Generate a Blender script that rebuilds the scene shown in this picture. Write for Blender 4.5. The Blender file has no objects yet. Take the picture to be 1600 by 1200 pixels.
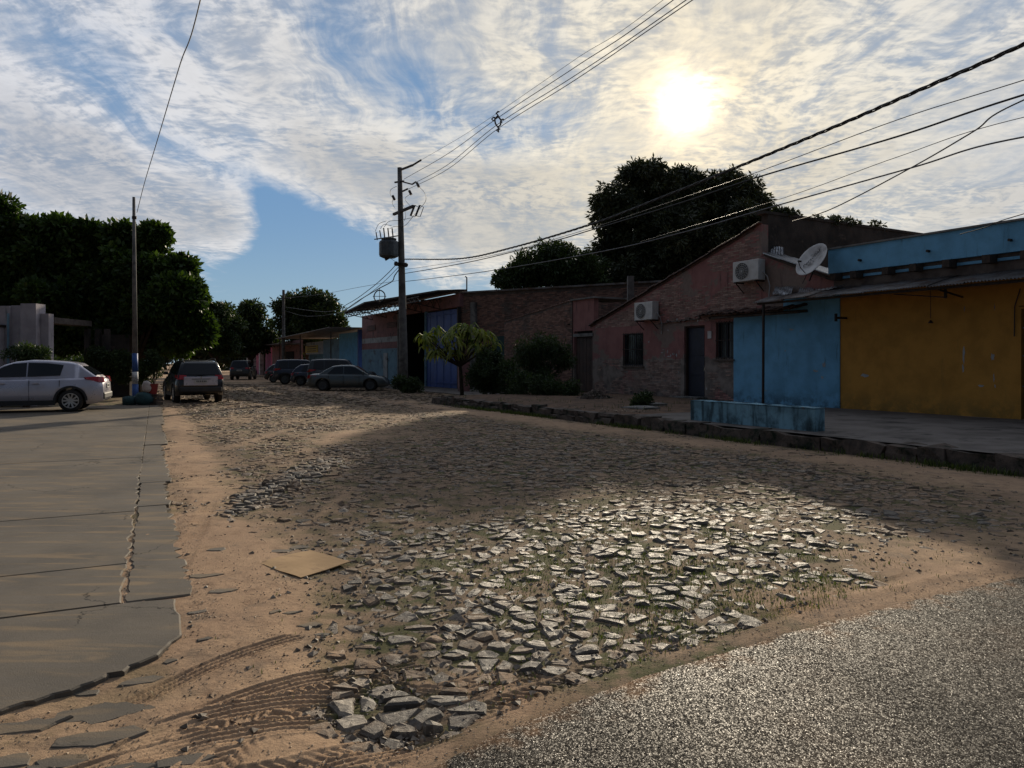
import bpy, math, random
import numpy as np
from mathutils import Vector, Matrix

random.seed(7)
RNG = np.random.default_rng(11)
scene = bpy.context.scene
COL = scene.collection

# ------------------------------------------------------------------ camera
F_PX, HOR, EYE = 1150.0, 566.0, 1.6        # focal length in 1600-wide pixels, horizon row, eye height
cam_d = bpy.data.cameras.new("camera")
cam_d.sensor_width = 36.0
cam_d.lens = 36.0 * F_PX / 1600.0
cam_d.shift_y = -(600.0 - HOR) / 1600.0
cam_d.clip_start, cam_d.clip_end = 0.05, 3000.0
cam = bpy.data.objects.new("camera", cam_d)
COL.objects.link(cam)
cam.location = (0, 0, EYE)
cam.rotation_euler = (math.radians(90), 0, 0)
scene.camera = cam

# ------------------------------------------------------------------ light
SUN_EL, SUN_AZ = math.radians(18.9), math.radians(13.2)      # azimuth measured from +Y towards +X
SUN_DIR = Vector((math.sin(SUN_AZ) * math.cos(SUN_EL), math.cos(SUN_AZ) * math.cos(SUN_EL), math.sin(SUN_EL)))
SKY_STRENGTH = 0.085
SUN_STRENGTH = 5.0
EXPOSURE = 0.0

scene.view_settings.view_transform = 'Standard'
scene.view_settings.look = 'None'
scene.view_settings.exposure = EXPOSURE
scene.view_settings.gamma = 1.0
scene.view_settings.use_curve_mapping = False

sl = bpy.data.lights.new("sun", 'SUN')
sl.energy, sl.angle, sl.color = SUN_STRENGTH, math.radians(0.8), (1.0, 0.86, 0.66)
sun = bpy.data.objects.new("sun", sl)
COL.objects.link(sun)
sun.rotation_euler = (-SUN_DIR).to_track_quat('-Z', 'Y').to_euler()
sun.location = (0, 0, 50)

scene.cycles.use_denoising = True
scene.cycles.max_bounces = 6
scene.cycles.diffuse_bounces = 3
scene.cycles.glossy_bounces = 3
scene.cycles.transmission_bounces = 4
scene.cycles.sample_clamp_indirect = 4.0
scene.cycles.caustics_reflective = False


class NT:
    """small node-tree writer"""
    def __init__(self, tree):
        self.t = tree; self.n = tree.nodes; self.l = tree.links
    def add(self, kind, **kw):
        n = self.n.new(kind)
        for k, v in kw.items():
            setattr(n, k, v)
        return n
    def put(self, sock, v):
        if v is None: return
        if isinstance(v, bpy.types.NodeSocket): self.l.new(v, sock)
        else:
            if isinstance(v, (tuple, list)) and len(v) == 3 and sock.type == 'RGBA': v = (*v, 1)
            sock.default_value = v
    def math(self, op, a, b=None, c=None, clamp=False):
        n = self.add('ShaderNodeMath', operation=op, use_clamp=clamp)
        for i, v in enumerate((a, b, c)): self.put(n.inputs[i], v)
        return n.outputs[0]
    def vmath(self, op, a, b=None, s=None):
        n = self.add('ShaderNodeVectorMath', operation=op)
        self.put(n.inputs[0], a)
        if b is not None: self.put(n.inputs[1], b)
        if s is not None: self.put(n.inputs['Scale'], s)
        return n.outputs['Value'] if op in ('DOT_PRODUCT', 'LENGTH', 'DISTANCE') else n.outputs[0]
    def mix(self, f, a, b, mode='MIX'):
        n = self.add('ShaderNodeMix', data_type='RGBA', blend_type=mode)
        self.put(n.inputs[0], f); self.put(n.inputs[6], a); self.put(n.inputs[7], b)
        return n.outputs[2]
    def ramp(self, v, a, b, lo=0.0, hi=1.0, smooth=True):
        n = self.add('ShaderNodeMapRange', interpolation_type='SMOOTHSTEP' if smooth else 'LINEAR')
        for k, x in zip(('Value', 'From Min', 'From Max', 'To Min', 'To Max'), (v, a, b, lo, hi)):
            self.put(n.inputs[k], x)
        return n.outputs[0]
    def noise(self, vec, scale, detail=5, rough=0.55, dist=0.0, color=False):
        n = self.add('ShaderNodeTexNoise')
        self.put(n.inputs['Vector'], vec)
        n.inputs['Scale'].default_value = scale
        n.inputs['Detail'].default_value = detail
        n.inputs['Roughness'].default_value = rough
        n.inputs['Distortion'].default_value = dist
        return n.outputs['Color' if color else 'Fac']
    def voronoi(self, vec, scale, feature='F1', rnd=1.0, out='Distance'):
        n = self.add('ShaderNodeTexVoronoi', feature=feature)
        self.put(n.inputs['Vector'], vec)
        n.inputs['Scale'].default_value = scale
        n.inputs['Randomness'].default_value = rnd
        return n.outputs[out]
    def mapping(self, vec, scale=(1, 1, 1), rot=(0, 0, 0), loc=(0, 0, 0)):
        n = self.add('ShaderNodeMapping')
        self.put(n.inputs[0], vec)
        n.inputs['Scale'].default_value = scale
        n.inputs['Rotation'].default_value = rot
        n.inputs['Location'].default_value = loc
        return n.outputs[0]


def pix_dir(px, py):
    return Vector(((px - 800) / F_PX, 1.0, (HOR - py) / F_PX)).normalized()


BLOBS = [(490, 405, 8, -.60), (350, 445, 9, -.75), (560, 460, 9, -.75), (40, 400, 7, -.8), (120, 400, 5, -.4), (700, 480, 10, -.5), (450, 325, 3, -.25), (860, 470, 10, -.30), (260, 275, 3.5, -.35), (370, 290, 3, -.25), (180, 262, 3, -.2),
         (60, 265, 7, .55), (150, 305, 6, .75), (240, 325, 5, .85), (320, 345, 4.5, .95), (370, 352, 3, .8), (620, 310, 6, .75), (700, 345, 6, .75), (790, 350, 6, .75), (880, 340, 7, .6), (560, 290, 5, .45), (480, 255, 4, .35), (650, 400, 4, .3),
         (480, 40, 6, -.16), (590, 110, 5, -.15), (30, 200, 7, .25), (230, 120, 12, .25), (400, 200, 9, .35), (880, 270, 6, -.35), (720, 200, 7, -.20), (80, 150, 5, -.12), (250, 200, 4, -.1),
         (1400, 330, 28, .22), (1100, 150, 16, .40), (1450, 60, 24, .15), (1300, 80, 7, -.2), (960, 100, 16, .15), (700, 60, 18, .10), (970, 330, 6, .3)]

def make_world():
    w = bpy.data.worlds.new("World")
    scene.world = w
    w.use_nodes = True
    T = NT(w.node_tree)
    for n in list(T.n): T.n.remove(n)
    out = T.add('ShaderNodeOutputWorld')
    bg = T.add('ShaderNodeBackground')
    T.l.new(bg.outputs[0], out.inputs[0])
    bg.inputs[1].default_value = SKY_STRENGTH
    K = 1.0 / 0.085
    sky = T.add('ShaderNodeTexSky', sky_type='NISHITA', sun_disc=False, sun_elevation=SUN_EL, sun_rotation=SUN_AZ)
    sky.air_density, sky.dust_density, sky.ozone_density = 1.2, 0.4, 2.2
    d = T.add('ShaderNodeTexCoord').outputs['Generated']
    sep = T.add('ShaderNodeSeparateXYZ'); T.l.new(d, sep.inputs[0])
    zz = T.math('ADD', T.math('MAXIMUM', sep.outputs[2], 0.0), 0.13)
    comb = T.add('ShaderNodeCombineXYZ')
    T.put(comb.inputs[0], T.math('DIVIDE', sep.outputs[0], zz))
    T.put(comb.inputs[1], T.math('DIVIDE', sep.outputs[1], zz))
    p = comb.outputs[0]
    sunv = tuple(SUN_DIR)
    cs = T.vmath('DOT_PRODUCT', d, sunv)
    csp = T.math('MAXIMUM', cs, 0.0)
    # coverage: long streaks running away from the viewer, broken by ripples
    warp = T.vmath('ADD', p, T.vmath('SCALE', T.vmath('SUBTRACT', T.noise(p, 1.1, 3, color=True), (0.5, 0.5, 0.5)), s=0.45))
    low = T.noise(T.mapping(warp, (1.3, 0.55, 1), (0, 0, math.radians(-22)), (3.1, 1.7, 0)), 1.0, 6, 0.60)
    wisp = T.noise(T.mapping(warp, (5.5, 1.5, 1), (0, 0, math.radians(-28)), (1.3, 7.7, 0)), 1.0, 8, 0.66, 0.5)
    wisp2 = T.noise(T.mapping(warp, (3.0, 8.0, 1), (0, 0, math.radians(-20)), (4.3, 2.7, 0)), 1.0, 7, 0.62, 0.25)
    rip = T.noise(T.mapping(warp, (13, 17, 1), (0, 0, math.radians(18))), 1.0, 5, 0.58, 0.25)
    rip2 = T.noise(T.mapping(warp, (30, 38, 1), (0, 0, math.radians(12))), 1.0, 4, 0.55, 0.2)
    den = T.math('ADD', T.math('MULTIPLY', low, 2.9), T.math('MULTIPLY', wisp, 1.5))
    den = T.math('ADD', den, T.math('MULTIPLY', wisp2, 0.5))
    den = T.math('ADD', den, T.math('MULTIPLY', rip, 0.4))
    den = T.math('SUBTRACT', den, 1.62)
    def blob(px, py, deg, amp):
        nonlocal den
        v = pix_dir(px, py)
        c = T.vmath('DOT_PRODUCT', d, tuple(v))
        m = T.ramp(c, math.cos(math.radians(deg)), 1.0, 0.0, amp)
        den = T.math('ADD', den, m)
    # where the open blue and the solid banks lie in this sky (directions, good from any place)
    for b in BLOBS:
        blob(*b)
    detail = T.math('ADD', T.math('ADD', T.math('MULTIPLY', rip, 0.50), T.math('MULTIPLY', rip2, 0.35)), T.math('MULTIPLY', wisp, 0.30))
    calm = T.ramp(T.noise(p, 1.7, 3, .5), .38, .60)
    detail = T.math('ADD', T.math('MULTIPLY', T.math('SUBTRACT', detail, .57), T.math('ADD', .35, T.math('MULTIPLY', calm, .85))), .57)
    detail = T.math('ADD', detail, T.math('MULTIPLY', T.math('SUBTRACT', wisp, .5), .35))
    cover = T.math('MULTIPLY', T.ramp(den, 0.35, 1.40), T.ramp(detail, 0.44, 0.66, 0.62, 1.0))
    cover = T.math('MULTIPLY', cover, T.ramp(sep.outputs[2], 0.0, 0.12, 0.15, 1.0))
    # cloud colour: lit from behind, warm towards the sun, cooler and greyer away from it
    near = T.math('POWER', csp, 9.0)
    base = T.mix(T.ramp(cs, -0.3, 0.72), (0.075 * K, 0.085 * K, 0.11 * K), (0.65 * K, 0.655 * K, 0.69 * K))
    base = T.mix(near, base, (0.80 * K, 0.735 * K, 0.60 * K))
    shade = T.ramp(detail, 0.42, 0.70, 0.78, 1.12)
    thick = T.ramp(den, 1.2, 2.1, 1.05, 0.80)
    cl = T.vmath('SCALE', base, s=T.math('MULTIPLY', shade, thick))
    el = sep.outputs[2]
    grad = T.mix(T.ramp(el, 0.0, 0.22), (0.27 * K, 0.43 * K, 0.56 * K), (0.150 * K, 0.30 * K, 0.53 * K))
    grad = T.mix(T.ramp(el, 0.25, 0.6), grad, (0.17 * K, 0.26 * K, 0.42 * K))
    clear = T.mix(0.87, sky.outputs[0], grad)
    clear = T.vmath('SCALE', clear, s=T.ramp(cs, -0.4, 0.6, 0.26, 1.0))
    sk = T.mix(T.math('MULTIPLY', cover, 0.93), clear, cl)
    # glow of the veiled sun
    hz = T.ramp(T.math('ADD', detail, T.math('MULTIPLY', low, 0.5)), 0.62, 1.0, 0.35, 1.45)
    g = T.math('MULTIPLY', T.math('POWER', csp, 90.0), 0.26)
    g = T.math('ADD', g, T.math('MULTIPLY', T.math('POWER', csp, 900.0), 0.6))
    g = T.math('ADD', g, T.math('MULTIPLY', T.math('POWER', csp, 2400.0), 4.0))
    g = T.math('MULTIPLY', g, T.math('MULTIPLY', hz, K))
    glow = T.vmath('SCALE', (1.0, 0.74, 0.36), s=g)
    fin = T.vmath('ADD', sk, glow)
    T.l.new(fin, bg.inputs[0])


make_world()

# ------------------------------------------------------------------ helpers
def Pt(px, py, Y):
    """point seen at (px, py) of the photograph when it stands Y metres ahead"""
    return Vector(((px - 800) / F_PX * Y, Y, EYE + (HOR - py) / F_PX * Y))
def Gp(px, py, z=0.0):
    Y = (EYE - z) * F_PX / (py - HOR)
    return Vector(((px - 800) / F_PX * Y, Y, z))

# street front: s runs along it (away from the viewer), o points out to the street
A0 = Vector((11.76, 16.9)); U = Vector((-0.489, 0.872)); N = Vector((-0.872, -0.489))
def Fp(s, o, z):
    return Vector((A0.x + U.x * s + N.x * o, A0.y + U.y * s + N.y * o, z))
def SZ(px, py, o=0.0):
    r = (px - 800) / F_PX
    bx, by = A0.x + N.x * o, A0.y + N.y * o
    s = (bx - r * by) / (r * U.y - U.x)
    Y = by + U.y * s
    return s, EYE + (HOR - py) / F_PX * Y
def S_(px, o=0.0): return SZ(px, 0, o)[0]
def so_of(x, y):
    rx, ry = x - A0.x, y - A0.y
    return rx * U.x + ry * U.y, rx * N.x + ry * N.y


def tag(o, label=None, cat=None, group=None, kind=None):
    if label: o['label'] = label
    if cat: o['category'] = cat
    if group: o['group'] = group
    if kind: o['kind'] = kind
    return o

def empty(name, loc=(0, 0, 0), rz=0.0, **kw):
    o = bpy.data.objects.new(name, None)
    o.empty_display_size = 0.2
    COL.objects.link(o)
    o.location = loc; o.rotation_euler = (0, 0, rz)
    return tag(o, **kw)


class MB:
    """mesh collector"""
    def __init__(self, M=None):
        self.v = []; self.f = []; self.M = M
    def _p(self, p):
        p = Vector(p)
        return tuple(self.M @ p) if self.M is not None else tuple(p)
    def face(self, pts):
        b = len(self.v); self.v += [self._p(p) for p in pts]; self.f.append(tuple(range(b, b + len(pts)))); return self
    def hexa(self, c):
        """8 corners: bottom ring 0-3, top ring 4-7"""
        b = len(self.v); self.v += [self._p(p) for p in c]
        for q in ((0, 3, 2, 1), (4, 5, 6, 7), (0, 1, 5, 4), (1, 2, 6, 5), (2, 3, 7, 6), (3, 0, 4, 7)):
            self.f.append(tuple(b + i for i in q))
        return self
    def box(self, x0, x1, y0, y1, z0, z1):
        return self.hexa([(x0, y0, z0), (x1, y0, z0), (x1, y1, z0), (x0, y1, z0), (x0, y0, z1), (x1, y0, z1), (x1, y1, z1), (x0, y1, z1)])
    def fbox(self, s0, s1, o0, o1, z0, z1, z0b=None, z1b=None):
        """box in the street-front frame; z*b are the heights at s1 when they differ"""
        z0b = z0 if z0b is None else z0b; z1b = z1 if z1b is None else z1b
        c = [Fp(s0, o0, z0), Fp(s1, o0, z0b), Fp(s1, o1, z0b), Fp(s0, o1, z0), Fp(s0, o0, z1), Fp(s1, o0, z1b), Fp(s1, o1, z1b), Fp(s0, o1, z1)]
        return self.hexa(c)
    def bar(self, a, b, w, h=None, up=(0, 0, 1)):
        h = w if h is None else h
        a, b = Vector(a), Vector(b); d = (b - a).normalized(); up = Vector(up)
        if abs(d.dot(up)) > 0.98: up = Vector((1, 0, 0))
        x = d.cross(up).normalized() * w / 2; y = x.cross(d).normalized() * h / 2
        return self.hexa([a - x - y, a + x - y, b + x - y, b - x - y, a - x + y, a + x + y, b + x + y, b - x + y])
    def tube(self, pts, r, n=6, cap=True, r1=None):
        pts = [Vector(p) for p in pts]; m = len(pts); b = len(self.v)
        px = None
        for i, p in enumerate(pts):
            d = (pts[min(i + 1, m - 1)] - pts[max(i - 1, 0)])
            d = d.normalized() if d.length > 1e-9 else Vector((0, 0, 1))
            if px is None:
                px = d.orthogonal().normalized()
            px = (px - d * px.dot(d)).normalized(); py = d.cross(px)
            rr = r if r1 is None else r + (r1 - r) * i / (m - 1)
            if isinstance(r, (list, tuple)): rr = r[i]
            for k in range(n):
                a = 2 * math.pi * k / n
                self.v.append(self._p(p + px * math.cos(a) * rr + py * math.sin(a) * rr))
        for i in range(m - 1):
            for k in range(n):
                k2 = (k + 1) % n
                self.f.append((b + i * n + k, b + i * n + k2, b + (i + 1) * n + k2, b + (i + 1) * n + k))
        if cap:
            self.f.append(tuple(b + k for k in reversed(range(n)))); self.f.append(tuple(b + (m - 1) * n + k for k in range(n)))
        return self
    def lathe(self, prof, n=16, c=(0, 0, 0), axis='z'):
        """prof: list of (r, h)"""
        b = len(self.v); c = Vector(c)
        for r, h in prof:
            for k in range(n):
                a = 2 * math.pi * k / n
                q = Vector((r * math.cos(a), r * math.sin(a), h))
                if axis == 'y': q = Vector((q.x, q.z, q.y))
                if axis == 'x': q = Vector((q.z, q.x, q.y))
                self.v.append(self._p(c + q))
        for i in range(len(prof) - 1):
            for k in range(n):
                k2 = (k + 1) % n
                self.f.append((b + i * n + k, b + i * n + k2, b + (i + 1) * n + k2, b + (i + 1) * n + k))
        if prof[0][0] > 1e-6: self.f.append(tuple(b + k for k in reversed(range(n))))
        if prof[-1][0] > 1e-6: self.f.append(tuple(b + (len(prof) - 1) * n + k for k in range(n)))
        return self
    def prism(self, poly, z0, z1):
        """vertical extrusion of an xy polygon"""
        n = len(poly); b = len(self.v)
        self.v += [self._p((p[0], p[1], z0)) for p in poly] + [self._p((p[0], p[1], z1)) for p in poly]
        self.f.append(tuple(b + i for i in reversed(range(n)))); self.f.append(tuple(b + n + i for i in range(n)))
        for i in range(n):
            j = (i + 1) % n
            self.f.append((b + i, b + j, b + n + j, b + n + i))
        return self
    def build(self, name, mat, parent=None, smooth=False, bevel=0.0, **kw):
        me = bpy.data.meshes.new(name)
        me.from_pydata(self.v, [], self.f); me.update()
        if mat: me.materials.append(mat)
        if smooth:
            me.polygons.foreach_set('use_smooth', [True] * len(me.polygons))
        o = bpy.data.objects.new(name, me); COL.objects.link(o)
        if bevel > 0:
            m = o.modifiers.new("bevel", 'BEVEL'); m.width = bevel; m.segments = 2; m.limit_method = 'ANGLE'; m.angle_limit = math.radians(40)
        if parent is not None:
            o.parent = parent
        return tag(o, **kw)


def np_mesh(name, verts, faces, mat, parent=None, smooth=False, attr=None, dust=None, **kw):
    """verts (n,3), faces (m,k) all same k"""
    me = bpy.data.meshes.new(name)
    verts = np.asarray(verts, np.float32); faces = np.asarray(faces, np.int32)
    k = faces.shape[1]
    me.vertices.add(len(verts)); me.vertices.foreach_set('co', verts.ravel())
    me.loops.add(faces.size); me.loops.foreach_set('vertex_index', faces.ravel())
    me.polygons.add(len(faces))
    me.polygons.foreach_set('loop_start', np.arange(0, faces.size, k, dtype=np.int32))
    me.polygons.foreach_set('loop_total', np.full(len(faces), k, np.int32))
    me.polygons.foreach_set('use_smooth', np.full(len(faces), bool(smooth)) if np.isscalar(smooth) else smooth)
    if attr is not None:
        a = me.attributes.new('tone', 'FLOAT', 'POINT'); a.data.foreach_set('value', np.asarray(attr, np.float32))
    if dust is not None:
        a = me.attributes.new('dust', 'FLOAT', 'POINT'); a.data.foreach_set('value', np.asarray(dust, np.float32))
    me.update(calc_edges=True)
    if mat: me.materials.append(mat)
    o = bpy.data.objects.new(name, me); COL.objects.link(o)
    if parent is not None: o.parent = parent
    return tag(o, **kw)


# ------------------------------------------------------------------ materials
def new_mat(name):
    m = bpy.data.materials.new(name); m.use_nodes = True
    T = NT(m.node_tree)
    bs = next(n for n in T.n if n.type == 'BSDF_PRINCIPLED')
    return m, T, bs

def wpos(T): return T.add('ShaderNodeNewGeometry').outputs['Position']
def opos(T): return T.add('ShaderNodeTexCoord').outputs['Object']

def bump(T, bs, h, strength=0.4, dist=0.01):
    b = T.add('ShaderNodeBump'); b.inputs['Strength'].default_value = strength; b.inputs['Distance'].default_value = dist
    T.put(b.inputs['Height'], h); T.l.new(b.outputs[0], bs.inputs['Normal'])

def M(name, c1, c2=None, scale=4.0, rough=0.85, metal=0.0, bscale=60.0, bst=0.3, bdist=0.004, tone=0.0, spec=0.5, dirt=None, dirt_scale=1.5, dirt_lo=.52, obj=False, coat=0.0, rvar=0.0):
    m, T, bs = new_mat(name)
    c2 = c2 or tuple(x * 0.75 for x in c1)
    P = opos(T) if obj else wpos(T)
    n1 = T.noise(P, scale, 6, 0.6)
    col = T.mix(T.ramp(n1, .35, .68), c1, c2)
    if dirt:
        n2 = T.noise(P, dirt_scale, 8, 0.68, 0.3)
        col = T.mix(T.ramp(n2, dirt_lo, dirt_lo + .13), col, dirt)
    if tone:
        at = T.add('ShaderNodeAttribute', attribute_name='tone').outputs['Fac']
        k = T.ramp(at, 0, 1, 1 - tone, 1 + tone, smooth=False)
        col = T.vmath('SCALE', col, s=k)
    T.put(bs.inputs['Base Color'], col)
    bs.inputs['Roughness'].default_value = rough
    if rvar: T.put(bs.inputs['Roughness'], T.ramp(n1, .3, .7, rough - rvar, rough + rvar))
    bs.inputs['Metallic'].default_value = metal
    bs.inputs['Specular IOR Level'].default_value = spec
    bs.inputs['Coat Weight'].default_value = coat
    if bst: bump(T, bs, T.noise(P, bscale, 5, 0.6), bst, bdist)
    return m


def mat_sand():
    m, T, bs = new_mat('sand')
    P = wpos(T)
    a = T.noise(P, 0.55, 6, 0.6); b = T.noise(P, 6.0, 8, 0.65); c = T.noise(P, 60.0, 5, 0.7)
    col = T.mix(T.ramp(a, .35, .65), (0.43, 0.29, 0.18), (0.34, 0.225, 0.145))
    col = T.mix(T.ramp(b, .45, .72), col, (0.27, 0.175, 0.11))
    col = T.mix(T.ramp(c, .55, .75, 0, .55), col, (0.13, 0.095, 0.07))
    col = T.mix(T.ramp(T.noise(P, 1.6, 8, .75), .50, .66, 0, .8), col, (0.19, 0.14, 0.10))
    col = T.mix(T.ramp(T.noise(P, 18, 6, .75), .56, .68, 0, .6), col, (0.13, 0.10, 0.075))
    at = T.add('ShaderNodeAttribute', attribute_name='tone').outputs['Fac']
    f = T.math('MULTIPLY', at, T.ramp(b, .25, .6, .45, 1.0))
    col = T.mix(T.math('MULTIPLY', f, .95), col, T.mix(T.ramp(c, .4, .65), (0.20, 0.145, 0.096), (0.12, 0.09, 0.062)))
    moss = T.math('MULTIPLY', T.math('MULTIPLY', at, T.ramp(T.noise(P, 2.3, 7, .7), .46, .57)), .85)
    col = T.mix(moss, col, T.mix(T.noise(P, 40, 3), (0.085, 0.095, 0.03), (0.04, 0.05, 0.018)))
    T.put(bs.inputs['Base Color'], col)
    bs.inputs['Roughness'].default_value = 0.95
    bs.inputs['Specular IOR Level'].default_value = 0.12
    h = T.math('ADD', T.math('MULTIPLY', T.noise(P, 45, 6, .7), 1.0), T.math('MULTIPLY', T.noise(P, 200, 3, .7), .4))
    bump(T, bs, h, 0.7, 0.012)
    return m

def mat_stone(name='paving_stone', dusty=0.5):
    m, T, bs = new_mat(name)
    P = wpos(T)
    at = T.add('ShaderNodeAttribute', attribute_name='tone').outputs['Fac']
    c = T.mix(at, (0.095, 0.078, 0.060), (0.29, 0.24, 0.18))
    n = T.noise(P, 26, 8, .7)
    c = T.mix(T.ramp(n, .4, .7), c, (0.10, 0.09, 0.08))
    # pale lichen and dust that settled on the tops
    l = T.ramp(T.noise(P, 14, 6, .7), .58, .70, 0, .55)
    c = T.mix(l, c, (0.42, 0.37, 0.28))
    up = T.add('ShaderNodeSeparateXYZ'); T.l.new(T.add('ShaderNodeNewGeometry').outputs['Normal'], up.inputs[0])
    dv = T.add('ShaderNodeAttribute', attribute_name='dust').outputs['Fac']
    du = T.math('MULTIPLY', T.ramp(up.outputs[2], .3, .9, .45, 1.0), T.ramp(T.math('ADD', dv, T.math('MULTIPLY', T.math('SUBTRACT', T.noise(P, 5.0, 7, .7), .5), 1.2)), .1, .8, 0.0, .92))
    c = T.mix(du, c, T.mix(T.noise(P, 12, 4), (0.36, 0.235, 0.14), (0.24, 0.165, 0.11)))
    T.put(bs.inputs['Base Color'], c)
    T.put(bs.inputs['Roughness'], T.math('ADD', T.ramp(n, .3, .7, .48, .80), T.math('MULTIPLY', du, .2)))
    T.put(bs.inputs['Specular IOR Level'], T.math('MULTIPLY', T.math('SUBTRACT', 1.0, T.math('MULTIPLY', du, .7)), .42))
    h = T.math('ADD', T.noise(P, 38, 7, .7), T.math('MULTIPLY', T.noise(P, 170, 3, .6), .35))
    bump(T, bs, h, 0.75, 0.014)
    return m

def mat_asphalt(name='asphalt'):
    m, T, bs = new_mat(name)
    P = wpos(T)
    Pw = T.vmath('ADD', P, T.vmath('SCALE', T.vmath('SUBTRACT', T.noise(P, 60, 2, color=True), (0.5, 0.5, 0.5)), s=0.012))
    v = T.voronoi(Pw, 150, 'F1'); rnd = T.voronoi(Pw, 150, 'F1', out='Color')
    v2 = T.voronoi(Pw, 210, 'F1')
    sp = T.add('ShaderNodeSeparateColor'); T.l.new(rnd, sp.inputs[0])
    c = T.mix(T.ramp(sp.outputs[0], .3, 1.0), (0.032, 0.028, 0.024), (0.095, 0.082, 0.064))
    c = T.mix(T.ramp(v, .25, .6, 0, .85), c, (0.016, 0.014, 0.012))
    c = T.mix(T.ramp(T.noise(P, .8, 6, .6), .4, .7, 0, .6), c, (0.045, 0.038, 0.031))
    du = T.ramp(T.noise(P, 1.1, 8, .7), .48, .72, 0, .45)
    # sand carried over the edge of the road
    c = T.mix(du, c, (0.12, 0.080, 0.052))
    at = T.add('ShaderNodeAttribute', attribute_name='tone').outputs['Fac']
    ed = T.ramp(T.math('ADD', at, T.math('MULTIPLY', T.math('SUBTRACT', T.noise(P, 4.0, 8, .72), .5), 1.3)), .40, .72)
    c = T.mix(T.math('MULTIPLY', ed, .85), c, (0.25, 0.155, 0.092))
    T.put(bs.inputs['Base Color'], c)
    T.put(bs.inputs['Roughness'], T.math('ADD', T.ramp(sp.outputs[1], .35, 1.0, .72, .32), T.math('MULTIPLY', ed, .3)))
    T.put(bs.inputs['Specular IOR Level'], T.ramp(sp.outputs[1], .30, 1.0, .03, .13))
    # every chipping is a facet with its own tilt
    g = T.add('ShaderNodeNewGeometry').outputs['Normal']
    tilt = T.vmath('MULTIPLY', T.vmath('SUBTRACT', rnd, (0.5, 0.5, 0.5)), (0.62, 0.62, 0.0))
    nn = T.vmath('NORMALIZE', T.vmath('ADD', g, tilt))
    b = T.add('ShaderNodeBump'); b.inputs['Strength'].default_value = .6; b.inputs['Distance'].default_value = .006
    T.put(b.inputs['Height'], T.math('SUBTRACT', 1.0, T.math('ADD', v, T.math('MULTIPLY', v2, .3))))
    T.put(b.inputs['Normal'], nn)
    T.l.new(b.outputs[0], bs.inputs['Normal'])
    return m

def mat_slab():
    m, T, bs = new_mat('worn_tarmac')
    P = wpos(T)
    c = T.mix(T.ramp(T.noise(P, .9, 7, .62), .35, .68), (0.150, 0.128, 0.101), (0.105, 0.092, 0.076))
    # dusty wheel streaks that run along the joint direction
    st = T.noise(T.mapping(P, (1.2, 7.0, 1), (0, 0, math.radians(-22))), 1.0, 7, .62, .4)
    c = T.mix(T.ramp(st, .50, .66, 0, .62), c, (0.26, 0.19, 0.12))
    sp = T.ramp(T.noise(P, 34, 5, .7), .60, .72, 0, .5)
    c = T.mix(sp, c, (0.21, 0.18, 0.145))
    c = T.mix(T.ramp(T.noise(P, 3.1, 8, .75), .63, .70, 0, .55), c, (0.045, 0.041, 0.037))
    T.put(bs.inputs['Base Color'], c)
    wv = T.vmath('ADD', P, T.vmath('SCALE', T.vmath('SUBTRACT', T.noise(P, 2.0, 5, .7, color=True), (0.5, 0.5, 0.5)), s=0.5))
    cr = T.voronoi(wv, 0.55, 'DISTANCE_TO_EDGE')
    c = T.mix(T.math('MULTIPLY', T.ramp(cr, 0.0, .006, 1, 0), T.ramp(T.noise(P, .7, 3), .5, .56)), c, (0.03, 0.026, 0.022))
    T.put(bs.inputs['Base Color'], c)
    T.put(bs.inputs['Roughness'], T.ramp(st, .3, .7, .62, .9))
    bs.inputs['Specular IOR Level'].default_value = 0.12
    h = T.math('ADD', T.noise(P, 130, 4, .7), T.math('MULTIPLY', T.noise(P, 5, 5, .6), 1.2))
    bump(T, bs, h, 0.45, 0.006)
    return m

def mat_leaf(name, c1, c2, trans=0.25, rough=0.55, tone=True):
    m, T, bs = new_mat(name)
    at = T.add('ShaderNodeAttribute', attribute_name='tone').outputs['Fac']
    c = T.mix(at, c1, c2)
    T.put(bs.inputs['Base Color'], c)
    bs.inputs['Roughness'].default_value = rough
    bs.inputs['Specular IOR Level'].default_value = 0.3
    tr = T.add('ShaderNodeBsdfTranslucent'); T.put(tr.inputs[0], T.mix(1.0, c, (0.9, 1.0, .35), 'MULTIPLY'))
    mx = T.add('ShaderNodeMixShader'); mx.inputs[0].default_value = trans
    T.l.new(bs.outputs[0], mx.inputs[1]); T.l.new(tr.outputs[0], mx.inputs[2])
    out = next(n for n in T.n if n.type == 'OUTPUT_MATERIAL')
    T.l.new(mx.outputs[0], out.inputs[0])
    return m

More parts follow.
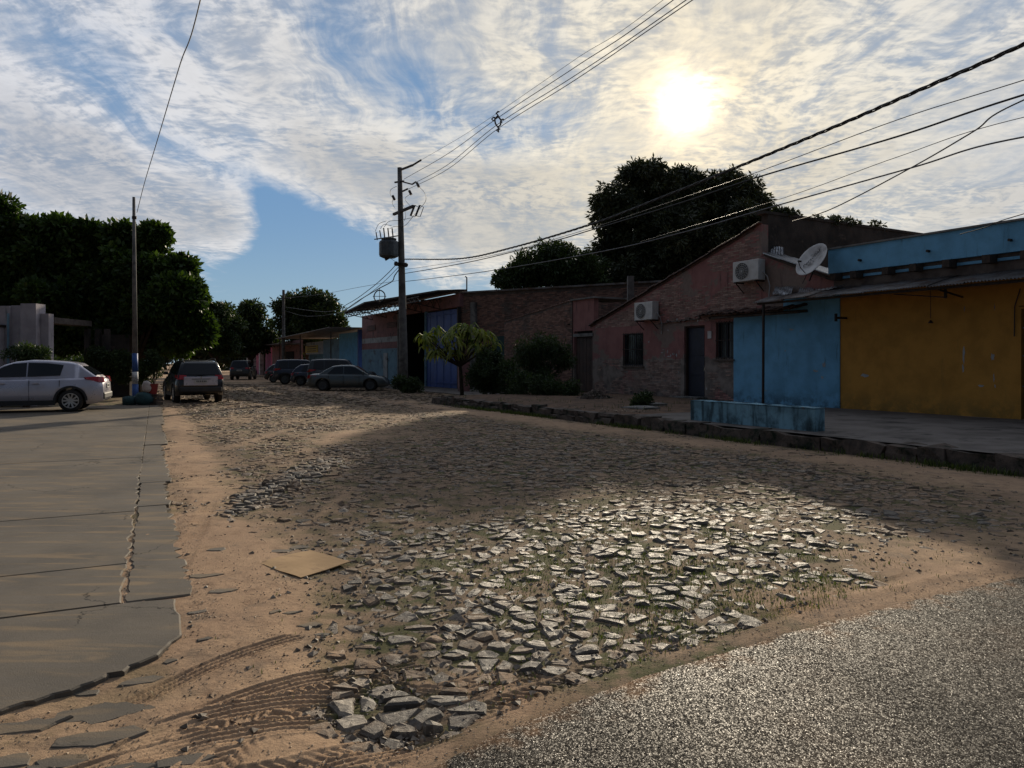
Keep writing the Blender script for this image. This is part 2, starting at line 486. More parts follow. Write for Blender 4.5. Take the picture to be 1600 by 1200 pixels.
def mat_wall(name, paint, under, lo_z=None, lo_col=None, peel=.56, peel_scale=1.3, stain=(0.06, 0.055, 0.05), stain_lo=.56, bst=.35, streak=True):
    """painted plaster: paint peels in patches down to 'under'; below lo_z another finish; dark mould"""
    m, T, bs = new_mat(name)
    P = wpos(T)
    c = T.mix(T.ramp(T.noise(P, 2.2, 6, .6), .35, .7), paint, tuple(x * .78 for x in paint))
    pe = T.noise(P, peel_scale, 8, .62, .35)
    c = T.mix(T.ramp(pe, peel, peel + .03), c, T.mix(T.noise(P, 9, 5), under, tuple(x * .6 for x in under)))
    sp = T.add('ShaderNodeSeparateXYZ'); T.l.new(P, sp.inputs[0])
    if lo_z is not None:
        zz = T.math('ADD', sp.outputs[2], T.math('MULTIPLY', T.math('SUBTRACT', T.noise(P, 1.7, 6, .6), .5), .9))
        c = T.mix(T.ramp(zz, lo_z - .03, lo_z + .03, 1, 0), c, T.mix(T.ramp(T.noise(P, 3, 6), .4, .65), lo_col, tuple(x * .6 for x in lo_col)))
    if streak:
        s2 = T.noise(T.mapping(P, (5, 5, .7)), 1.0, 6, .65)
        c = T.mix(T.ramp(s2, stain_lo, stain_lo + .2, 0, .75), c, stain)
    low = T.math('MULTIPLY', T.ramp(sp.outputs[2], .25, .95, 1, 0), T.ramp(T.noise(P, 2.5, 7, .7), .4, .6))
    c = T.mix(T.math('MULTIPLY', low, .7), c, stain)
    T.put(bs.inputs['Base Color'], c)
    bs.inputs['Roughness'].default_value = 0.9
    bs.inputs['Specular IOR Level'].default_value = 0.2
    h = T.math('ADD', T.math('MULTIPLY', pe, 2.0), T.noise(P, 40, 5, .65))
    bump(T, bs, h, bst, 0.02)
    return m

def mat_glass(name='dark_glass', c=(0.012, 0.014, 0.017), rough=0.06):
    m, T, bs = new_mat(name)
    bs.inputs['Base Color'].default_value = (*c, 1); bs.inputs['Roughness'].default_value = rough
    bs.inputs['Specular IOR Level'].default_value = 0.6
    return m

def mat_paint(name, c, rough=.32, metal=.25, coat=.6):
    m, T, bs = new_mat(name)
    P = opos(T)
    n = T.noise(P, 3.0, 6, .6)
    col = T.mix(T.ramp(n, .45, .75, 0, .22 if max(c) > .1 else .04), c, (0.20, 0.15, 0.11))
    T.put(bs.inputs['Base Color'], col)
    T.put(bs.inputs['Roughness'], T.ramp(n, .3, .7, rough, rough + .15))
    bs.inputs['Metallic'].default_value = metal
    bs.inputs['Coat Weight'].default_value = coat; bs.inputs['Coat Roughness'].default_value = .08
    return m

MT = {
    'sand': mat_sand(), 'stone': mat_stone(), 'asphalt': mat_asphalt(), 'slab': mat_slab(),
    'pebble': M('gravel', (0.36, 0.27, 0.18), (0.24, 0.18, 0.13), 25, .8, bst=.4, tone=.5),
    'chip': M('stone_chips', (0.22, 0.175, 0.13), (0.11, 0.09, 0.07), 25, .75, bst=.4, tone=.6),
    'soil': M('earth_fill', (0.17, 0.11, 0.075), (0.09, 0.065, 0.05), 3, .95, bst=.6, bdist=.02, spec=.1),
    'kerb': M('kerb_stone', (0.20, 0.15, 0.12), (0.09, 0.075, 0.062), 5, .9, bscale=22, bst=.8, bdist=.02, tone=.35, dirt=(0.022, 0.035, 0.02), dirt_scale=2.3, dirt_lo=.5, spec=.2),
    'pavement': M('old_concrete', (0.17, 0.15, 0.135), (0.10, 0.088, 0.078), 1.3, .9, bscale=30, bst=.5, bdist=.008, dirt=(0.055, 0.05, 0.045), dirt_scale=1.2, spec=.2),
    'concrete': M('concrete', (0.24, 0.23, 0.215), (0.15, 0.145, 0.135), 3, .9, bst=.4, dirt=(0.09, 0.085, 0.08), spec=.2),
    'yellow': mat_wall('yellow_paint', (0.62, 0.30, 0.065), (0.42, 0.36, 0.26), peel=.69, peel_scale=1.6, stain=(0.22, 0.15, 0.05), stain_lo=.60),
    'blue': mat_wall('blue_paint', (0.21, 0.50, 0.74), (0.43, 0.45, 0.44), peel=.66, peel_scale=1.5, stain=(0.05, 0.075, 0.095), stain_lo=.58),
    'blue_low': mat_wall('mouldy_blue_paint', (0.24, 0.44, 0.54), (0.30, 0.31, 0.30), peel=.66, peel_scale=2.2, stain=(0.018, 0.028, 0.03), stain_lo=.47),
    'pink': mat_wall('red_washed_plaster', (0.34, 0.165, 0.15), (0.31, 0.235, 0.20), lo_z=1.75, lo_col=(0.31, 0.26, 0.225), peel=.53, peel_scale=.55, stain=(0.07, 0.05, 0.05), stain_lo=.55),
    'brick': M('brick', (0.31, 0.175, 0.13), (0.21, 0.12, 0.095), 6, .9, bst=.6, bdist=.006, tone=.4, dirt=(0.13, 0.095, 0.08), dirt_scale=.8, spec=.2),
    'brick_grey': M('washed_brick', (0.35, 0.25, 0.205), (0.25, 0.18, 0.15), 6, .9, bst=.6, bdist=.006, tone=.35, dirt=(0.36, 0.16, 0.145), dirt_scale=.55, dirt_lo=.50, spec=.2),
    'mortar': M('mortar', (0.15, 0.12, 0.10), (0.09, 0.07, 0.06), 4, .95, bst=.5),
    'mossy': M('mould_black_wall', (0.085, 0.07, 0.062), (0.035, 0.032, 0.03), 1.1, .95, bscale=18, bst=.6, bdist=.02, dirt=(0.13, 0.10, 0.085), dirt_scale=1.1, dirt_lo=.58, spec=.15),
    'tile': M('roof_tile', (0.20, 0.10, 0.07), (0.07, 0.05, 0.042), 5, .85, bst=.6, tone=.35),
    'zinc': M('zinc_sheet', (0.42, 0.43, 0.44), (0.26, 0.26, 0.27), 3, .38, metal=.75, bst=.15, rvar=.12),
    'zinc_old': M('rusty_zinc', (0.20, 0.19, 0.185), (0.12, 0.095, 0.08), 2.5, .55, metal=.45, bst=.2, dirt=(0.13, 0.065, 0.04), dirt_scale=2.2, rvar=.1),
    'steel_dark': M('dark_steel', (0.035, 0.033, 0.032), (0.06, 0.04, 0.03), 8, .6, metal=.5, bst=.2),
    'wood_dark': M('weathered_timber', (0.075, 0.052, 0.038), (0.035, 0.027, 0.022), 9, .9, bst=.5),
    'door_dark': M('dark_blue_door_paint', (0.018, 0.024, 0.045), (0.012, 0.015, 0.026), 3, .55, bst=.15),
    'door_brown': M('brown_door', (0.07, 0.035, 0.024), (0.04, 0.022, 0.016), 3, .7, bst=.3),
    'gate_blue': M('blue_gate_paint', (0.02, 0.07, 0.30), (0.015, 0.05, 0.20), 1.4, .5, metal=.1, bst=.15, dirt=(0.05, 0.07, 0.12), dirt_lo=.6),
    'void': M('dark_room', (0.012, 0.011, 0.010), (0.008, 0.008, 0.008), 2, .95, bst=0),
    'ac': M('air_conditioner_casing', (0.62, 0.62, 0.60), (0.52, 0.51, 0.48), 6, .5, bst=.1),
    'ac_dark': M('fan_guard', (0.06, 0.06, 0.06), (0.03, 0.03, 0.03), 6, .6, bst=0),
    'cable': M('cable', (0.02, 0.02, 0.02), (0.03, 0.03, 0.03), 5, .6, bst=0),
    'wire_grey': M('aluminium_wire', (0.16, 0.16, 0.165), (0.11, 0.11, 0.115), 5, .55, metal=.5, bst=0),
    'pole': M('pole_concrete', (0.17, 0.16, 0.15), (0.10, 0.095, 0.09), 4, .9, bst=.4, dirt=(0.07, 0.065, 0.06)),
    'ceramic': M('insulator', (0.05, 0.035, 0.03), (0.035, 0.03, 0.03), 5, .3, bst=0),
    'trafo': M('transformer_paint', (0.10, 0.11, 0.115), (0.06, 0.065, 0.07), 5, .5, metal=.2, bst=.15),
    'white': M('white_paint', (0.62, 0.61, 0.59), (0.42, 0.41, 0.40), 3, .75, bst=.2, dirt=(0.20, 0.19, 0.18)),
    'pale_wall': mat_wall('pale_plaster', (0.42, 0.38, 0.40), (0.30, 0.28, 0.27), peel=.70, stain=(0.10, 0.11, 0.11), stain_lo=.55),
    'pole_blue': M('blue_pole_paint', (0.03, 0.10, 0.32), (0.02, 0.06, 0.20), 5, .6, bst=.2),
    'teal': M('teal_cloth', (0.015, 0.06, 0.065), (0.01, 0.035, 0.04), 4, .8, bst=.5, bscale=20, bdist=.03),
    'red': M('red_plastic', (0.26, 0.022, 0.018), (0.16, 0.015, 0.014), 4, .5, bst=.1),
    'pale_bag': M('pale_bag', (0.50, 0.45, 0.40), (0.35, 0.30, 0.27), 6, .6, bst=.5, bscale=20, bdist=.02),
    'card': M('cardboard', (0.40, 0.27, 0.15), (0.33, 0.22, 0.12), 3, .9, bst=.25, dirt=(0.24, 0.16, 0.095), dirt_scale=4, spec=.1),
    'bark': M('bark', (0.075, 0.058, 0.045), (0.04, 0.032, 0.027), 7, .95, bscale=16, bst=.9, bdist=.03, spec=.1),
    'leaf_dark': mat_leaf('mango_leaf', (0.022, 0.030, 0.016), (0.075, 0.085, 0.038), .16),
    'leaf_almond': mat_leaf('almond_leaf', (0.012, 0.028, 0.008), (0.085, 0.14, 0.03), .32),  # lighter end of the tone range paints in sunlit leaves
    'leaf_mid': mat_leaf('loose_leaf', (0.02, 0.036, 0.012), (0.07, 0.10, 0.03), .25),
    'leaf_yellow': mat_leaf('plumeria_leaf', (0.10, 0.16, 0.035), (0.38, 0.38, 0.09), .40),
    'leaf_bush': mat_leaf('bush_leaf', (0.018, 0.036, 0.015), (0.075, 0.11, 0.04), .25),
    'grass': mat_leaf('grass_blade', (0.035, 0.055, 0.014), (0.12, 0.15, 0.04), .35),
    'sign_yellow': M('yellow_sign_face', (0.55, 0.40, 0.03), (0.45, 0.30, 0.03), 3, .6, bst=0),
    'pink_far': M('pink_wall_paint', (0.32, 0.15, 0.145), (0.22, 0.115, 0.11), 2, .85, bst=.2, dirt=(0.10, 0.07, 0.07)),
    'band_white': M('faded_white_band', (0.45, 0.46, 0.46), (0.33, 0.34, 0.34), 3, .85, bst=.2, dirt=(0.20, 0.17, 0.16)),
    'band_blue': M('pale_blue_band', (0.20, 0.34, 0.42), (0.15, 0.25, 0.33), 2, .85, bst=.2, dirt=(0.10, 0.13, 0.15)),
    'glass': mat_glass(), 'tyre': M('tyre', (0.018, 0.017, 0.016), (0.03, 0.026, 0.022), 9, .85, bst=.2),
    'plastic': M('black_plastic', (0.018, 0.018, 0.018), (0.028, 0.026, 0.024), 5, .6, bst=.1),
    'rim': M('alloy_rim', (0.55, 0.54, 0.52), (0.40, 0.38, 0.36), 6, .35, metal=.7, bst=0),
    'lamp_red': M('red_lamp', (0.42, 0.012, 0.018), (0.28, 0.01, 0.012), 9, .15, bst=0, coat=.8),
    'plate': M('number_plate', (0.50, 0.50, 0.48), (0.42, 0.42, 0.40), 5, .5, bst=0),
    'chrome': M('chrome', (0.6, 0.6, 0.6), (0.5, 0.5, 0.5), 5, .15, metal=1, bst=0),
    'glass_window': mat_glass('window_glass', (0.02, 0.022, 0.024), .12),
}

# ================================================================== GROUND
def _hash(ix, iy, seed):
    n = (ix.astype(np.int64) * 374761393 + iy.astype(np.int64) * 668265263 + seed * 1442695041) & 0xFFFFFFFF
    n = ((n ^ (n >> 13)) * 1274126177) & 0xFFFFFFFF
    n = (n ^ (n >> 16)) & 0xFFFF
    return n / 65535.0
def vnoise(x, y, seed=0):
    x0 = np.floor(x); y0 = np.floor(y); fx = x - x0; fy = y - y0
    fx = fx * fx * (3 - 2 * fx); fy = fy * fy * (3 - 2 * fy)
    a = _hash(x0, y0, seed); b = _hash(x0 + 1, y0, seed); c = _hash(x0, y0 + 1, seed); d = _hash(x0 + 1, y0 + 1, seed)
    return (a * (1 - fx) + b * fx) * (1 - fy) + (c * (1 - fx) + d * fx) * fy
def fbm(x, y, f, o=4, seed=0):
    s = 0; a = 1.0; t = 0
    for k in range(o):
        s = s + a * vnoise(x * f, y * f, seed + k * 17); t += a; a *= .55; f *= 2.03
    return s / t - 0.5

E1 = np.array([0.90, 0.436]); E2 = np.array([-0.436, 0.90])        # across / along the left tarmac
def ac_of(x, y): return x * E1[0] + y * E1[1], x * E2[0] + y * E2[1]
def xy_of(a, c): return a * E1[0] + c * E2[0], a * E1[1] + c * E2[1]

# asphalt road edge on the right (front to back) and tarmac edge on the left
ASPH = [Gp(*p) for p in ((560, 1225), (620, 1200), (700, 1163), (800, 1115), (900, 1075), (1000, 1040), (1100, 1011), (1200, 982), (1300, 955), (1400, 930), (1500, 909), (1600, 890))]
ASPH = [(p.x, p.y) for p in ASPH]
ASPH = [(-3.2, 1.95), (-1.5, 2.52)] + ASPH + [(5.2, 6.1), (7.2, 6.9), (10.5, 8.1), (30, 15.6)]
_ax = np.array([p[0] for p in ASPH]); _ay = np.array([p[1] for p in ASPH])
def asph_dist(x, y):
    """how far beyond (away from the viewer) the asphalt edge"""
    return (y - np.interp(x, _ax, _ay)) * .93

def gauss(x, y, cx, cy, rx, ry, ang=0.0):
    ca, sa = math.cos(ang), math.sin(ang)
    u = ((x - cx) * ca + (y - cy) * sa) / rx; v = (-(x - cx) * sa + (y - cy) * ca) / ry
    return np.exp(-(u * u + v * v))
def gpx(x, y, px0, py0, px1, py1):
    """a soft patch lying between two photograph points"""
    a = Gp(px0, py0); b = Gp(px1, py1)
    return gauss(x, y, (a.x + b.x) / 2, (a.y + b.y) / 2, abs(b.x - a.x) / 2 * .85 + .05, abs(b.y - a.y) / 2 * .85 + .05)

def cover(x, y):
    """1 where drifted sand hides the stones, 0 where the stones stand bare"""
    a, c = ac_of(x, y)
    ad = asph_dist(x, y)
    s, o = (x - A0.x) * U.x + (y - A0.y) * U.y, (x - A0.x) * N.x + (y - A0.y) * N.y
    C = 0.20 + 1.25 * fbm(x, y, .5, 4, 3) + .5 * fbm(x, y, 2.2, 3, 9)
    C = C + 0.75 * np.exp(-((a - .50) / .36) ** 2)                       # strip beside the tarmac
    C = C + (.0 + .9 * np.clip((x - 1.2) / 1.0, 0, 1) + .75 * np.clip((.2 - x) / .4, 0, 1)) * np.exp(-(ad / .16) ** 2)                                # strip beside the asphalt
    near = 1 / (1 + np.exp((x - np.interp(y, [2.5, 4, 5.5, 7, 9], [-.2, -.95, -1.55, -1.95, -2.5])) * 4))
    near = near * 1 / (1 + np.exp((y - 6.6) * 2.2))
    C = C + .72 * near
    C = C + .9 * gpx(x, y, 560, 1105, 820, 1055) + .8 * gpx(x, y, 760, 1180, 1080, 1040) * (ad < .7)
    C = C + .9 * gpx(x, y, 1090, 975, 1420, 905) + .7 * gpx(x, y, 1250, 925, 1560, 850) + .45 * gpx(x, y, 1280, 880, 1600, 800)
    C = C + .55 * gpx(x, y, 440, 845, 560, 760) + .5 * gpx(x, y, 300, 720, 480, 660) + .45 * gpx(x, y, 460, 720, 560, 660)
    C = C + .8 * np.exp(-((o - 8.1) / .75) ** 2) * (s > -6) + .35 * gpx(x, y, 480, 700, 700, 655)
    C = C - 1.1 * gpx(x, y, 335, 840, 500, 715) - .6 * gpx(x, y, 690, 1040, 1320, 790) - .5 * gpx(x, y, 800, 1080, 1130, 960)
    C = C - 1.7 * gpx(x, y, 460, 1165, 760, 1075)
    C = C - .45 * gpx(x, y, 540, 960, 700, 860) - .5 * gpx(x, y, 700, 760, 1300, 690)
    return np.clip(C, 0, 1.15)

TRACKS = []
def track(p, w, kind):
    """p: three photograph points of a quadratic curve"""
    P = [np.array((Gp(*q).x, Gp(*q).y)) for q in p]
    t = np.linspace(0, 1, 160)[:, None]
    C = (1 - t) ** 2 * P[0] + 2 * t * (1 - t) * P[1] + t ** 2 * P[2]
    TRACKS.append((C, w, kind))
track([(215, 1215), (360, 1105), (590, 1062)], .20, 0)
track([(250, 1150), (420, 1070), (600, 1040)], .15, 1)
track([(330, 1215), (420, 1120), (520, 1100)], .17, 0)
track([(430, 1215), (600, 1180), (900, 1062)], .18, 0)
track([(560, 1195), (760, 1140), (1040, 1040)], .13, 1)
track([(640, 1095), (720, 1070), (800, 1060)], .14, 0)
track([(240, 1085), (330, 1040), (430, 1010)], .13, 1)
track([(1060, 1000), (1200, 968), (1420, 905)], .16, 1)
track([(270, 900), (300, 860), (330, 780)], .16, 1)
track([(120, 1215), (330, 1150), (520, 1130)], .15, 1)
track([(600, 1215), (740, 1190), (860, 1120)], .15, 0)
track([(300, 1130), (450, 1090), (620, 1085)], .16, 1)
track([(620, 1075), (700, 1110), (790, 1060)], .12, 1)
track([(260, 850), (285, 800), (300, 720)], .15, 0)

def track_h(x, y):
    H = np.zeros_like(x)
    for C, w, kind in TRACKS:
        lo = C.min(0) - w; hi = C.max(0) + w
        m = (x > lo[0]) & (x < hi[0]) & (y > lo[1]) & (y < hi[1])
        if not m.any(): continue
        xs, ys = x[m], y[m]
        seg = np.vstack([[0, 0], np.diff(C, axis=0)]); L = np.cumsum(np.hypot(seg[:, 0], seg[:, 1]))
        T = np.gradient(C, axis=0); T /= np.hypot(T[:, 0], T[:, 1])[:, None]
        best = np.full(xs.shape, 1e9); bl = np.zeros(xs.shape); bd = np.zeros(xs.shape)
        for i in range(0, len(C), 1):
            dx, dy = xs - C[i, 0], ys - C[i, 1]
            r = dx * dx + dy * dy; k = r < best
            best[k] = r[k]; bl[k] = (L[i] + dx * T[i, 0] + dy * T[i, 1])[k]; bd[k] = (-dx * T[i, 1] + dy * T[i, 0])[k]
        q = bd / w * 2                                   # -1..1 across
        inside = 1 / (1 + np.exp((np.abs(q) - .92) * 22))
        if kind == 0:
            pat = np.sin((bl + np.abs(bd) * .9) * 2 * math.pi / .055)
            rib = np.where(np.abs(np.abs(q) - .33) < .07, -1.3, 0)
            h = -.010 + .0085 * np.clip(pat * 1.6, -1, 1) + .006 * rib
        else:
            h = -.008 + .0085 * np.cos(q * math.pi * 3.5) + .002 * np.sin(bl * 2 * math.pi / .03)
        rim = .006 * np.exp(-((np.abs(q) - 1.08) / .12) ** 2)
        fade = .15 + .85 * np.clip(vnoise(xs * 3.3, ys * 3.3, 5) * 2.4 - .55, 0, 1)
        H[m] = np.where(inside > .05, h * inside * fade + rim, H[m] + rim)
    return H

SAND_LOW, SAND_UP = -0.0085, 0.0245
AE_ = -.20
def pile(x, y): return gpx(x, y, 335, 840, 500, 715)
def sand_h(x, y, fine=True):
    C = cover(x, y)
    h = SAND_LOW + SAND_UP * C + .016 * fbm(x, y, 1.1, 4, 21) + .010 * fbm(x, y, 6.0, 3, 33)
    a, c = ac_of(x, y)
    h = np.where((a < -.05) & (c > 5.2), np.where((a > AE_ - .06) & (c < 9.1), .020 + .02 * fbm(x, y, 9, 3, 61), -.03), h)
    h = h + .035 * pile(x, y)
    if fine:
        h = h + track_h(x, y) + .004 * fbm(x, y, 24, 2, 51)
    ad = asph_dist(x, y)
    # the sand thins out over the asphalt edge instead of ending in a lip
    h = np.where(ad < .10, h * np.clip((ad + .02) / .12, 0, 1) + .006 * (1 - np.clip((ad + .02) / .12, 0, 1)) - .10 * np.clip(-(ad + .10), 0, .6), h)
    return h

def spaced(parts):
    out = []
    for a, b, st in parts:
        n = max(1, int(round((b - a) / st))); out += list(a + (b - a) * np.arange(n) / n)
    out.append(parts[-1][1]); return np.array(out)
gy = spaced([(-40, -2, 4), (-2, 2.3, .3), (2.3, 2.6, .03), (2.6, 4.4, .0095), (4.4, 5.6, .018), (5.6, 12, .045), (12, 30, .13), (30, 120, 1.2), (120, 900, 30)])
gx = spaced([(-400, -60, 30), (-60, -16, 2), (-16, -4, .12), (-4, -2.3, .022), (-2.3, .3, .0095), (.3, 1.5, .022), (1.5, 8, .05), (8, 40, 1.5), (40, 400, 30)])
GX, GY = np.meshgrid(gx, gy)
GZ = sand_h(GX.ravel(), GY.ravel()).reshape(GX.shape)
far = (np.abs(GX) > 40) | (GY > 125) | (GY < -3)
GZ = np.where(far, -.05, GZ)
nx, ny = len(gx), len(gy)
dirt = np.clip(1.0 - 1.15 * cover(GX.ravel(), GY.ravel()), 0, 1) * (np.abs(GX.ravel()) < 30) * (GY.ravel() < 60)
idx = np.arange(nx * ny).reshape(ny, nx)
quads = np.stack([idx[:-1, :-1], idx[:-1, 1:], idx[1:, 1:], idx[1:, :-1]], -1).reshape(-1, 4)
ground = np_mesh('ground', np.stack([GX.ravel(), GY.ravel(), GZ.ravel()], 1), quads, MT['sand'], smooth=True, attr=dirt, kind='structure', label='sandy dirt ground with tyre tracks')

# asphalt road: ragged edge, slightly proud of the sand
xs = np.concatenate([np.arange(-3.2, 6, .035), np.arange(6, 30.1, .4)])
ye = np.interp(xs, _ax, _ay) + .10 * fbm(xs, xs * 0 + 3, 2.6, 4, 71) + .07 * fbm(xs, xs * 0 + 9, 12, 4, 81) + .05
rows = [ye, ye - .03, ye - .25, ye - .8, ye - 2, ye * 0 - 6, ye * 0 - 40]
zs = [-.045, -.004, .006, .01, .012, .012, .012]
v = np.concatenate([np.stack([xs + (0), r, xs * 0 + z], 1) for r, z in zip(rows, zs)])
n_ = len(xs); ii = np.arange(n_ - 1)
fq = np.concatenate([np.stack([k * n_ + ii, (k + 1) * n_ + ii, (k + 1) * n_ + ii + 1, k * n_ + ii + 1], 1) for k in range(len(rows) - 1)])
road = np_mesh('asphalt_road', v, fq, MT['asphalt'], smooth=False, attr=np.repeat([1.0, .95, .50, .18, 0, 0, 0], n_), kind='structure', label='coarse grey asphalt road crossing in front')

# ------------------------------------------------------------------ left tarmac in slabs
tarmac = empty('tarmac_apron', (0, 0, 0), kind='structure', label='cracked grey tarmac apron in slabs beside the cobbles')
SLAB_TOP = .035
def ragged(pts, amp, step=.09, seed=1):
    rr = random.Random(seed); out = []
    for i in range(len(pts) - 1):
        a, b = Vector(pts[i]), Vector(pts[i + 1]); n = max(1, int((b - a).length / step))
        d = (b - a).normalized(); nn = Vector((-d.y, d.x))
        for k in range(n):
            p = a.lerp(b, k / n)
            if k or i: p = p + nn * rr.uniform(-amp, amp) + d * rr.uniform(-amp, amp) * .5
            out.append((p.x, p.y))
    out.append(tuple(pts[-1])); return out
def slab(pts, z1=SLAB_TOP, z0=-.14, tilt=(0, 0), name='slab', mat='slab', parent=tarmac, **kw):
    m = MB(); n = len(pts); cx = sum(p[0] for p in pts) / n; cy = sum(p[1] for p in pts) / n
    top = [(p[0], p[1], z1 + (p[0] - cx) * tilt[0] + (p[1] - cy) * tilt[1]) for p in pts]
    low = [(p[0], p[1], z0) for p in pts]
    lip = [(cx + (p[0] - cx) * 1.0, cy + (p[1] - cy) * 1.0, t[2] - .008) for p, t in zip(pts, top)]
    ins = []
    for i in range(n):
        d = Vector((cx - pts[i][0], cy - pts[i][1])); L = d.length
        d = d / max(L, 1e-6) * min(.012, L * .2)
        ins.append((pts[i][0] + d.x, pts[i][1] + d.y, top[i][2]))
    b = 0
    m.v = [tuple(p) for p in low + lip + ins]
    for r in (0, 1):
        for i in range(n):
            j = (i + 1) % n; m.f.append((r * n + i, r * n + j, (r + 1) * n + j, (r + 1) * n + i))
    m.f.append(tuple(2 * n + i for i in range(n)))
    return m.build(name, MT[mat], parent, **kw)
joints = [5.42, 6.46, 8.70, 13.6, 20.5, 30.5]
AE = -.20
def XY(a, c): x, y = xy_of(a, c); return (x, y)
for i in range(len(joints) - 1):
    c0, c1 = joints[i] + .007, joints[i + 1] - .007
    right = ragged([XY(AE, c0), XY(AE, c1)], .025 if c0 < 12 else .01, .10, 10 + i)
    for a0, a1 in ((-16.0, -8.01), (-7.99, AE)):
        if a1 == AE: slab([XY(a0, c1), XY(a0, c0)] + right)
        else: slab([XY(a0, c1), XY(a0, c0), XY(a1, c0), XY(a1, c1)])
# the strip outside the long crack, broken into pieces
rr = random.Random(5); c = 5.44
while c < 30:
    L = rr.uniform(1.0, 2.4) * (1 if c < 9 else 4)
    c1 = min(c + L, 30.3)
    g = .003
    cw = .022 if c < 9 else .004
    l = ragged([XY(AE + cw + rr.uniform(0, .012), c1 - g), XY(AE + cw + rr.uniform(0, .012), c + g)], .016 if c < 9 else .003, .07, int(c * 91))
    o_ = .16 + rr.uniform(-.05, .06)
    r = ragged([XY(o_, c + g), XY(.14 + rr.uniform(-.05, .05), c1 - g)], .035, .08, int(c * 77))
    slab(l + r, z1=SLAB_TOP - .006 + rr.uniform(-.004, .003), tilt=(rr.uniform(-.006, .006), 0), name='slab')
    c = c1
# nearest slab with its broken front edge
fe = [Gp(*p) for p in ((-260, 1215), (-120, 1160), (0, 1122), (60, 1103), (112, 1090), (160, 1068), (210, 1050), (245, 1032), (272, 1012), (284, 1000))]
fe = ragged([(p.x, p.y) for p in fe], .026, .05, 3)
lft = ragged([XY(.12, 5.36), XY(.14, 5.02)], .02, .07, 8)
slab([XY(-16, 5.405), XY(-16, 3.2), (-6.5, 2.2), (-4.2, 2.4)] + fe + lft[::-1] + [XY(-.1, 5.405)])
# broken lumps left lying in the sand in front of that edge
def lump(px, py, w, h, ang, z, k, n=7, tilt=None):
    rr = random.Random(k); p = Gp(px, py, .015); pts = []
    z = float(sand_h(np.array([p.x]), np.array([p.y]), False)[0]) + .005
    for i in range(n):
        t = 2 * math.pi * i / n + rr.uniform(-.25, .25); r = rr.uniform(.75, 1.12)
        u_, v_ = math.cos(t) * w * r, math.sin(t) * h * r
        pts.append((p.x + u_ * math.cos(ang) - v_ * math.sin(ang), p.y + u_ * math.sin(ang) + v_ * math.cos(ang)))
    pts = ragged(pts + [pts[0]], .016, .05, k)[:-1]
    slab(pts, z1=z, z0=-.1, tilt=tilt or (rr.uniform(-.02, .03), rr.uniform(-.02, .03)), name='broken_slab')
for a in [(155, 1110, .24, .12, .3, .032, 1), (25, 1135, .20, .08, .4, .032, 2), (150, 1152, .22, .09, .35, .042, 3), (100, 1188, .13, .06, .2, .034, 4),
          (285, 1192, .13, .06, .3, .036, 5), (205, 1200, .10, .04, .2, .034, 6), (20, 1185, .09, .07, .4, .034, 7), (215, 1062, .12, .05, .5, .038, 8),
          (135, 1080, .07, .035, .3, .026, 9), (265, 1032, .05, .035, .5, .02, 10), (60, 1198, .05, .03, .1, .02, 12), (320, 1000, .05, .03, .5, .014, 13)]:
    lump(*a)
# loose flat flags in the sand further back
for a in [(483, 976, .085, .05, .3, .026, 21), (504, 990, .06, .03, .2, .004, 22), (455, 958, .07, .03, .4, .006, 23), (348, 925, .10, .05, .3, .012, 24), (320, 902, .13, .06, .3, .014, 25),
          (466, 853, .12, .08, .1, .012, 26), (435, 860, .13, .07, .3, .012, 27), (340, 860, .09, .07, .2, .01, 28), (476, 812, .10, .10, .1, .016, 29), (385, 792, .12, .10, .2, .03, 30), (310, 958, .07, .03, .5, .012, 31), (430, 958, .05, .03, .5, .01, 32)]:
    lump(*a[:5], a[5] + .016, a[6], tilt=(0.01, -.01))

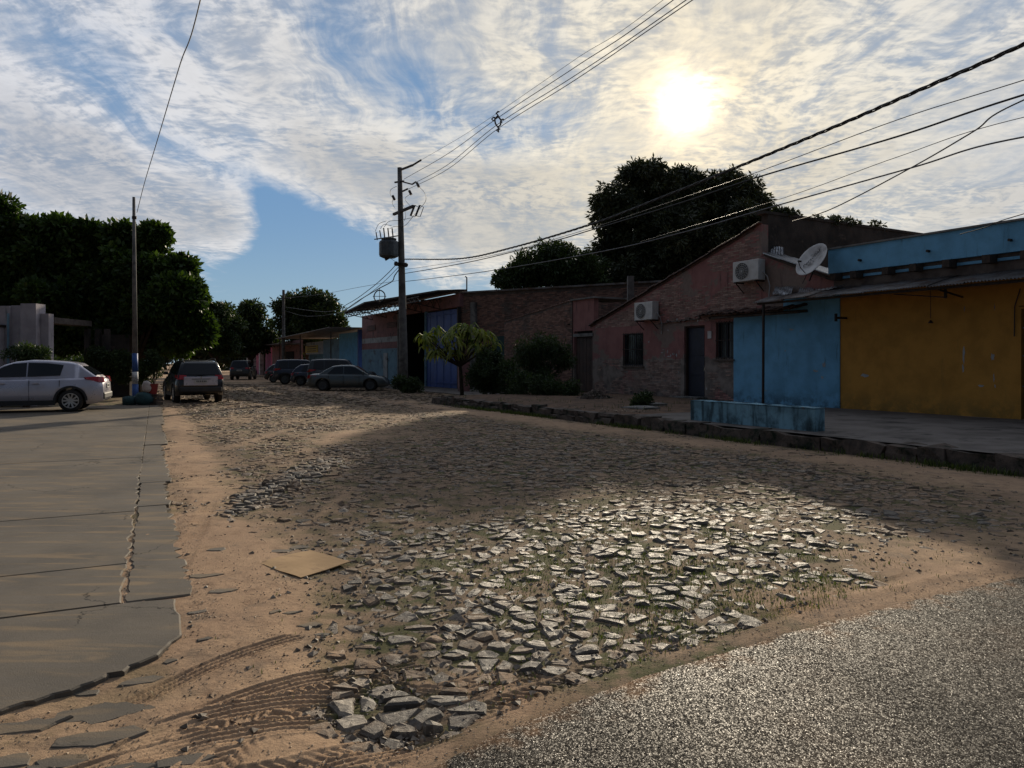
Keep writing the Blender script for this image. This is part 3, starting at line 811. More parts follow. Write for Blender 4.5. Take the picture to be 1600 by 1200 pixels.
# ------------------------------------------------------------------ cobbled street
def in_street(x, y):
    a, c = ac_of(x, y); s, o = so_of(x, y)
    if asph_dist(x, y) < .05: return False
    if c > 5.0 and a < .20: return False
    if c <= 5.0 and a < .3: return False
    if s > -8 and o < 7.32 and s < 16.9: return False
    if s >= 16.9 and o < 3.2: return False
    return True
sx, sy = .128, .084
ca, sa = math.cos(.22), math.sin(.22)
seeds = {}
for j in range(-400, 540):
    for i in range(-225, 190):
        u_, v_ = (i + (.5 if j % 2 else 0) + random.uniform(-.36, .36)) * sx, (j + random.uniform(-.36, .36)) * sy
        X, Y = u_ * ca - v_ * sa, u_ * sa + v_ * ca + 2.0
        if Y < 2.6 or Y > 26 or random.random() < .38 or abs(X) > Y * .76 + 1: continue
        seeds[(i, j)] = (X, Y)
def cell(key):
    X, Y = seeds[key]; i, j = key
    poly = [(-.16, -.13), (.16, -.13), (.16, .13), (-.16, .13)]
    for dj in (-2, -1, 0, 1, 2):
        for di in (-2, -1, 0, 1, 2):
            if not (di or dj): continue
            q = seeds.get((i + di, j + dj))
            if q is None: continue
            nx_, ny_ = q[0] - X, q[1] - Y; h = (nx_ * nx_ + ny_ * ny_) / 2
            out = []; n = len(poly)
            for k in range(n):
                p0, p1 = poly[k], poly[(k + 1) % n]
                d0 = p0[0] * nx_ + p0[1] * ny_ - h; d1 = p1[0] * nx_ + p1[1] * ny_ - h
                if d0 <= 0: out.append(p0)
                if (d0 < 0) != (d1 < 0) and abs(d0 - d1) > 1e-12:
                    t = d0 / (d0 - d1); out.append((p0[0] + (p1[0] - p0[0]) * t, p0[1] + (p1[1] - p0[1]) * t))
            poly = out
            if len(poly) < 3: return None
    # drop near-double corners
    res = []
    for p in poly:
        if not res or math.hypot(p[0] - res[-1][0], p[1] - res[-1][1]) > .018: res.append(p)
    if len(res) > 3 and math.hypot(res[0][0] - res[-1][0], res[0][1] - res[-1][1]) < .018: res.pop()
    return res if len(res) >= 4 else None

keys = [k for k, (x, y) in seeds.items() if in_street(x, y) and abs(x) < y * .74 + .6]
kx = np.array([seeds[k][0] for k in keys]); ky = np.array([seeds[k][1] for k in keys])
kp = pile(kx, ky); kn = np.clip(1.25 * gpx(kx, ky, 480, 1165, 745, 1075), 0, 1) + .45 * gpx(kx, ky, 780, 1080, 1130, 940); kq = gpx(kx, ky, 690, 1050, 1320, 790) + .55 * gpx(kx, ky, 480, 1165, 745, 1075) + .5 * kp; kh = sand_h(kx, ky, False); kc = cover(kx, ky)
stones = []          # (screen size, verts, faces, tone)
rr = random.Random(99)
for n_i, k in enumerate(keys):
    x, y = seeds[k]
    big = rr.random()
    top = -.003 + rr.gauss(0, .0060) + (.010 if big > .94 else 0) + (.045 + .03 * rr.random()) * kp[n_i] + (.010 + .006 * rr.random()) * kn[n_i]
    if y > 9: top += .004
    if kh[n_i] > top + .010: continue
    if rr.random() < .09 + .22 * kc[n_i] - .2 * kp[n_i] - .15 * kn[n_i]: continue
    poly = cell(k)
    if poly is None: continue
    n = len(poly); cx = sum(p[0] for p in poly) / n; cy = sum(p[1] for p in poly) / n
    sh = rr.uniform(.70, .97)
    poly = [(cx + (p[0] - cx) * sh * rr.uniform(.88, 1.04), cy + (p[1] - cy) * sh * rr.uniform(.88, 1.04)) for p in poly]
    if y < 14:       # chip a corner or break an edge so that outlines stay irregular
        q = []
        for i in range(n):
            p0, p1 = poly[i], poly[(i + 1) % n]; q.append(p0)
            if rr.random() < .5:
                t = rr.uniform(.35, .65); w_ = rr.uniform(-.10, .05)
                mx_, my_ = p0[0] + (p1[0] - p0[0]) * t, p0[1] + (p1[1] - p0[1]) * t
                q.append((cx + (mx_ - cx) * (1 + w_), cy + (my_ - cy) * (1 + w_)))
        poly = q; n = len(poly)
    tx, ty = rr.gauss(0, .055), rr.gauss(0, .07)
    if rr.random() < .10: tx *= 2.2; ty *= 2.2
    if y > 12: tx *= .8; ty *= .8
    V = []
    for p in poly: V.append((x + cx + (p[0] - cx) * 1.03, y + cy + (p[1] - cy) * 1.03, -.09))
    bev = rr.uniform(.010, .022)
    for p in poly: V.append((x + p[0], y + p[1], top - bev + p[0] * tx + p[1] * ty))
    ins = rr.uniform(.74, .90)
    for p in poly:
        jx = ins + rr.uniform(-.05, .05)
        q = (cx + (p[0] - cx) * jx, cy + (p[1] - cy) * jx)
        V.append((x + q[0], y + q[1], top + q[0] * tx + q[1] * ty + rr.gauss(0, .0032)))
    ox, oy = cx + rr.uniform(-.02, .02), cy + rr.uniform(-.02, .02)
    V.append((x + ox, y + oy, top + ox * tx + oy * ty + rr.gauss(.0015, .0045)))
    Fc = []
    for i in range(n):
        j = (i + 1) % n
        Fc += [(i, j, n + j), (i, n + j, n + i), (n + i, n + j, 2 * n + j), (n + i, 2 * n + j, 2 * n + i), (2 * n + i, 2 * n + j, 3 * n)]
    ext = max(math.hypot(p[0] - cx, p[1] - cy) for p in poly)
    expo = max(.05, min(1, (top - kh[n_i] + .012) / .03))
    dst = .38 + .55 * kc[n_i] - .75 * kq[n_i] + (.15 if y > 8 else 0) + rr.uniform(-.25, .25)
    stones.append((ext / y * (.3 + expo) * (1 / y) ** .35, V, Fc, rr.random() ** 1.7, dst))
stones.sort(key=lambda s: -s[0])
cob = empty('cobblestone_paving', (0, 0, 0), kind='structure', label='uneven cobbled street of rough split stones half buried in sand')
def pack(lst):
    vv, ff, tt, dd, b = [], [], [], [], 0
    for _, V, Fc, t, ds in lst:
        vv.append(np.array(V)); ff.append(np.array(Fc) + b); tt.append(np.full(len(V), t)); dd.append(np.full(len(V), ds)); b += len(V)
    return np.concatenate(vv), np.concatenate(ff), np.concatenate(tt), np.concatenate(dd)
for s_ in stones[:300]:
    vv, ff, tt, dd = pack([s_])
    np_mesh('stone', vv, ff, MT['stone'], cob, attr=tt, dust=dd)
vv, ff, tt, dd = pack(stones[300:])
np_mesh('smaller_stones', vv, ff, MT['stone'], cob, attr=tt, dust=dd, kind='stuff')
print('stones', len(stones))
# beyond the distance where single stones can be told apart: coarser low stones in one piece
rr = random.Random(8); fv, ff_, ft = [], [], []
for j in range(0, 150):
    for i in range(-170, 60):
        X = (i + rr.uniform(-.35, .35)) * .27 - 2 + (j % 2) * .13; Y = 26 + (j + rr.uniform(-.35, .35)) * .19
        if abs(X) > Y * .75 or rr.random() < .3: continue
        s, o = so_of(X, Y); a, c = ac_of(X, Y)
        if a < .1 or o < 3.3 or (s < 16.9 and o < 7.3): continue
        n = 5; b = len(fv); tz = .012 + rr.gauss(0, .010); tx, ty = rr.gauss(0, .06), rr.gauss(0, .08); a0 = rr.random() * 6
        for r_, z in ((1, -.05), (.9, tz)):
            for k in range(n):
                t = a0 + 6.283 * k / n; dx, dy = math.cos(t) * .12 * r_, math.sin(t) * .085 * r_
                fv.append((X + dx, Y + dy, z + (dx * tx + dy * ty if z > 0 else 0)))
        for k in range(n):
            k2 = (k + 1) % n; ff_ += [(b + k, b + k2, b + n + k2), (b + k, b + n + k2, b + n + k)]
        ff_ += [(b + n, b + n + k, b + n + k + 1) for k in range(1, n - 1)]; ft += [rr.random()] * (2 * n)
np_mesh('far_stones', fv, ff_, MT['stone'], cob, attr=ft, dust=[.55] * len(ft), kind='stuff')

# ------------------------------------------------------------------ gravel, grit, grass between the stones
def scatter(n, gen, size, mat, name, label, flat=.6, seed=1, parent=None, lo=.4):
    r = np.random.default_rng(seed)
    P = gen(r, n); n = len(P)
    base = np.array([(1, 0, 0), (-.5, .87, 0), (-.5, -.87, 0), (.25, .2, 1), (.1, -.3, -.8)])
    S = size * (lo + (1 - lo) * 2.2 * r.random(n) ** 3)
    an = r.random(n) * 6.28
    V = base[None] * (1 + .35 * (r.random((n, 5, 1)) - .5)); V = V * np.array([1, .75, flat]) * S[:, None, None]
    c_, s__ = np.cos(an)[:, None], np.sin(an)[:, None]
    X = V[..., 0] * c_ - V[..., 1] * s__; Y = V[..., 0] * s__ + V[..., 1] * c_
    V = np.stack([X + P[:, :1], Y + P[:, 1:2], V[..., 2] + P[:, 2:3]], -1).reshape(-1, 3)
    Fb = np.array([(0, 1, 3), (1, 2, 3), (2, 0, 3), (1, 0, 4), (2, 1, 4), (0, 2, 4)])
    Fc = (Fb[None] + (np.arange(n) * 5)[:, None, None]).reshape(-1, 3)
    return np_mesh(name, V, Fc, MT[mat], parent, attr=np.repeat(r.random(n), 5), kind='stuff', label=label)
def gen_street(r, n):
    Y = 2.7 + 16 * r.random(n) ** 2.0; X = (r.random(n) - .5) * 2 * (Y * .73 + .5)
    a, c = ac_of(X, Y); s, o = so_of(X, Y)
    keep = (asph_dist(X, Y) > -.02) & ~((c > 4.6) & (a < .12)) & (a > -.9) & (o > 7.4)
    dens = fbm(X, Y, 1.4, 4, 77) + .55
    keep &= r.random(n) < dens
    X, Y = X[keep], Y[keep]
    return np.stack([X, Y, sand_h(X, Y) + .002], 1)
scatter(30000, gen_street, .0062, 'pebble', 'gravel', 'loose grit and small pebbles spread over the sand', seed=4, flat=.35)
def gen_near(r, n):
    Y = 2.7 + 3.4 * r.random(n) ** 1.3; X = -2.6 + 3.4 * r.random(n)
    a, c = ac_of(X, Y); k = (asph_dist(X, Y) > .0) & ~((c > 4.6) & (a < .12)) & (r.random(n) < np.clip(fbm(X, Y, 2.4, 4, 91) * 3 + .45, .05, 1))
    X, Y = X[k], Y[k]; return np.stack([X, Y, sand_h(X, Y) + .0015], 1)
scatter(16000, gen_near, .0042, 'chip', 'fine_gravel', 'fine gravel over the sand in the foreground', flat=.5, seed=45, lo=.3)
def gen_chip(r, n):
    Y = 2.8 + 13 * r.random(n) ** 1.6; X = (r.random(n) - .5) * 2 * (Y * .73 + .5)
    a, c = ac_of(X, Y); s, o = so_of(X, Y)
    keep = (asph_dist(X, Y) > .03) & ~((c > 4.6) & (a < .15)) & (a > .1) & (o > 7.5) & (r.random(n) < np.clip(1.15 - 1.1 * cover(X, Y), .03, 1))
    X, Y = X[keep], Y[keep]
    return np.stack([X, Y, sand_h(X, Y, False) + .003], 1)
scatter(26000, gen_chip, .020, 'chip', 'stone_chips', 'small broken stone chips filling the joints of the cobbles', flat=.45, seed=44, lo=.35)
def gen_edge(r, n):
    t = r.random(n); i = r.random(n)
    X = -1 + 6 * r.random(n); Y = np.interp(X, _ax, _ay) + r.normal(0, .10, n)
    a = AE + .02 + r.normal(0, .014, n); c = 5.4 + 14 * r.random(n) ** 1.6
    c = np.minimum(c, 5.4 + 3.6 * r.random(n)); x2, y2 = xy_of(a, c)
    a3 = .2 + np.abs(r.normal(0, .10, n)); c3 = 4.9 + 14 * r.random(n) ** 1.5
    x3, y3 = xy_of(a3, c3)
    k = r.integers(0, 3, n)
    X = np.where(k == 0, X, np.where(k == 1, x2, x3)); Y = np.where(k == 0, Y, np.where(k == 1, y2, y3))
    Z = np.where(k == 1, .022, np.where(k == 0, .010, sand_h(X, Y) + .003))
    return np.stack([X, Y, Z], 1)
scatter(5000, gen_edge, .0075, 'pebble', 'crumbled_rubble', 'crumbled bits of tarmac and grit in the cracks', seed=9, flat=.3)
def gen_asph(r, n):
    Y = 1.9 + 4.5 * r.random(n) ** 1.5; X = -1 + 6 * r.random(n)
    k = (asph_dist(X, Y) < -.02); X, Y = X[k], Y[k]
    return np.stack([X, Y, X * 0 + .0115], 1)
scatter(12000, gen_asph, .0058, 'pebble', 'road_chippings', 'coarse stone chippings standing in the asphalt', flat=.45, seed=12, lo=.6)

def blades(P, hmin, hmax, width, mat, name, parent=None, lean=.5, seed=2, **kw):
    """P (n,3) root points; every blade is a bent two-quad strip"""
    r = np.random.default_rng(seed); n = len(P)
    H = hmin + (hmax - hmin) * r.random(n); an = r.random(n) * 6.283; ln = lean * (r.random(n) + .2) * H
    d = np.stack([np.cos(an), np.sin(an), an * 0], 1); w = np.stack([-np.sin(an), np.cos(an), an * 0], 1) * (width * (0.6 + .8 * r.random(n)))[:, None]
    up = np.array([0, 0, 1.0])
    p0 = P; p1 = P + d * (ln * .35)[:, None] + up * (H * .6)[:, None]; p2 = P + d * ln[:, None] + up * H[:, None] * .95
    V = np.stack([p0 - w, p0 + w, p1 + w * .8, p1 - w * .8, p2 + w * .12, p2 - w * .12], 1).reshape(-1, 3)
    b = (np.arange(n) * 6)[:, None]
    Fc = np.concatenate([b + np.array([0, 1, 2, 3]), b + np.array([3, 2, 4, 5])])
    return np_mesh(name, V, Fc, MT[mat], parent, attr=np.repeat(r.random(n), 6), **kw)
r_ = np.random.default_rng(31)
n = 90000
Y = 3.4 + 5.6 * r_.random(n) ** 1.3; X = -1.9 + 6.2 * r_.random(n)
dens = (1.0 * gpx(X, Y, 690, 1030, 1200, 800) + .8 * gpx(X, Y, 860, 1010, 1120, 930) + .5 * gpx(X, Y, 1150, 960, 1300, 850)) * np.clip(fbm(X, Y, 3.1, 4, 8) * 5 + .55, 0, 1) + .003
k = (r_.random(n) < dens) & (asph_dist(X, Y) > .03); X, Y = X[k], Y[k]
blades(np.stack([X, Y, sand_h(X, Y, False) - .002], 1), .010, .032, .0022, 'grass', 'joint_grass', kind='stuff', label='short grass and moss growing between the sunlit cobbles')

# cardboard sheet lying flat, folded across the middle
def card():
    pts = [(402, 877), (470, 900), (548, 877), (486, 857)]
    q = [Gp(px, py, .03) for px, py in pts]
    m = MB(); nseg = 8
    g = []
    for i in range(nseg + 1):
        for j in range(nseg + 1):
            u_, v_ = i / nseg, j / nseg
            a = q[0].lerp(q[3], u_); b = q[1].lerp(q[2], u_); p = a.lerp(b, v_)
            z = .014 + .008 * math.sin(u_ * 3.1) + .010 * abs(u_ - .5) + .012 * (v_ * u_) ** 2 + .003 * math.sin(v_ * 9 + u_ * 4)
            g.append((p.x, p.y, z))
    k = len(g); m.v = g + [(x, y, z - .006) for x, y, z in g]
    W = nseg + 1
    for i in range(nseg):
        for j in range(nseg):
            a = i * W + j; m.f.append((a, a + 1, a + W + 1, a + W)); m.f.append((k + a, k + a + W, k + a + W + 1, k + a + 1))
    for i in range(nseg):
        for a, b in ((i, i + 1), (nseg * W + i + 1, nseg * W + i), ((i + 1) * W, i * W), (i * W + nseg, (i + 1) * W + nseg)):
            m.f.append((a, b, b + k, a + k))
    o = m.build('cardboard_sheet', MT['card'], label='flattened brown cardboard sheet lying on the sand beside the cobbles', cat='cardboard')
card()

# ================================================================== RIGHT SIDE: raised pavement and kerb
PZ = .28; OC = 7.20
def gen_pave():
    m = MB()
    ss = np.concatenate([np.arange(-24, 16.61, .35)])
    front = [OC - .12 + .05 * float(fbm(np.array([s]), np.array([2.]), 2.2, 3, 5)[0]) for s in ss]
    os_ = [-.0, 1.5, 3, 4.5, 6.0]
    W = len(os_) + 1; pts = []
    for s, f in zip(ss, front):
        for o in os_ + [f]:
            z = PZ + .012 * float(fbm(np.array([s]), np.array([o]), .9, 3, 15)[0]) - (.015 if o > 6.5 else 0)
            pts.append(tuple(Fp(s, o, z)))
    m.v = pts
    for i in range(len(ss) - 1):
        for j in range(W - 1):
            a = i * W + j; m.f.append((a, a + W, a + W + 1, a + 1))
    return m.build('raised_pavement', MT['pavement'], kind='structure', label='worn concrete pavement raised above the street')
gen_pave()
# earth bed in front of the sheds (left part of the pavement)
m = MB(); rr = random.Random(4); W = 12; pts = []
ss = np.arange(5.5, 16.9, .3)
for s in ss:
    for j in range(W + 1):
        o = .05 + (OC - .25) * j / W
        h = PZ + .012 + .05 * math.exp(-((s - 13) / 5) ** 2) + .05 * rr.random() * math.exp(-((o - 3.5) / 3) ** 2)
        if j in (0, W) : h = PZ - .02
        if s < 6.3: h -= .06 * (6.3 - s)
        pts.append(tuple(Fp(s, o, h)))
m.v = pts
for i in range(len(ss) - 1):
    for j in range(W):
        a = i * (W + 1) + j; m.f.append((a, a + W + 1, a + W + 2, a + 1))
m.build('earth_bed', MT['soil'], smooth=True, kind='structure', label='bare earth bed between the kerb and the brick houses')

kerb = empty('kerb_wall', (0, 0, 0), kind='structure', label='crumbling stone kerb wall along the raised pavement')
def rough_block(s0, s1, o0, o1, z0, z1, rr, j=.032):
    """block with bulged, chipped faces in the street-front frame (about 48 triangles)"""
    m = MB(); S = [s0, (s0 + s1) / 2, s1]; O = [o0, o1]; Z = [z0, (z0 + z1) / 2, z1]
    idx = {}
    for a, s in enumerate(S):
        for b, o in enumerate(O):
            for c, z in enumerate(Z):
                cut = .018 if (a != 1 and c == 2) else 0
                p = Fp(s + rr.uniform(-j, j), o + rr.uniform(-j, j) - (cut if b else 0), z + (rr.uniform(-j, j) if c else 0) - cut)
                idx[a, b, c] = len(m.v); m.v.append(tuple(p))
    q = lambda *k: m.f.append(tuple(idx[i] for i in k))
    for a in (0, 1):
        for c in (0, 1):
            q((a, 1, c), (a, 1, c + 1), (a + 1, 1, c + 1), (a + 1, 1, c)); q((a, 0, c), (a + 1, 0, c), (a + 1, 0, c + 1), (a, 0, c + 1))
        q((a, 0, 2), (a + 1, 0, 2), (a + 1, 1, 2), (a, 1, 2))
    for c in (0, 1):
        q((0, 0, c), (0, 0, c + 1), (0, 1, c + 1), (0, 1, c)); q((2, 0, c), (2, 1, c), (2, 1, c + 1), (2, 0, c + 1))
    return m
rr = random.Random(17); s = -14.0
while s < 16.7:
    L = rr.uniform(.35, .85)
    e = min(s + L, 16.8)
    kind = rr.random()
    top = PZ - .005 + rr.uniform(-.04, .02)
    if s > 4.5 and kind < .4: top += rr.uniform(.0, .05)
    o1 = OC + rr.uniform(-.05, .06)
    if s > 5 and rr.random() < .4:      # two courses, the upper set back
        zc = PZ * rr.uniform(.45, .6)
        rough_block(s, e - .015, OC - .35, o1 + .05, -.1, zc, rr).build('kerb_stone', MT['kerb'], kerb)
        rough_block(s + .02, e - .03, OC - .38, o1 - .06, zc + .004, top, rr).build('kerb_stone', MT['kerb'], kerb)
    else:
        rough_block(s, e - .015, OC - .36, o1, -.1, top, rr, .036).build('kerb_stone', MT['kerb'], kerb)
    s = e
# rounded end of the pavement towards the blue gate
for k in range(9):
    a = k / 8 * math.pi / 2
    o = OC - .15 - 1.9 * (1 - math.cos(a)) - max(0, k - 7) * .4; s = 16.75 + 1.9 * math.sin(a)
    b = MB(); c = Fp(s, o, 0); t = rr.uniform(.16, .24)
    rough_block(s - .3, s + .3, o - .3, o + .22, -.1, t, rr, .03).build('kerb_stone', MT['kerb'], kerb)
m = MB(); poly = [Fp(16.4, 0.02, 0), Fp(16.4, OC - .3, 0)] + [Fp(16.75 + 1.8 * math.sin(k / 8 * math.pi / 2), OC - .25 - 1.8 * (1 - math.cos(k / 8 * math.pi / 2)), 0) for k in range(9)] + [Fp(18.5, .02, 0)]
m.prism([(p.x, p.y) for p in poly], -.1, .17).build('earth_verge', MT['soil'], kind='structure', label='low earth verge at the rounded end of the pavement')
m = MB(); poly = [Fp(18.6, -.0, 0), Fp(18.6, 4.6, 0), Fp(22, 3.2, 0), Fp(48, 3.0, 0), Fp(48, -.0, 0)]
m.prism([(p.x, p.y) for p in poly], -.1, .035).build('gate_forecourt', MT['pavement'], kind='structure', label='low concrete forecourt in front of the blue gate')

# ================================================================== YELLOW AND BLUE SHOP
sYB = S_(1313); sBL = S_(1147)
shop = empty('painted_shop_building', Fp(0, 0, 0), label='single storey shop front painted yellow and light blue with tin awning', cat='building')
shop.location = (0, 0, 0)
ds0, ds1 = S_(1592) - 1.25, S_(1592)        # doorway
WT = 4.15
m = MB(); m.fbox(ds1, sYB, -.30, 0, PZ, WT); m.fbox(ds0 - 2.6, ds0, -.30, 0, PZ, WT); m.fbox(ds0, ds1, -.30, 0, PZ + 2.62, WT)
m.build('yellow_wall', MT['yellow'], shop)
m = MB(); m.fbox(sYB + .003, 6.8, -.28, .025, PZ, 3.66); m.fbox(6.803, sBL, -.28, .025, PZ, 3.14); m.build('blue_wall', MT['blue'], shop)
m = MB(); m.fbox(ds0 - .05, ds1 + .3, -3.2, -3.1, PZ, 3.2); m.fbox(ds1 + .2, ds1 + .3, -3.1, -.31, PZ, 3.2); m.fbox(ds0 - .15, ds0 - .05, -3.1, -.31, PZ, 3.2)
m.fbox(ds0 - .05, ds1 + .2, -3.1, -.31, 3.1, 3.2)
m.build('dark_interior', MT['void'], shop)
# door grille
dm = MB(); w = .05
dm.fbox(ds1 - w, ds1 - .002, -.12, .012, PZ, PZ + 2.6); dm.fbox(ds0 + .002, ds0 + w, -.12, .012, PZ, PZ + 2.6); dm.fbox(ds0 + w, ds1 - w, -.12, .012, PZ + 2.55, PZ + 2.6)
dfr = dm.build('door_frame', MT['yellow'], shop)
for k in range(9):
    s = ds0 + .12 + k * .125
    MB().fbox(s, s + .016, -.06, -.044, PZ + .02, PZ + 2.55).build('bar', MT['steel_dark'], dfr)
for z in (.75, 1.45, 2.1):
    MB().fbox(ds0 + w, ds1 - w, -.07, -.052, PZ + z, PZ + z + .03).build('rail', MT['zinc'], dfr)
# parapet
zb, zt = 4.15, 4.84
s_end = S_(1299)
m = MB(); m.fbox(-6, s_end, -.25, .14, zb, zt); m.build('parapet', MT['blue'], shop)
m = MB(); m.fbox(-6, s_end + .05, -.29, .19, zt + .002, zt + .05); m.build('coping', MT['concrete'], shop)
m = MB(); m.fbox(-6, s_end - .1, -.2, .03, 3.66, zb - .002); m.build('rendered_band', MT['mortar'], shop)
MB().fbox(-6, s_end - .1, .034, .07, 3.98, 4.05).build('band_strip', MT['blue'], shop)
for px in (1315, 1347, 1397, 1440, 1492, 1555, 1615):
    s, _ = SZ(px, 400)
    MB().fbox(s - .09, s + .09, .072, .40, 3.93, 4.12).build('beam_end', MT['wood_dark'], shop)
for px in (1345, 1452, 1580):
    s, _ = SZ(px, 400, .14)
    MB().tube([Fp(s, .12, 4.42), Fp(s, .24, 4.42)], .035, 8).build('drain_spout', MT['steel_dark'], shop)
# corrugated awning: separate sheets
aw = empty('awning', (0, 0, 0)); aw.parent = shop
def corr_sheet(s0, s1, oz, amp=.018, pitch=.076, parent=None, mat='zinc_old', name='corrugated_sheet', droop=0.0):
    """oz: list of (o, z) from back to front"""
    n = max(4, int((s1 - s0) / (pitch / 4))); V = []; Fc = []
    for k, (o, z) in enumerate(oz):
        for i in range(n + 1):
            s = s0 + (s1 - s0) * i / n
            V.append(tuple(Fp(s, o, z + amp * math.cos(2 * math.pi * s / pitch) + droop * k * math.sin(s * 1.7))))
    W = n + 1; R = len(oz)
    top = len(V)
    V += [(x, y, z - .006) for x, y, z in V]
    for k in range(R - 1):
        for i in range(n):
            a = k * W + i; Fc.append((a, a + 1, a + W + 1, a + W)); Fc.append((top + a, top + a + W, top + a + W + 1, top + a + 1))
    for i in range(n):
        a = (R - 1) * W + i; Fc.append((a, a + 1, top + a + 1, top + a))
    return np_mesh(name, V, Fc, MT[mat], parent, smooth=False)
s = -6.0; k = 0
rr = random.Random(3)
while s < 6.75:
    e = min(s + rr.uniform(.80, .9), 6.85)
    dz = rr.uniform(-.012, .012); df = rr.uniform(-.03, .04)
    corr_sheet(s - .06, e, [(.01, 3.74 + dz), (.7, 3.58 + dz), (1.30 + df, 3.41 + dz * 1.5)], parent=aw, droop=.004)
    s = e
m = MB()
for o, z in ((.35, 3.60), (1.15, 3.39)): MB().fbox(-6, 6.8, o - .03, o + .03, z - .06, z).build('purlin', MT['wood_dark'], aw)
for px in (1483,):
    s, _ = SZ(px, 470, .6)
    MB().bar(Fp(s, .03, 3.2), Fp(s, 1.05, 3.34), .035).build('bracket', MT['steel_dark'], aw)
s1, _ = SZ(1405, 470, .6); s2, _ = SZ(1485, 470, .6)
MB().bar(Fp(s1, .8, 3.34), Fp(s2, .8, 3.16), .025).build('brace', MT['steel_dark'], aw)
MB().bar(Fp(s2, .8, 3.14), Fp(s2, .8, 3.42), .05).build('hanger', MT['steel_dark'], aw)
MB().tube([Fp(6.62, 1.12, PZ), Fp(6.60, 1.12, 3.36)], .04, 10).build('post', MT['steel_dark'], aw)
# hanging lamp holder, bracket stub and a conduit beside the door
s, z = SZ(1456, 505, .1)
m = MB(); m.tube([Fp(s, .15, 3.5), Fp(s, .15, z + .12)], .008, 5); m.lathe([(.015, .08), (.03, .05), (.06, .01), (.06, 0)], 10, Fp(s, .15, z)); m.build('hanging_lamp', MT['steel_dark'], shop)
s, z = SZ(1320, 497, .1)
m = MB(); m.bar(Fp(s, .03, z), Fp(s + .05, .45, z), .06); m.bar(Fp(s + .05, .42, z - .1), Fp(s + .05, .42, z + .12), .06); m.build('wall_bracket', MT['steel_dark'], shop)
s, _ = SZ(1587, 480, .03)
MB().tube([Fp(s - .1, .03, 3.3), Fp(s + .02, .03, 2.9), Fp(s + .03, .03, 2.2)], .012, 5).build('conduit', MT['cable'], shop)
# chipped patches of plaster where the two paints meet and where posters were torn off
def chip(px, py, w, h, seed, mat='band_white', o=.0, parent=shop):
    rr = random.Random(seed); s, z = SZ(px, py, o); n = 11; pts = []
    for i in range(n):
        t = 2 * math.pi * i / n; r = rr.uniform(.35, 1.1)
        pts.append((s + math.cos(t) * w * r, z + math.sin(t) * h * r))
    m = MB(); a = [Fp(p[0], o + .001, p[1]) for p in pts]; b = [Fp(p[0], o + .005, p[1]) for p in pts]
    m.v = [tuple(p) for p in a + b]; m.f = [tuple(n + i for i in range(n))] + [(i, (i + 1) % n, n + (i + 1) % n, n + i) for i in range(n)]
    m.build('paint_chip', MT[mat], parent)
for a in [(1311, 560, .05, .28, 1), (1309, 600, .08, .18, 2), (1312, 530, .03, .2, 3), (1350, 586, .16, .07, 4), (1506, 555, .03, .22, 5), (1505, 575, .025, .14, 6), (1551, 558, .07, .13, 7),
          (1553, 590, .02, .14, 8), (1554, 480, .015, .10, 9), (1507, 483, .015, .10, 10), (1533, 603, .10, .03, 11), (1555, 603, .02, .05, 12)]:
    chip(*a)
for a in [(1236, 515, .10, .04, 21), (1252, 517, .06, .025, 22), (1275, 580, .10, .05, 23), (1288, 570, .07, .10, 24), (1285, 590, .05, .05, 25), (1227, 548, .03, .03, 26)]:
    chip(*a[:4], a[4], 'band_white', .027)

# low blue wall on the kerb
s0, _ = SZ(1275, 650, 6.6); s1, _ = SZ(1080, 650, 6.6)
lw = empty('low_blue_wall', (0, 0, 0), label='low mouldy blue wall standing on the kerb before the blue shop wall', cat='wall')
m = MB(); n = 14
m.fbox(s0, s1, 6.35, 6.62, PZ - .02, .70, z1b=.71)
m.build('wall_body', MT['blue_low'], lw)
rr = random.Random(6)
k = s0
while k < s1 - .1:
    e = min(k + rr.uniform(.5, .9), s1); m = rough_block(k + .004, e - .004, 6.34, 6.63, .712, .735, rr, .004); m.build('coping_stone', MT['blue_low'], lw); k = e

# satellite dish on the awning
s, z = SZ(1271, 408, .55)
dish = empty('satellite_dish', Fp(s, .55, z), label='white satellite dish with script lettering above the tin awning', cat='satellite dish')
aim = (Vector((-.80, -.30, .50))).normalized()
R = aim.to_track_quat('Z', 'Y').to_matrix()
def Rv(v): return R @ Vector(v)
# build the reflector in its own frame: long axis tilted to the upper right
prof = [(0, 0)] + [(.03 + .39 * t, .085 * t * t) for t in np.linspace(.05, 1, 9)] + [(.425, .080)] + [(.39 * t + .03, .085 * t * t - .010) for t in np.linspace(1, .05, 6)]
m = MB(M=R.to_4x4() @ Matrix.Diagonal((1.28, 1.28, 1.2, 1))); m.lathe([(max(r, .0005), h) for r, h in prof], 36); m.build('reflector', MT['white'], dish, smooth=True)
lnb = Rv((0, -.30, .46))
m = MB(); m.tube([Rv((0, -.46, .07)), Rv((0, -.42, .30)), lnb], .012, 6); m.build('feed_arm', MT['steel_dark'], dish)
m = MB(); m.tube([lnb, lnb + Rv((0, .05, -.09))], .028, 8); m.build('receiver', MT['steel_dark'], dish)
m = MB(); m.tube([(0, 0, 0), Rv((0, -.02, -.12)), Vector((-.04, .2, -.55))], .022, 8); m.tube([Vector((-.04, .2, -.2)), Vector((-.2, .3, -.62))], .012, 6); m.build('mount', MT['steel_dark'], dish)
fc = bpy.data.curves.new('lettering', 'FONT'); fc.body = "Personal"; fc.size = .19; fc.shear = .35; fc.extrude = .002; fc.align_x = 'CENTER'; fc.align_y = 'CENTER'
_tmp = bpy.data.objects.new('lettering_curve', fc); COL.objects.link(_tmp)
bpy.context.view_layer.update()
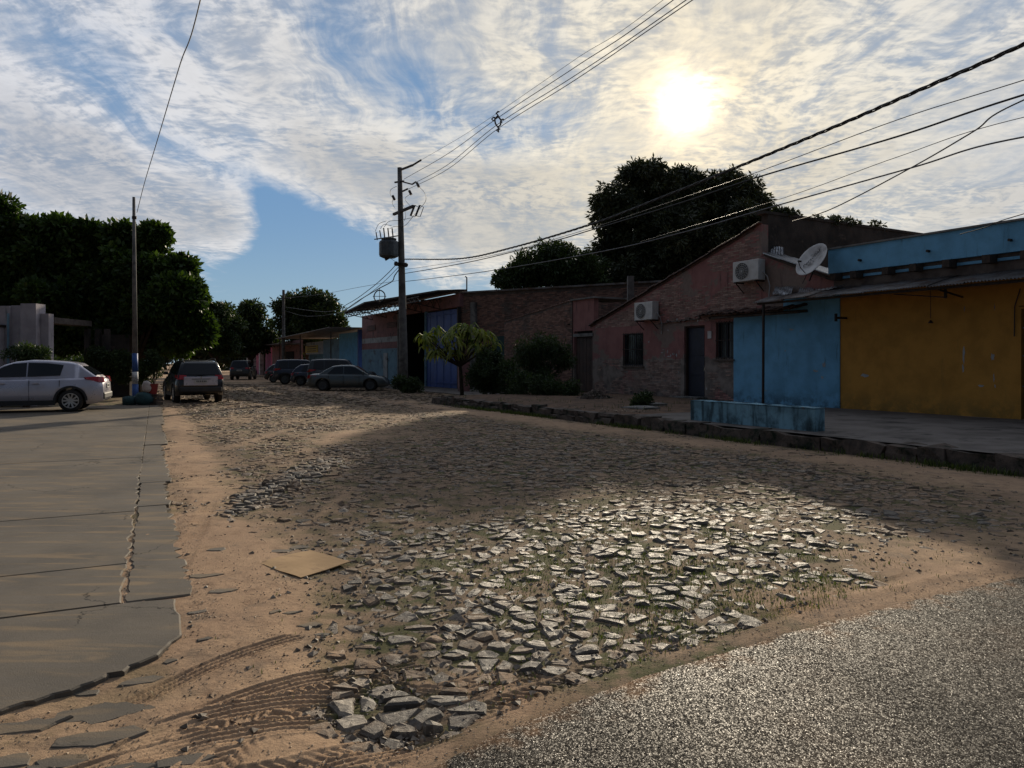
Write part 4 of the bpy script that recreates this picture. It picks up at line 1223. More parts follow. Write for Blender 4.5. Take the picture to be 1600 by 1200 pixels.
_me = bpy.data.meshes.new_from_object(_tmp.evaluated_get(bpy.context.evaluated_depsgraph_get()))
bpy.data.objects.remove(_tmp)
_me.materials.clear(); _me.materials.append(M('lettering_ink', (0.03, 0.03, 0.035), bst=0))
fo = bpy.data.objects.new('lettering', _me); COL.objects.link(fo); fo.parent = dish
xax = Vector((.70, -.30, .62)); xax = (xax - aim * xax.dot(aim)).normalized(); yax = aim.cross(xax)
off_ = aim * .062 + yax * .07
fo.matrix_local = Matrix(((xax.x, yax.x, aim.x, off_.x), (xax.y, yax.y, aim.y, off_.y), (xax.z, yax.z, aim.z, off_.z), (0, 0, 0, 1)))

# loose zinc sheets
def loose_sheet(pts, label, mat='zinc', group=None):
    q = [Vector(p) for p in pts]; n = 28; V = []; Fc = []
    nr = (q[1] - q[0]).cross(q[3] - q[0]).normalized()
    if nr.z < 0: nr = -nr
    for k in range(5):
        for i in range(n + 1):
            a = q[0].lerp(q[1], i / n); b = q[3].lerp(q[2], i / n)
            V.append(tuple(a.lerp(b, k / 4) + nr * (.012 * math.cos(i / n * 2 * math.pi * 7) + .012 * math.sin(k * 2.1 + i * .3))))
    W = n + 1; top = len(V); V += [tuple(Vector(v) - nr * .004) for v in V]
    for k in range(4):
        for i in range(n):
            a = k * W + i; Fc += [(a, a + 1, a + W + 1, a + W), (top + a, top + a + W, top + a + W + 1, top + a + 1)]
    return np_mesh('zinc_sheet', V, Fc, MT[mat], label=label, cat='metal sheet')
def FP(px, py, o): s, z = SZ(px, py, o); return Fp(s, o, z)
loose_sheet([FP(1207, 460, .5), FP(1236, 460, .5), FP(1240, 448, .1), FP(1212, 448, .1)], 'pale zinc sheet lying at the left end of the awning, left of the gap')
loose_sheet([FP(1247, 458, .5), FP(1270, 457, .5), FP(1272, 450, .1), FP(1249, 449, .1)], 'small pale zinc sheet lying on the awning below the satellite dish')
loose_sheet([FP(1272, 457, .5), FP(1316, 447, .5), FP(1318, 446, .2), FP(1275, 452, .2)], 'narrow bent zinc strip on the awning, beside the parapet corner')
loose_sheet([FP(1196, 396, -.3), FP(1225, 398, -.3), FP(1225, 386, -.55), FP(1198, 385, -.55)], 'small ribbed zinc sheet standing up at the top of the sloping zinc roof')

# ================================================================== RED BRICK HOUSE
house = empty('red_brick_house', (0, 0, 0), label='peeling red brick house with a long sloping roof edge and two air conditioners', cat='house')
hs0, hz0 = SZ(1190, 350); hs1, hz1 = SZ(928, 507)
def slope_z(s): return hz0 + (hz1 - hz0) * (s - hs0) / (hs1 - hs0)
def opening(px0, px1, py0, py1, o=0):
    a = SZ(px1, (py0 + py1) / 2, o); b = SZ(px0, 0, o)
    pm = (px0 + px1) / 2
    return a[0], b[0], SZ(pm, py1, o)[1], SZ(pm, py0, o)[1]
win1 = opening(974, 1005, 521, 571); door = opening(1069, 1101, 509, 617); win2 = opening(1119, 1146, 503, 560)
door = (door[0], door[1], PZ + .02, door[3])
OPEN = [win2, door, win1]
# wall with openings: slice along s
m = MB(); cuts = sorted([sBL - 0.0] + [x for o_ in OPEN for x in o_[:2] if x > sBL] + [hs1])
cuts = [hs0] + cuts
for a, b in zip(cuts[:-1], cuts[1:]):
    if b - a < 1e-4: continue
    mid = (a + b) / 2; hit = [o_ for o_ in OPEN if o_[0] - 1e-4 < mid < o_[1] + 1e-4]
    if hit:
        z0, z1 = hit[0][2], hit[0][3]
        if z0 > PZ + .1: m.fbox(a, b, -.30, 0, PZ - .1, z0)
        m.fbox(a, b, -.30, 0, z1, slope_z(a), z1b=slope_z(b))
    else:
        m.fbox(a, b, -.30, 0, PZ - .1, slope_z(a), z1b=slope_z(b))
m.build('front_wall', MT['pink'], house)
# return part right of the high corner, with its own falling top, and the tall mouldy side wall
sr, zr = SZ(1300, 428)
MB().fbox(sr - .3, hs0 - .003, -.30, -.012, PZ, zr - .10, z1b=SZ(1193, 400)[1]).build('side_front_wall', MT['pink'], house)
zs = hz0 + .35
c0 = Fp(hs0 + .02, -.02, 0)
m = MB(); m.fbox(hs0 - .0, hs0 + .28, -17, -.302, PZ, zs); m.build('tall_side_wall', MT['mossy'], house)
m = MB(); m.fbox(hs0 - .03, hs0 + .31, -17, -.10, zs + .002, zs + .09); m.build('side_wall_coping', MT['mossy'], house)
MB().fbox(hs1 - .3, hs1 - .01, -9, -.302, PZ, hz1 - .1).build('far_side_wall', MT['mortar'], house)
# plane roof
m = MB(); m.hexa([Fp(hs0 + .3, -16, slope_z(hs0 + .3) - .06), Fp(hs0 + .3, .02, slope_z(hs0 + .3) - .06), Fp(hs1 + .25, .02, slope_z(hs1 + .25) - .06), Fp(hs1 + .25, -16, slope_z(hs1 + .25) - .06),
                  Fp(hs0 + .3, -16, slope_z(hs0 + .3) + .02), Fp(hs0 + .3, .02, slope_z(hs0 + .3) + .02), Fp(hs1 + .25, .02, slope_z(hs1 + .25) + .02), Fp(hs1 + .25, -16, slope_z(hs1 + .25) + .02)])
roof = m.build('roof', MT['tile'], house)
rr = random.Random(12); s = hs0 + .05; n = 0
while s < hs1 + .2:
    e = s + .36
    za, zb_ = slope_z(s), slope_z(e); j = rr.uniform(-.015, .03)
    # half round edge tile lying along the slope
    pts = [Fp(s, .02, za + .07 + j), Fp(e + .05, .02 + rr.uniform(-.015, .015), zb_ + .04 + j)]
    ob = MB(); R1, R2 = .085, .10
    V = []
    for q_, R_ in zip(pts, (R1, R2)):
        for k in range(6):
            a = math.pi * k / 5; V.append(tuple(q_ + Vector((N.x, N.y, 0)) * (math.cos(a) * R_) + Vector((0, 0, math.sin(a) * R_ * .8 - .03))))
    ob.v = V; ob.f = [(k, k + 1, k + 7, k + 6) for k in range(5)] + [(0, 5, 4, 3, 2, 1), (6, 7, 8, 9, 10, 11)]
    t = ob.build('edge_tile', MT['tile'], roof)
    s = e
# sloping zinc edge right of the high corner
sa, za = SZ(1196, 394); sb, zb_ = SZ(1301, 430)
for k in range(4):
    t0, t1 = k / 4, (k + 1) / 4 + .02
    A_ = lambda t, o, dz: Fp(sa + (sb - sa) * t, o, za + (zb_ - za) * t + dz + .015 * k)
    m = MB(); m.hexa([A_(t0, -.6, .0), A_(t1, -.6, .0), A_(t1, .12, -.05), A_(t0, .12, -.05), A_(t0, -.6, .03), A_(t1, -.6, .03), A_(t1, .12, -.02), A_(t0, .12, -.02)])
    m.build('roof_sheet', MT['zinc'], house)
MB().bar(Fp(sa, .05, za - .10), Fp(sb, .05, zb_ - .12), .05, .07).build('eaves_batten', MT['wood_dark'], house)
# door and windows set back in their openings
s0, s1, z0, z1 = door
d = MB().fbox(s0 + .06, s1 - .06, -.20, -.15, z0, z1 - .06).build('door', MT['door_dark'], house)
for a, b in ((z0 + .12, z0 + .75), (z0 + .85, z0 + 1.45), (z0 + 1.55, z1 - .2)):
    MB().fbox(s0 + .16, s1 - .16, -.149, -.135, a, b).build('panel', MT['door_dark'], d)
MB().fbox(s0 + .10, s0 + .14, -.149, -.10, z0 + 1.0, z0 + 1.12).build('handle', MT['chrome'], d)
m = MB(); m.fbox(s0, s0 + .058, -.22, -.08, z0, z1); m.fbox(s1 - .058, s1, -.22, -.08, z0, z1); m.fbox(s0 + .059, s1 - .059, -.22, -.08, z1 - .058, z1)
m.build('door_frame', MT['door_brown'], house)
MB().fbox(s0 - .1, s1 + .1, .002, .45, PZ - .01, PZ + .10).build('door_step', MT['concrete'], house)
for (s0, s1, z0, z1) in (win1, win2):
    w_ = empty('window', (0, 0, 0)); w_.parent = house
    m = MB(); m.fbox(s0, s0 + .05, -.2, -.1, z0, z1); m.fbox(s1 - .05, s1, -.2, -.1, z0, z1); m.fbox(s0 + .051, s1 - .051, -.2, -.1, z1 - .05, z1); m.fbox(s0 + .051, s1 - .051, -.2, -.1, z0, z0 + .05)
    m.build('frame', MT['door_dark'], w_)
    m = MB()
    mid = (s0 + s1) / 2
    MB().fbox(s0 + .051, mid - .02, -.17, -.155, z0 + .051, z1 - .051).build('pane', MT['glass_window'], w_)
    MB().fbox(mid + .02, s1 - .051, -.17, -.155, z0 + .051, z1 - .051).build('pane', MT['glass_window'], w_)
    MB().fbox(mid - .018, mid + .018, -.175, -.13, z0 + .051, z1 - .051).build('mullion', MT['door_dark'], w_)
    nb = int((s1 - s0) / .12)
    for k in range(nb + 1):
        s = s0 + .03 + (s1 - s0 - .06) * k / nb
        MB().fbox(s - .007, s + .007, .02, .034, z0 - .03, z1 + .03).build('bar', MT['steel_dark'], w_)
    for z in (z0 + .02, (z0 + z1) / 2, z1 - .02):
        MB().fbox(s0 - .02, s1 + .02, .036, .046, z - .012, z + .012).build('grille_rail', MT['steel_dark'], w_)
    MB().fbox(s0 - .08, s1 + .08, .001, .08, z0 - .08, z0 - .032).build('sill', MT['mortar'], w_)
s, z = SZ(1109, 523)
MB().fbox(s - .09, s + .09, .002, .02, z - .13, z + .13).build('number_plaque', MT['white'], house)
# scraped whitish scrawl left on the red wash and pale chips along the old roof line
for k, (px, py, w_, h_) in enumerate([(1034, 551, .10, .018), (1038, 556, .018, .09), (1043, 549, .03, .09), (1048, 556, .06, .07), (1052, 553, .09, .05), (1057, 555, .05, .08), (1061, 549, .015, .11), (1036, 546, .06, .015), (1045, 557, .09, .03)]):
    chip(px, py, w_, h_, 60 + k, 'band_white', 0.0, house)
for k, (px, py) in enumerate([(1044, 501), (1058, 499), (1090, 501), (1044, 516), (1014, 534), (1051, 575), (1104, 607), (1165, 478), (1060, 582)]):
    chip(px, py, .05, .05, 80 + k, 'band_white', 0.0, house)

# bricks that stand proud where the render has fallen off
def brick_wall(parent, regions, mat, o=0.0, seed=3, keep=.92, limit=300, frame=None, bl=.245, bh=.062, gap=.016):
    """regions: list of (s0, s1, fz0(s), fz1(s)); bricks only where the ragged mask allows"""
    rr = random.Random(seed); L = []
    for (s0, s1, f0, f1, thr) in regions:
        row = 0; z = min(f0(s0), f0(s1)); zmax = max(f1(s0), f1(s1))
        while z < zmax:
            s = s0 + (bl / 2 if row % 2 else 0)
            while s < s1 - .05:
                e = min(s + bl, s1); mid = (s + e) / 2
                okk = z >= f0(mid) - .01 and z + bh <= f1(mid) - .04
                for (a, b, c, d_) in (OPEN if o == 0 else []):
                    if e > a - .1 and s < b + .1 and z + bh > c - .12 and z < d_ + .08: okk = False
                if okk and fbm(np.array([mid]), np.array([z]), .9, 4, seed)[0] > thr and rr.random() < keep:
                    L.append((s, e - gap, z, z + bh - .014 + rr.uniform(-.002, .002), rr.uniform(.003, .014), rr.random(), rr.uniform(-.004, .004)))
                s += bl
            z += bh; row += 1
    fr = frame or Fp
    L.sort(key=lambda b: (fr(b[0], 0, 0)).y)
    def arr(b):
        s0, s1, z0, z1, d_, t, tw = b
        c = [fr(s0, o + .0005, z0), fr(s1, o + .0005, z0), fr(s1, o + d_ + tw, z0), fr(s0, o + d_, z0), fr(s0, o + .0005, z1), fr(s1, o + .0005, z1), fr(s1, o + d_ + tw - .002, z1), fr(s0, o + d_ - .002, z1)]
        return [tuple(p) for p in c], t
    FQ = np.array(((0, 3, 2, 1), (4, 5, 6, 7), (0, 1, 5, 4), (1, 2, 6, 5), (2, 3, 7, 6), (3, 0, 4, 7)))
    for b in L[:limit]:
        V, t = arr(b); np_mesh('brick', V, FQ, MT[mat], parent, attr=[t] * 8)
    rest = L[limit:]
    if rest:
        VV, TT = [], []
        for b in rest: V, t = arr(b); VV += V; TT += [t] * 8
        Fc = (FQ[None] + (np.arange(len(rest)) * 8)[:, None, None]).reshape(-1, 4)
        np_mesh('brickwork', VV, Fc, MT[mat], parent, attr=TT, kind='stuff')
zc = lambda v: (lambda s: v)
old = SZ(1100, 492)[1]
brick_wall(house, [(hs0 + .1, hs1 - .1, lambda s: 3.05 + .0 * s, lambda s: slope_z(s) - .06, -.12), (sBL + .02, hs1 - .05, zc(PZ + .05), zc(1.75), -.16)], 'brick_grey', 0.0, 5)

# broken tiled eave over door and second window
eave = empty('old_eave', (0, 0, 0)); eave.parent = house
rr = random.Random(21); s = 5.9
while s < S_(1095):
    e = s + rr.uniform(.2, .26); z = 3.22 + rr.uniform(-.03, .03); dp = rr.uniform(.42, .62) * (1 if s < 9 else .75 - .12 * (s - 9))
    if s > 9.6 and rr.random() < .3: s = e; continue
    V = []
    for (o_, z_) in ((.03, z + .10), (max(.1, dp), z - .02)):
        for k in range(5):
            a = math.pi * k / 4; p = Fp((s + e) / 2 + math.cos(a) * .11, o_, z_ + math.sin(a) * .06); V.append(tuple(p))
    m = MB(); m.v = V + [(x, y, z__ - .018) for x, y, z__ in V]
    m.f = [(k, k + 1, k + 6, k + 5) for k in range(4)] + [(10 + k, 15 + k, 16 + k, 11 + k) for k in range(4)] + [(5 + k, 6 + k, 16 + k, 15 + k) for k in range(4)]
    m.build('eave_tile', MT['tile'], eave); s = e
MB().fbox(5.9, S_(1110), .03, .09, 3.10, 3.18).build('eave_batten', MT['wood_dark'], eave)
MB().fbox(5.9, S_(1125), .36, .42, 3.06, 3.12).build('eave_batten', MT['wood_dark'], eave)
s = S_(1035)
a = S_(1095)
rr = random.Random(8)
while a < s:      # jagged line of broken plaster left by the old roof
    e = a + rr.uniform(.08, .22); z = 3.12 + (a - S_(1095)) * -.03 + rr.uniform(-.03, .03)
    rough_block(a, e - .01, .002, .05 + rr.uniform(0, .05), z, z + rr.uniform(.04, .09), rr, .012).build('broken_plaster', MT['mortar'], house); a = e

# air conditioners
def air_con(px0, px1, py0, py1, label):
    pm = (px0 + px1) / 2; s1, z1 = SZ(px0, py0, .35); s0, z0 = SZ(px1, py1, .35)
    zm0, zm1 = SZ(pm, py1, .35)[1], SZ(pm, py0, .35)[1]
    s0 += .02; w = s1 - s0
    a = empty('air_conditioner', (0, 0, 0), label=label, cat='air conditioner', group='air conditioners on the red house')
    MB().fbox(s0, s1, .08, .38, zm0, zm1).build('casing', MT['ac'], a, bevel=.012)
    MB().fbox(s0, s0 + w * .30, .3805, .392, zm0 + .02, zm1 - .02).build('service_panel', MT['ac'], a)
    cs = s0 + w * .64; cz = (zm0 + zm1) / 2; r = min(w * .33, (zm1 - zm0) * .42)
    n = 20; m = MB(); ring = []
    for k in range(n): ring.append(Fp(cs + math.cos(2 * math.pi * k / n) * r, .383, cz + math.sin(2 * math.pi * k / n) * r))
    m.face(ring); m.build('fan_opening', MT['ac_dark'], a)
    m = MB()
    for rr_ in (.35, .6, .82, 1.0):
        m.tube([Fp(cs + math.cos(2 * math.pi * k / 16) * r * rr_, .395, cz + math.sin(2 * math.pi * k / 16) * r * rr_) for k in range(17)], .006, 4, cap=False)
    for k in range(8):
        t = math.pi * k / 8; m.tube([Fp(cs + math.cos(t) * r, .397, cz + math.sin(t) * r), Fp(cs - math.cos(t) * r, .397, cz - math.sin(t) * r)], .004, 4)
    m.build('fan_guard', MT['ac'], a)
    for s in (s0 + .12, s1 - .12):
        m = MB(); m.fbox(s - .02, s + .02, .0, .42, zm0 - .045, zm0 - .003); m.bar(Fp(s, .01, zm0 - .35), Fp(s, .36, zm0 - .045), .025); m.build('bracket', MT['steel_dark'], a)
    m = MB(); m.tube([Fp(s0 - .0, .2, zm0 + .25), Fp(s0 - .12, .12, zm0 + .1), Fp(s0 - .16, .05, zm0 - .2), Fp(s0 - .10, .03, zm0 - .55)], .018, 6); m.build('pipe', MT['band_white'], a)
air_con(992, 1021, 472, 500, 'white air conditioner unit under the sloping roof edge, above the barred window')
air_con(1146, 1187, 407, 439, 'white air conditioner unit high on the red wall, left of the zinc roof')

# ================================================================== LEAN-TO SHED
shed = empty('brick_lean_to', (0, 0, 0), label='low rough brick lean-to with a brown door joined to the red house', cat='shed')
q0, q1 = hs1 + .012, S_(789)
s885, z885 = SZ(885, 473); zl = SZ(800, 500)[1]; sm = S_(892); q895 = S_(895)
dz1 = SZ(912, 526)[1]; zwin = (SZ(887, 511)[1], SZ(887, 498)[1])
m = MB()
m.fbox(q0, q895, -.25, 0, dz1 + .25, 4.35)                      # above the door
m.fbox(q0, S_(926), -.25, 0, PZ - .1, dz1 + .25)
m.fbox(S_(897), q895, -.25, 0, PZ - .1, dz1 + .25)
m.build('wall_above_door', MT['pink'], shed)
m = MB()
top = lambda s: z885 + (zl - z885) * (s - s885) / (S_(800) - s885)
a, b = S_(892), S_(880)
m.fbox(q895 + .002, a, -.25, .04, -.1, top(q895), z1b=top(a)); m.fbox(a, b, -.25, .04, -.1, zwin[0]); m.fbox(a, b, -.25, .04, zwin[1], top(a), z1b=top(b)); m.fbox(b, q1, -.25, .04, -.1, top(b), z1b=top(q1))
m.build('brick_side', MT['mortar'], shed)
MB().fbox(a, b, -.25, -.2, zwin[0], zwin[1]).build('vent_opening', MT['void'], shed)
sdo = MB().fbox(S_(925), S_(898), -.16, -.10, PZ, dz1).build('door', MT['door_brown'], shed)
for k in range(5):
    w_ = (S_(898) - S_(925)) / 5; s = S_(925) + w_ * k
    MB().fbox(s + .008, s + w_ - .008, -.098, -.085, PZ + .03, dz1 - .03).build('plank', MT['door_brown'], sdo)
MB().fbox(S_(927), S_(896), -.12, .03, dz1 + .003, dz1 + .14).build('lintel', MT['concrete'], shed)
MB().fbox(S_(924), S_(899), -.18, -.12, dz1 + .143, dz1 + .6).build('transom', MT['void'], shed)
MB().fbox(S_(931) , q895 + .06, -2.2, .10, 4.353, 4.42).build('roof_slab', MT['concrete'], shed)
OP2 = OPEN; OPEN = [(a, b, zwin[0], zwin[1])]
def brickwall2():
    global OPEN
    brick_wall(shed, [(q895 + .01, q1, zc(.0), lambda s: top(s) - .02, -.42)], 'brick', .04, 9, limit=300)
brickwall2()
OPEN = OP2
rr = random.Random(31); s = q895
while s < q1 - .1:
    e = s + .24; rough_block(s, e - .012, -.2, .07, top(s) - .02, top(s) + rr.uniform(.03, .07), rr, .01).build('capping_brick', MT['brick'], shed); s = e

# concrete post standing behind the shed wall
p = Pt(986, 470, 31.5)
MB().box(p.x - .13, p.x + .13, p.y, p.y + .26, 0, Pt(986, 431, 31.5).z).build('concrete_post', MT['pole'], label='bare concrete post rising behind the lean-to, before the mango tree', cat='post')

# ================================================================== LONG BRICK WAREHOUSE, GATE, CANOPY
wh = empty('brick_warehouse', (0, 0, 0), label='long dark brick warehouse with a tall blue gate and projecting steel canopy', cat='warehouse')
w0 = Vector((-3.2, 43.7)); wd = Vector((.866, -.5)); wn = Vector((-.5, -.866))
def Wf(t, o, z): return Vector((w0.x + wd.x * t + wn.x * o, w0.y + wd.y * t + wn.y * o, z))
def wbox(m, t0, t1, o0, o1, z0, z1, z1b=None):
    z1b = z1 if z1b is None else z1b
    c = [Wf(t0, o0, z0), Wf(t1, o0, z0), Wf(t1, o1, z0), Wf(t0, o1, z0), Wf(t0, o0, z1), Wf(t1, o0, z1b), Wf(t1, o1, z1b), Wf(t0, o1, z1)]
    return m.hexa(c)
m = MB(); wbox(m, .0, 17, -.3, 0, -.1, 5.66); m.build('long_wall', MT['mortar'], wh)
brick_wall(wh, [(0.05, 12, zc(2.0), zc(5.55), -.30)], 'brick', 0.0, 14, limit=150, frame=Wf, bl=.25, bh=.066)
m = MB(); wbox(m, -.2, 17.2, -.5, .18, 5.665, 5.76); m.build('roof_edge', MT['zinc_old'], wh)
m = MB(); m.v = [tuple(Wf(-.2, -.5, 5.72)), tuple(Wf(17, -.5, 5.72)), tuple(Wf(17, -16, 6.4)), tuple(Wf(-14, -16, 6.4))]; m.f = [(0, 1, 2, 3)]; m.build('roof', MT['zinc_old'], wh)
MB(); a = Wf(1.9, .05, 0)
m = MB(); wbox(m, 1.0, 1.35, .003, .2, -.1, 5.1); m.build('pilaster', MT['concrete'], wh)
m = MB(); m.tube([Wf(.55, -.1, 5.7), Wf(.55, -.1, 6.6), Wf(.45, -.1, 6.68)], .04, 6); m.build('vent_pipe', MT['steel_dark'], wh)
# green shutter half hidden by shrubs
m = MB(); wbox(m, 2.4, 4.4, .003, .08, .6, 3.1); m.build('shutter', M('dark_green_paint', (0.02, 0.07, 0.07), (0.015, 0.045, 0.045), 3, .6), wh)
# street side: gate, dark entrance, banded wall
g0, g1 = S_(716), S_(667); e1 = S_(641); f1 = S_(627); f2 = S_(565.5)
gz = SZ(690, 486)[1]
gate = empty('blue_gate', (0, 0, 0), label='tall blue sheet metal gate between the dark entrance and the brick wall', cat='gate')
npn = 9; wv = (g1 - g0) / npn
for k in range(npn):
    s = g0 + wv * k
    MB().fbox(s + .006, s + wv - .006, -.05 - .02 * (k % 2), .0 - .02 * (k % 2), .04, gz).build('gate_panel', MT['gate_blue'], gate)
for z in (.3, gz * .55, gz - .25): MB().fbox(g0, g1, .002, .05, z, z + .08).build('gate_rail', MT['gate_blue'], gate)
MB().fbox(g0 - .15, g0 - .02, -.1, .1, 0, gz + .1).build('gate_post', MT['steel_dark'], gate)
MB().fbox(g1 + .02, g1 + .15, -.1, .1, 0, gz + .1).build('gate_post', MT['band_blue'], gate)
zt_ = 5.66
MB().fbox(g0 - .2, f1, -.3, 0, gz + .12, zt_).build('front_beam_wall', MT['pink_far'], wh)
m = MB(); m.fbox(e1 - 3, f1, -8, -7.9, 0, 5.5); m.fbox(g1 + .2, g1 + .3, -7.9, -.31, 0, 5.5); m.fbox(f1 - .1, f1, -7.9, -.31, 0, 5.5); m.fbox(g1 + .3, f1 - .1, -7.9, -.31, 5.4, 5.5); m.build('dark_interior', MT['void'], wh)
def zat(py): return SZ(596, py)[1]
zl_ = [-.1, zat(545), zat(535), zat(527), 5.32]
cols = ['band_blue', 'pink_far', 'band_white', 'pink_far']
for (a, b, c) in zip(zl_[:-1], zl_[1:], cols):
    MB().fbox(f1 + .001, f2, -.3, 0, a + .001, b - .001).build('painted_band' if c != 'pink_far' else 'red_band', MT[c], wh)
for px0, px1, py0, py1 in ((575, 587, 508, 517), (605, 620, 503, 512)):
    s0, s1, z0, z1 = opening(px0, px1, py0, py1)
    v = MB().fbox(s0, s1, .002, .03, z0, z1).build('wall_vent', MT['pink_far'], wh)
    for k in range(4):
        MB().fbox(s0 + .03, s1 - .03, .031, .05, z0 + (z1 - z0) * (k + .15) / 4, z0 + (z1 - z0) * (k + .75) / 4).build('louvre', MT['door_brown'], v)
MB().fbox(f1 - .1, f1 + .15, .002, .25, 0, 5.3).build('corner_pillar', MT['concrete'], wh)
MB().fbox(S_(606), S_(600), .004, .05, .2, 2.3).build('side_door', MT['band_white'], wh)
# canopy with trusses
cn = empty('canopy', (0, 0, 0)); cn.parent = wh
K = [(g0 - .2, .0, 5.80), (g0 + .3, 1.2, 5.74), (S_(590) - 6, 3.0, 5.55), (46.5, 2.2, 5.35), (46.5, -.3, 5.72), (g0 - .2, -.5, 5.82)]
m = MB(); P0 = [Fp(*k) for k in K]; n = len(P0)
m.v = [tuple(p) for p in P0] + [(p.x, p.y, p.z + .10) for p in P0]
m.f = [tuple(reversed(range(n))), tuple(n + i for i in range(n))] + [(i, (i + 1) % n, n + (i + 1) % n, n + i) for i in range(n)]
m.build('canopy_roof', MT['steel_dark'], cn)
for s in (33.2, 36.2, 39.4, 43.0, 46.2):
    m = MB(); m.bar(Fp(s, 0, 4.9), Fp(s, 2.2, 5.32), .05); m.bar(Fp(s, 0, 5.5), Fp(s, 2.2, 5.34), .05)
    for k in range(5):
        t0, t1 = k / 5, (k + .5) / 5; m.bar(Fp(s, 2.2 * t0, 4.9 + .42 * t0), Fp(s, 2.2 * t1, 5.5 - .16 * t1), .03); m.bar(Fp(s, 2.2 * t1, 5.5 - .16 * t1), Fp(s, 2.2 * (k + 1) / 5, 4.9 + .42 * (k + 1) / 5), .03)
    m.build('truss', MT['steel_dark'], cn)
m = MB(); m.bar(Fp(31.5, 2.1, 5.22), Fp(46.3, 2.1, 5.02), .05); m.bar(Fp(31.5, 2.1, 5.48), Fp(46.3, 2.1, 5.32), .05)
for k in range(22):
    a, b = 31.5 + k * .67, 31.5 + (k + .5) * .67; m.bar(Fp(a, 2.1, 5.22 - .0135 * (a - 31.5)), Fp(b, 2.1, 5.48 - .011 * (b - 31.5)), .03); m.bar(Fp(b, 2.1, 5.48 - .011 * (b - 31.5)), Fp(a + .67, 2.1, 5.22 - .0135 * (a + .67 - 31.5)), .03)
m.build('lattice_girder', MT['steel_dark'], cn)
# pink gate pier under the yellow-leaved tree
s, _ = SZ(724, 590, 1.4)
pier = MB(); pier.fbox(s - .28, s + .28, 1.15, 1.6, .0, SZ(724, 566, 1.4)[1]); pier.build('pink_pier', MT['pink_far'], label='short pinkish plastered pier behind the small yellow-leaved tree', cat='pier')

# ================================================================== FAR SHOPS ON THE RIGHT
fs = empty('far_blue_shop', (0, 0, 0), label='distant blue and white shop with yellow sign under a thin tin roof', cat='shop')
a, b = S_(561), S_(478)
MB().fbox(a + .3, S_(530), -.3, 0, 0, 4.1).build('blue_wall', MT['blue'], fs)
MB().fbox(S_(530) + .01, S_(505), -.3, 0, 0, 3.7).build('pale_wall', MT['band_blue'], fs)
MB().fbox(S_(505) + .01, b, -.3, 0, 2.4, 3.6).build('white_fascia', MT['band_white'], fs)
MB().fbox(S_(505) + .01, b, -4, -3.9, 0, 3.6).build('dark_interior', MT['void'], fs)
MB().fbox(b - .2, b, -4, -.3, 0, 3.6).build('side_wall', MT['band_blue'], fs)
MB().fbox(a, a + .28, -.3, .05, 0, 4.3).build('pillar', MT['gate_blue'], fs)
z0, z1 = SZ(487, 551)[1], SZ(487, 540)[1]
sg = MB().fbox(S_(497), S_(478), .01, .06, z0, z1).build('sign', MT['sign_yellow'], fs)
for k in range(3): MB().fbox(S_(495), S_(481), .0605, .07, z0 + .12 + .22 * k, z0 + .20 + .22 * k).build('lettering_line', MT['door_brown'], sg)
m = MB(); m.hexa([Fp(a - .5, -3, 4.4), Fp(a - .5, 2.6, 4.35), Fp(S_(470), 2.6, 4.0), Fp(S_(470), -3, 4.1), Fp(a - .5, -3, 4.46), Fp(a - .5, 2.6, 4.41), Fp(S_(470), 2.6, 4.06), Fp(S_(470), -3, 4.16)]); m.build('tin_roof', MT['zinc_old'], fs)
for s in (a - .3, (a + S_(470)) / 2, S_(474)): MB().tube([Fp(s, 2.4, 0), Fp(s, 2.4, 4.1)], .05, 6).build('post', MT['steel_dark'], fs)
f2_ = empty('far_red_shop', (0, 0, 0), label='distant low red-walled shop with a dark awning beyond the blue shop', cat='shop')
a, b = S_(470), S_(425)
MB().fbox(a + .3, b, -.3, 0, 0, 4.0).build('wall', MT['pink_far'], f2_)
MB().fbox(a + .3, b, .0, 2.2, 3.5, 3.6).build('awning', MT['zinc_old'], f2_)
MB().fbox(a + 3, b - 6, .002, .06, .0, 2.8).build('shutter', MT['void'], f2_)
f3 = empty('far_pink_kiosk', (0, 0, 0), label='far pink kiosk with white pillars near the end of the street', cat='kiosk')
a, b = S_(424), S_(398)
MB().fbox(a, b, -.3, 0, 0, 4.4).build('wall', M('bright_pink_paint', (0.42, 0.10, 0.20), (0.30, 0.08, 0.15), 2, .8), f3)
for px in (398, 406, 418): s = S_(px); MB().fbox(s - .25, s + .25, .5, 1.0, 0, 3.5).build('pillar', MT['white'], f3)
MB().fbox(a, b, .003, 1.3, 3.5, 3.7).build('awning', MT['zinc_old'], f3)
p = Pt(413, 535, 90); q = Pt(413, 515, 90)
ys = empty('yellow_billboard', (0, 0, 0), label='square yellow advertising board raised on a post far down the street', cat='billboard')
MB().box(Pt(405, 0, 90).x, Pt(422, 0, 90).x, 90, 90.2, p.z, q.z).build('board', MT['sign_yellow'], ys)
MB().box(p.x - .1, p.x + .1, 90.05, 90.15, 0, p.z).build('post', MT['steel_dark'], ys)

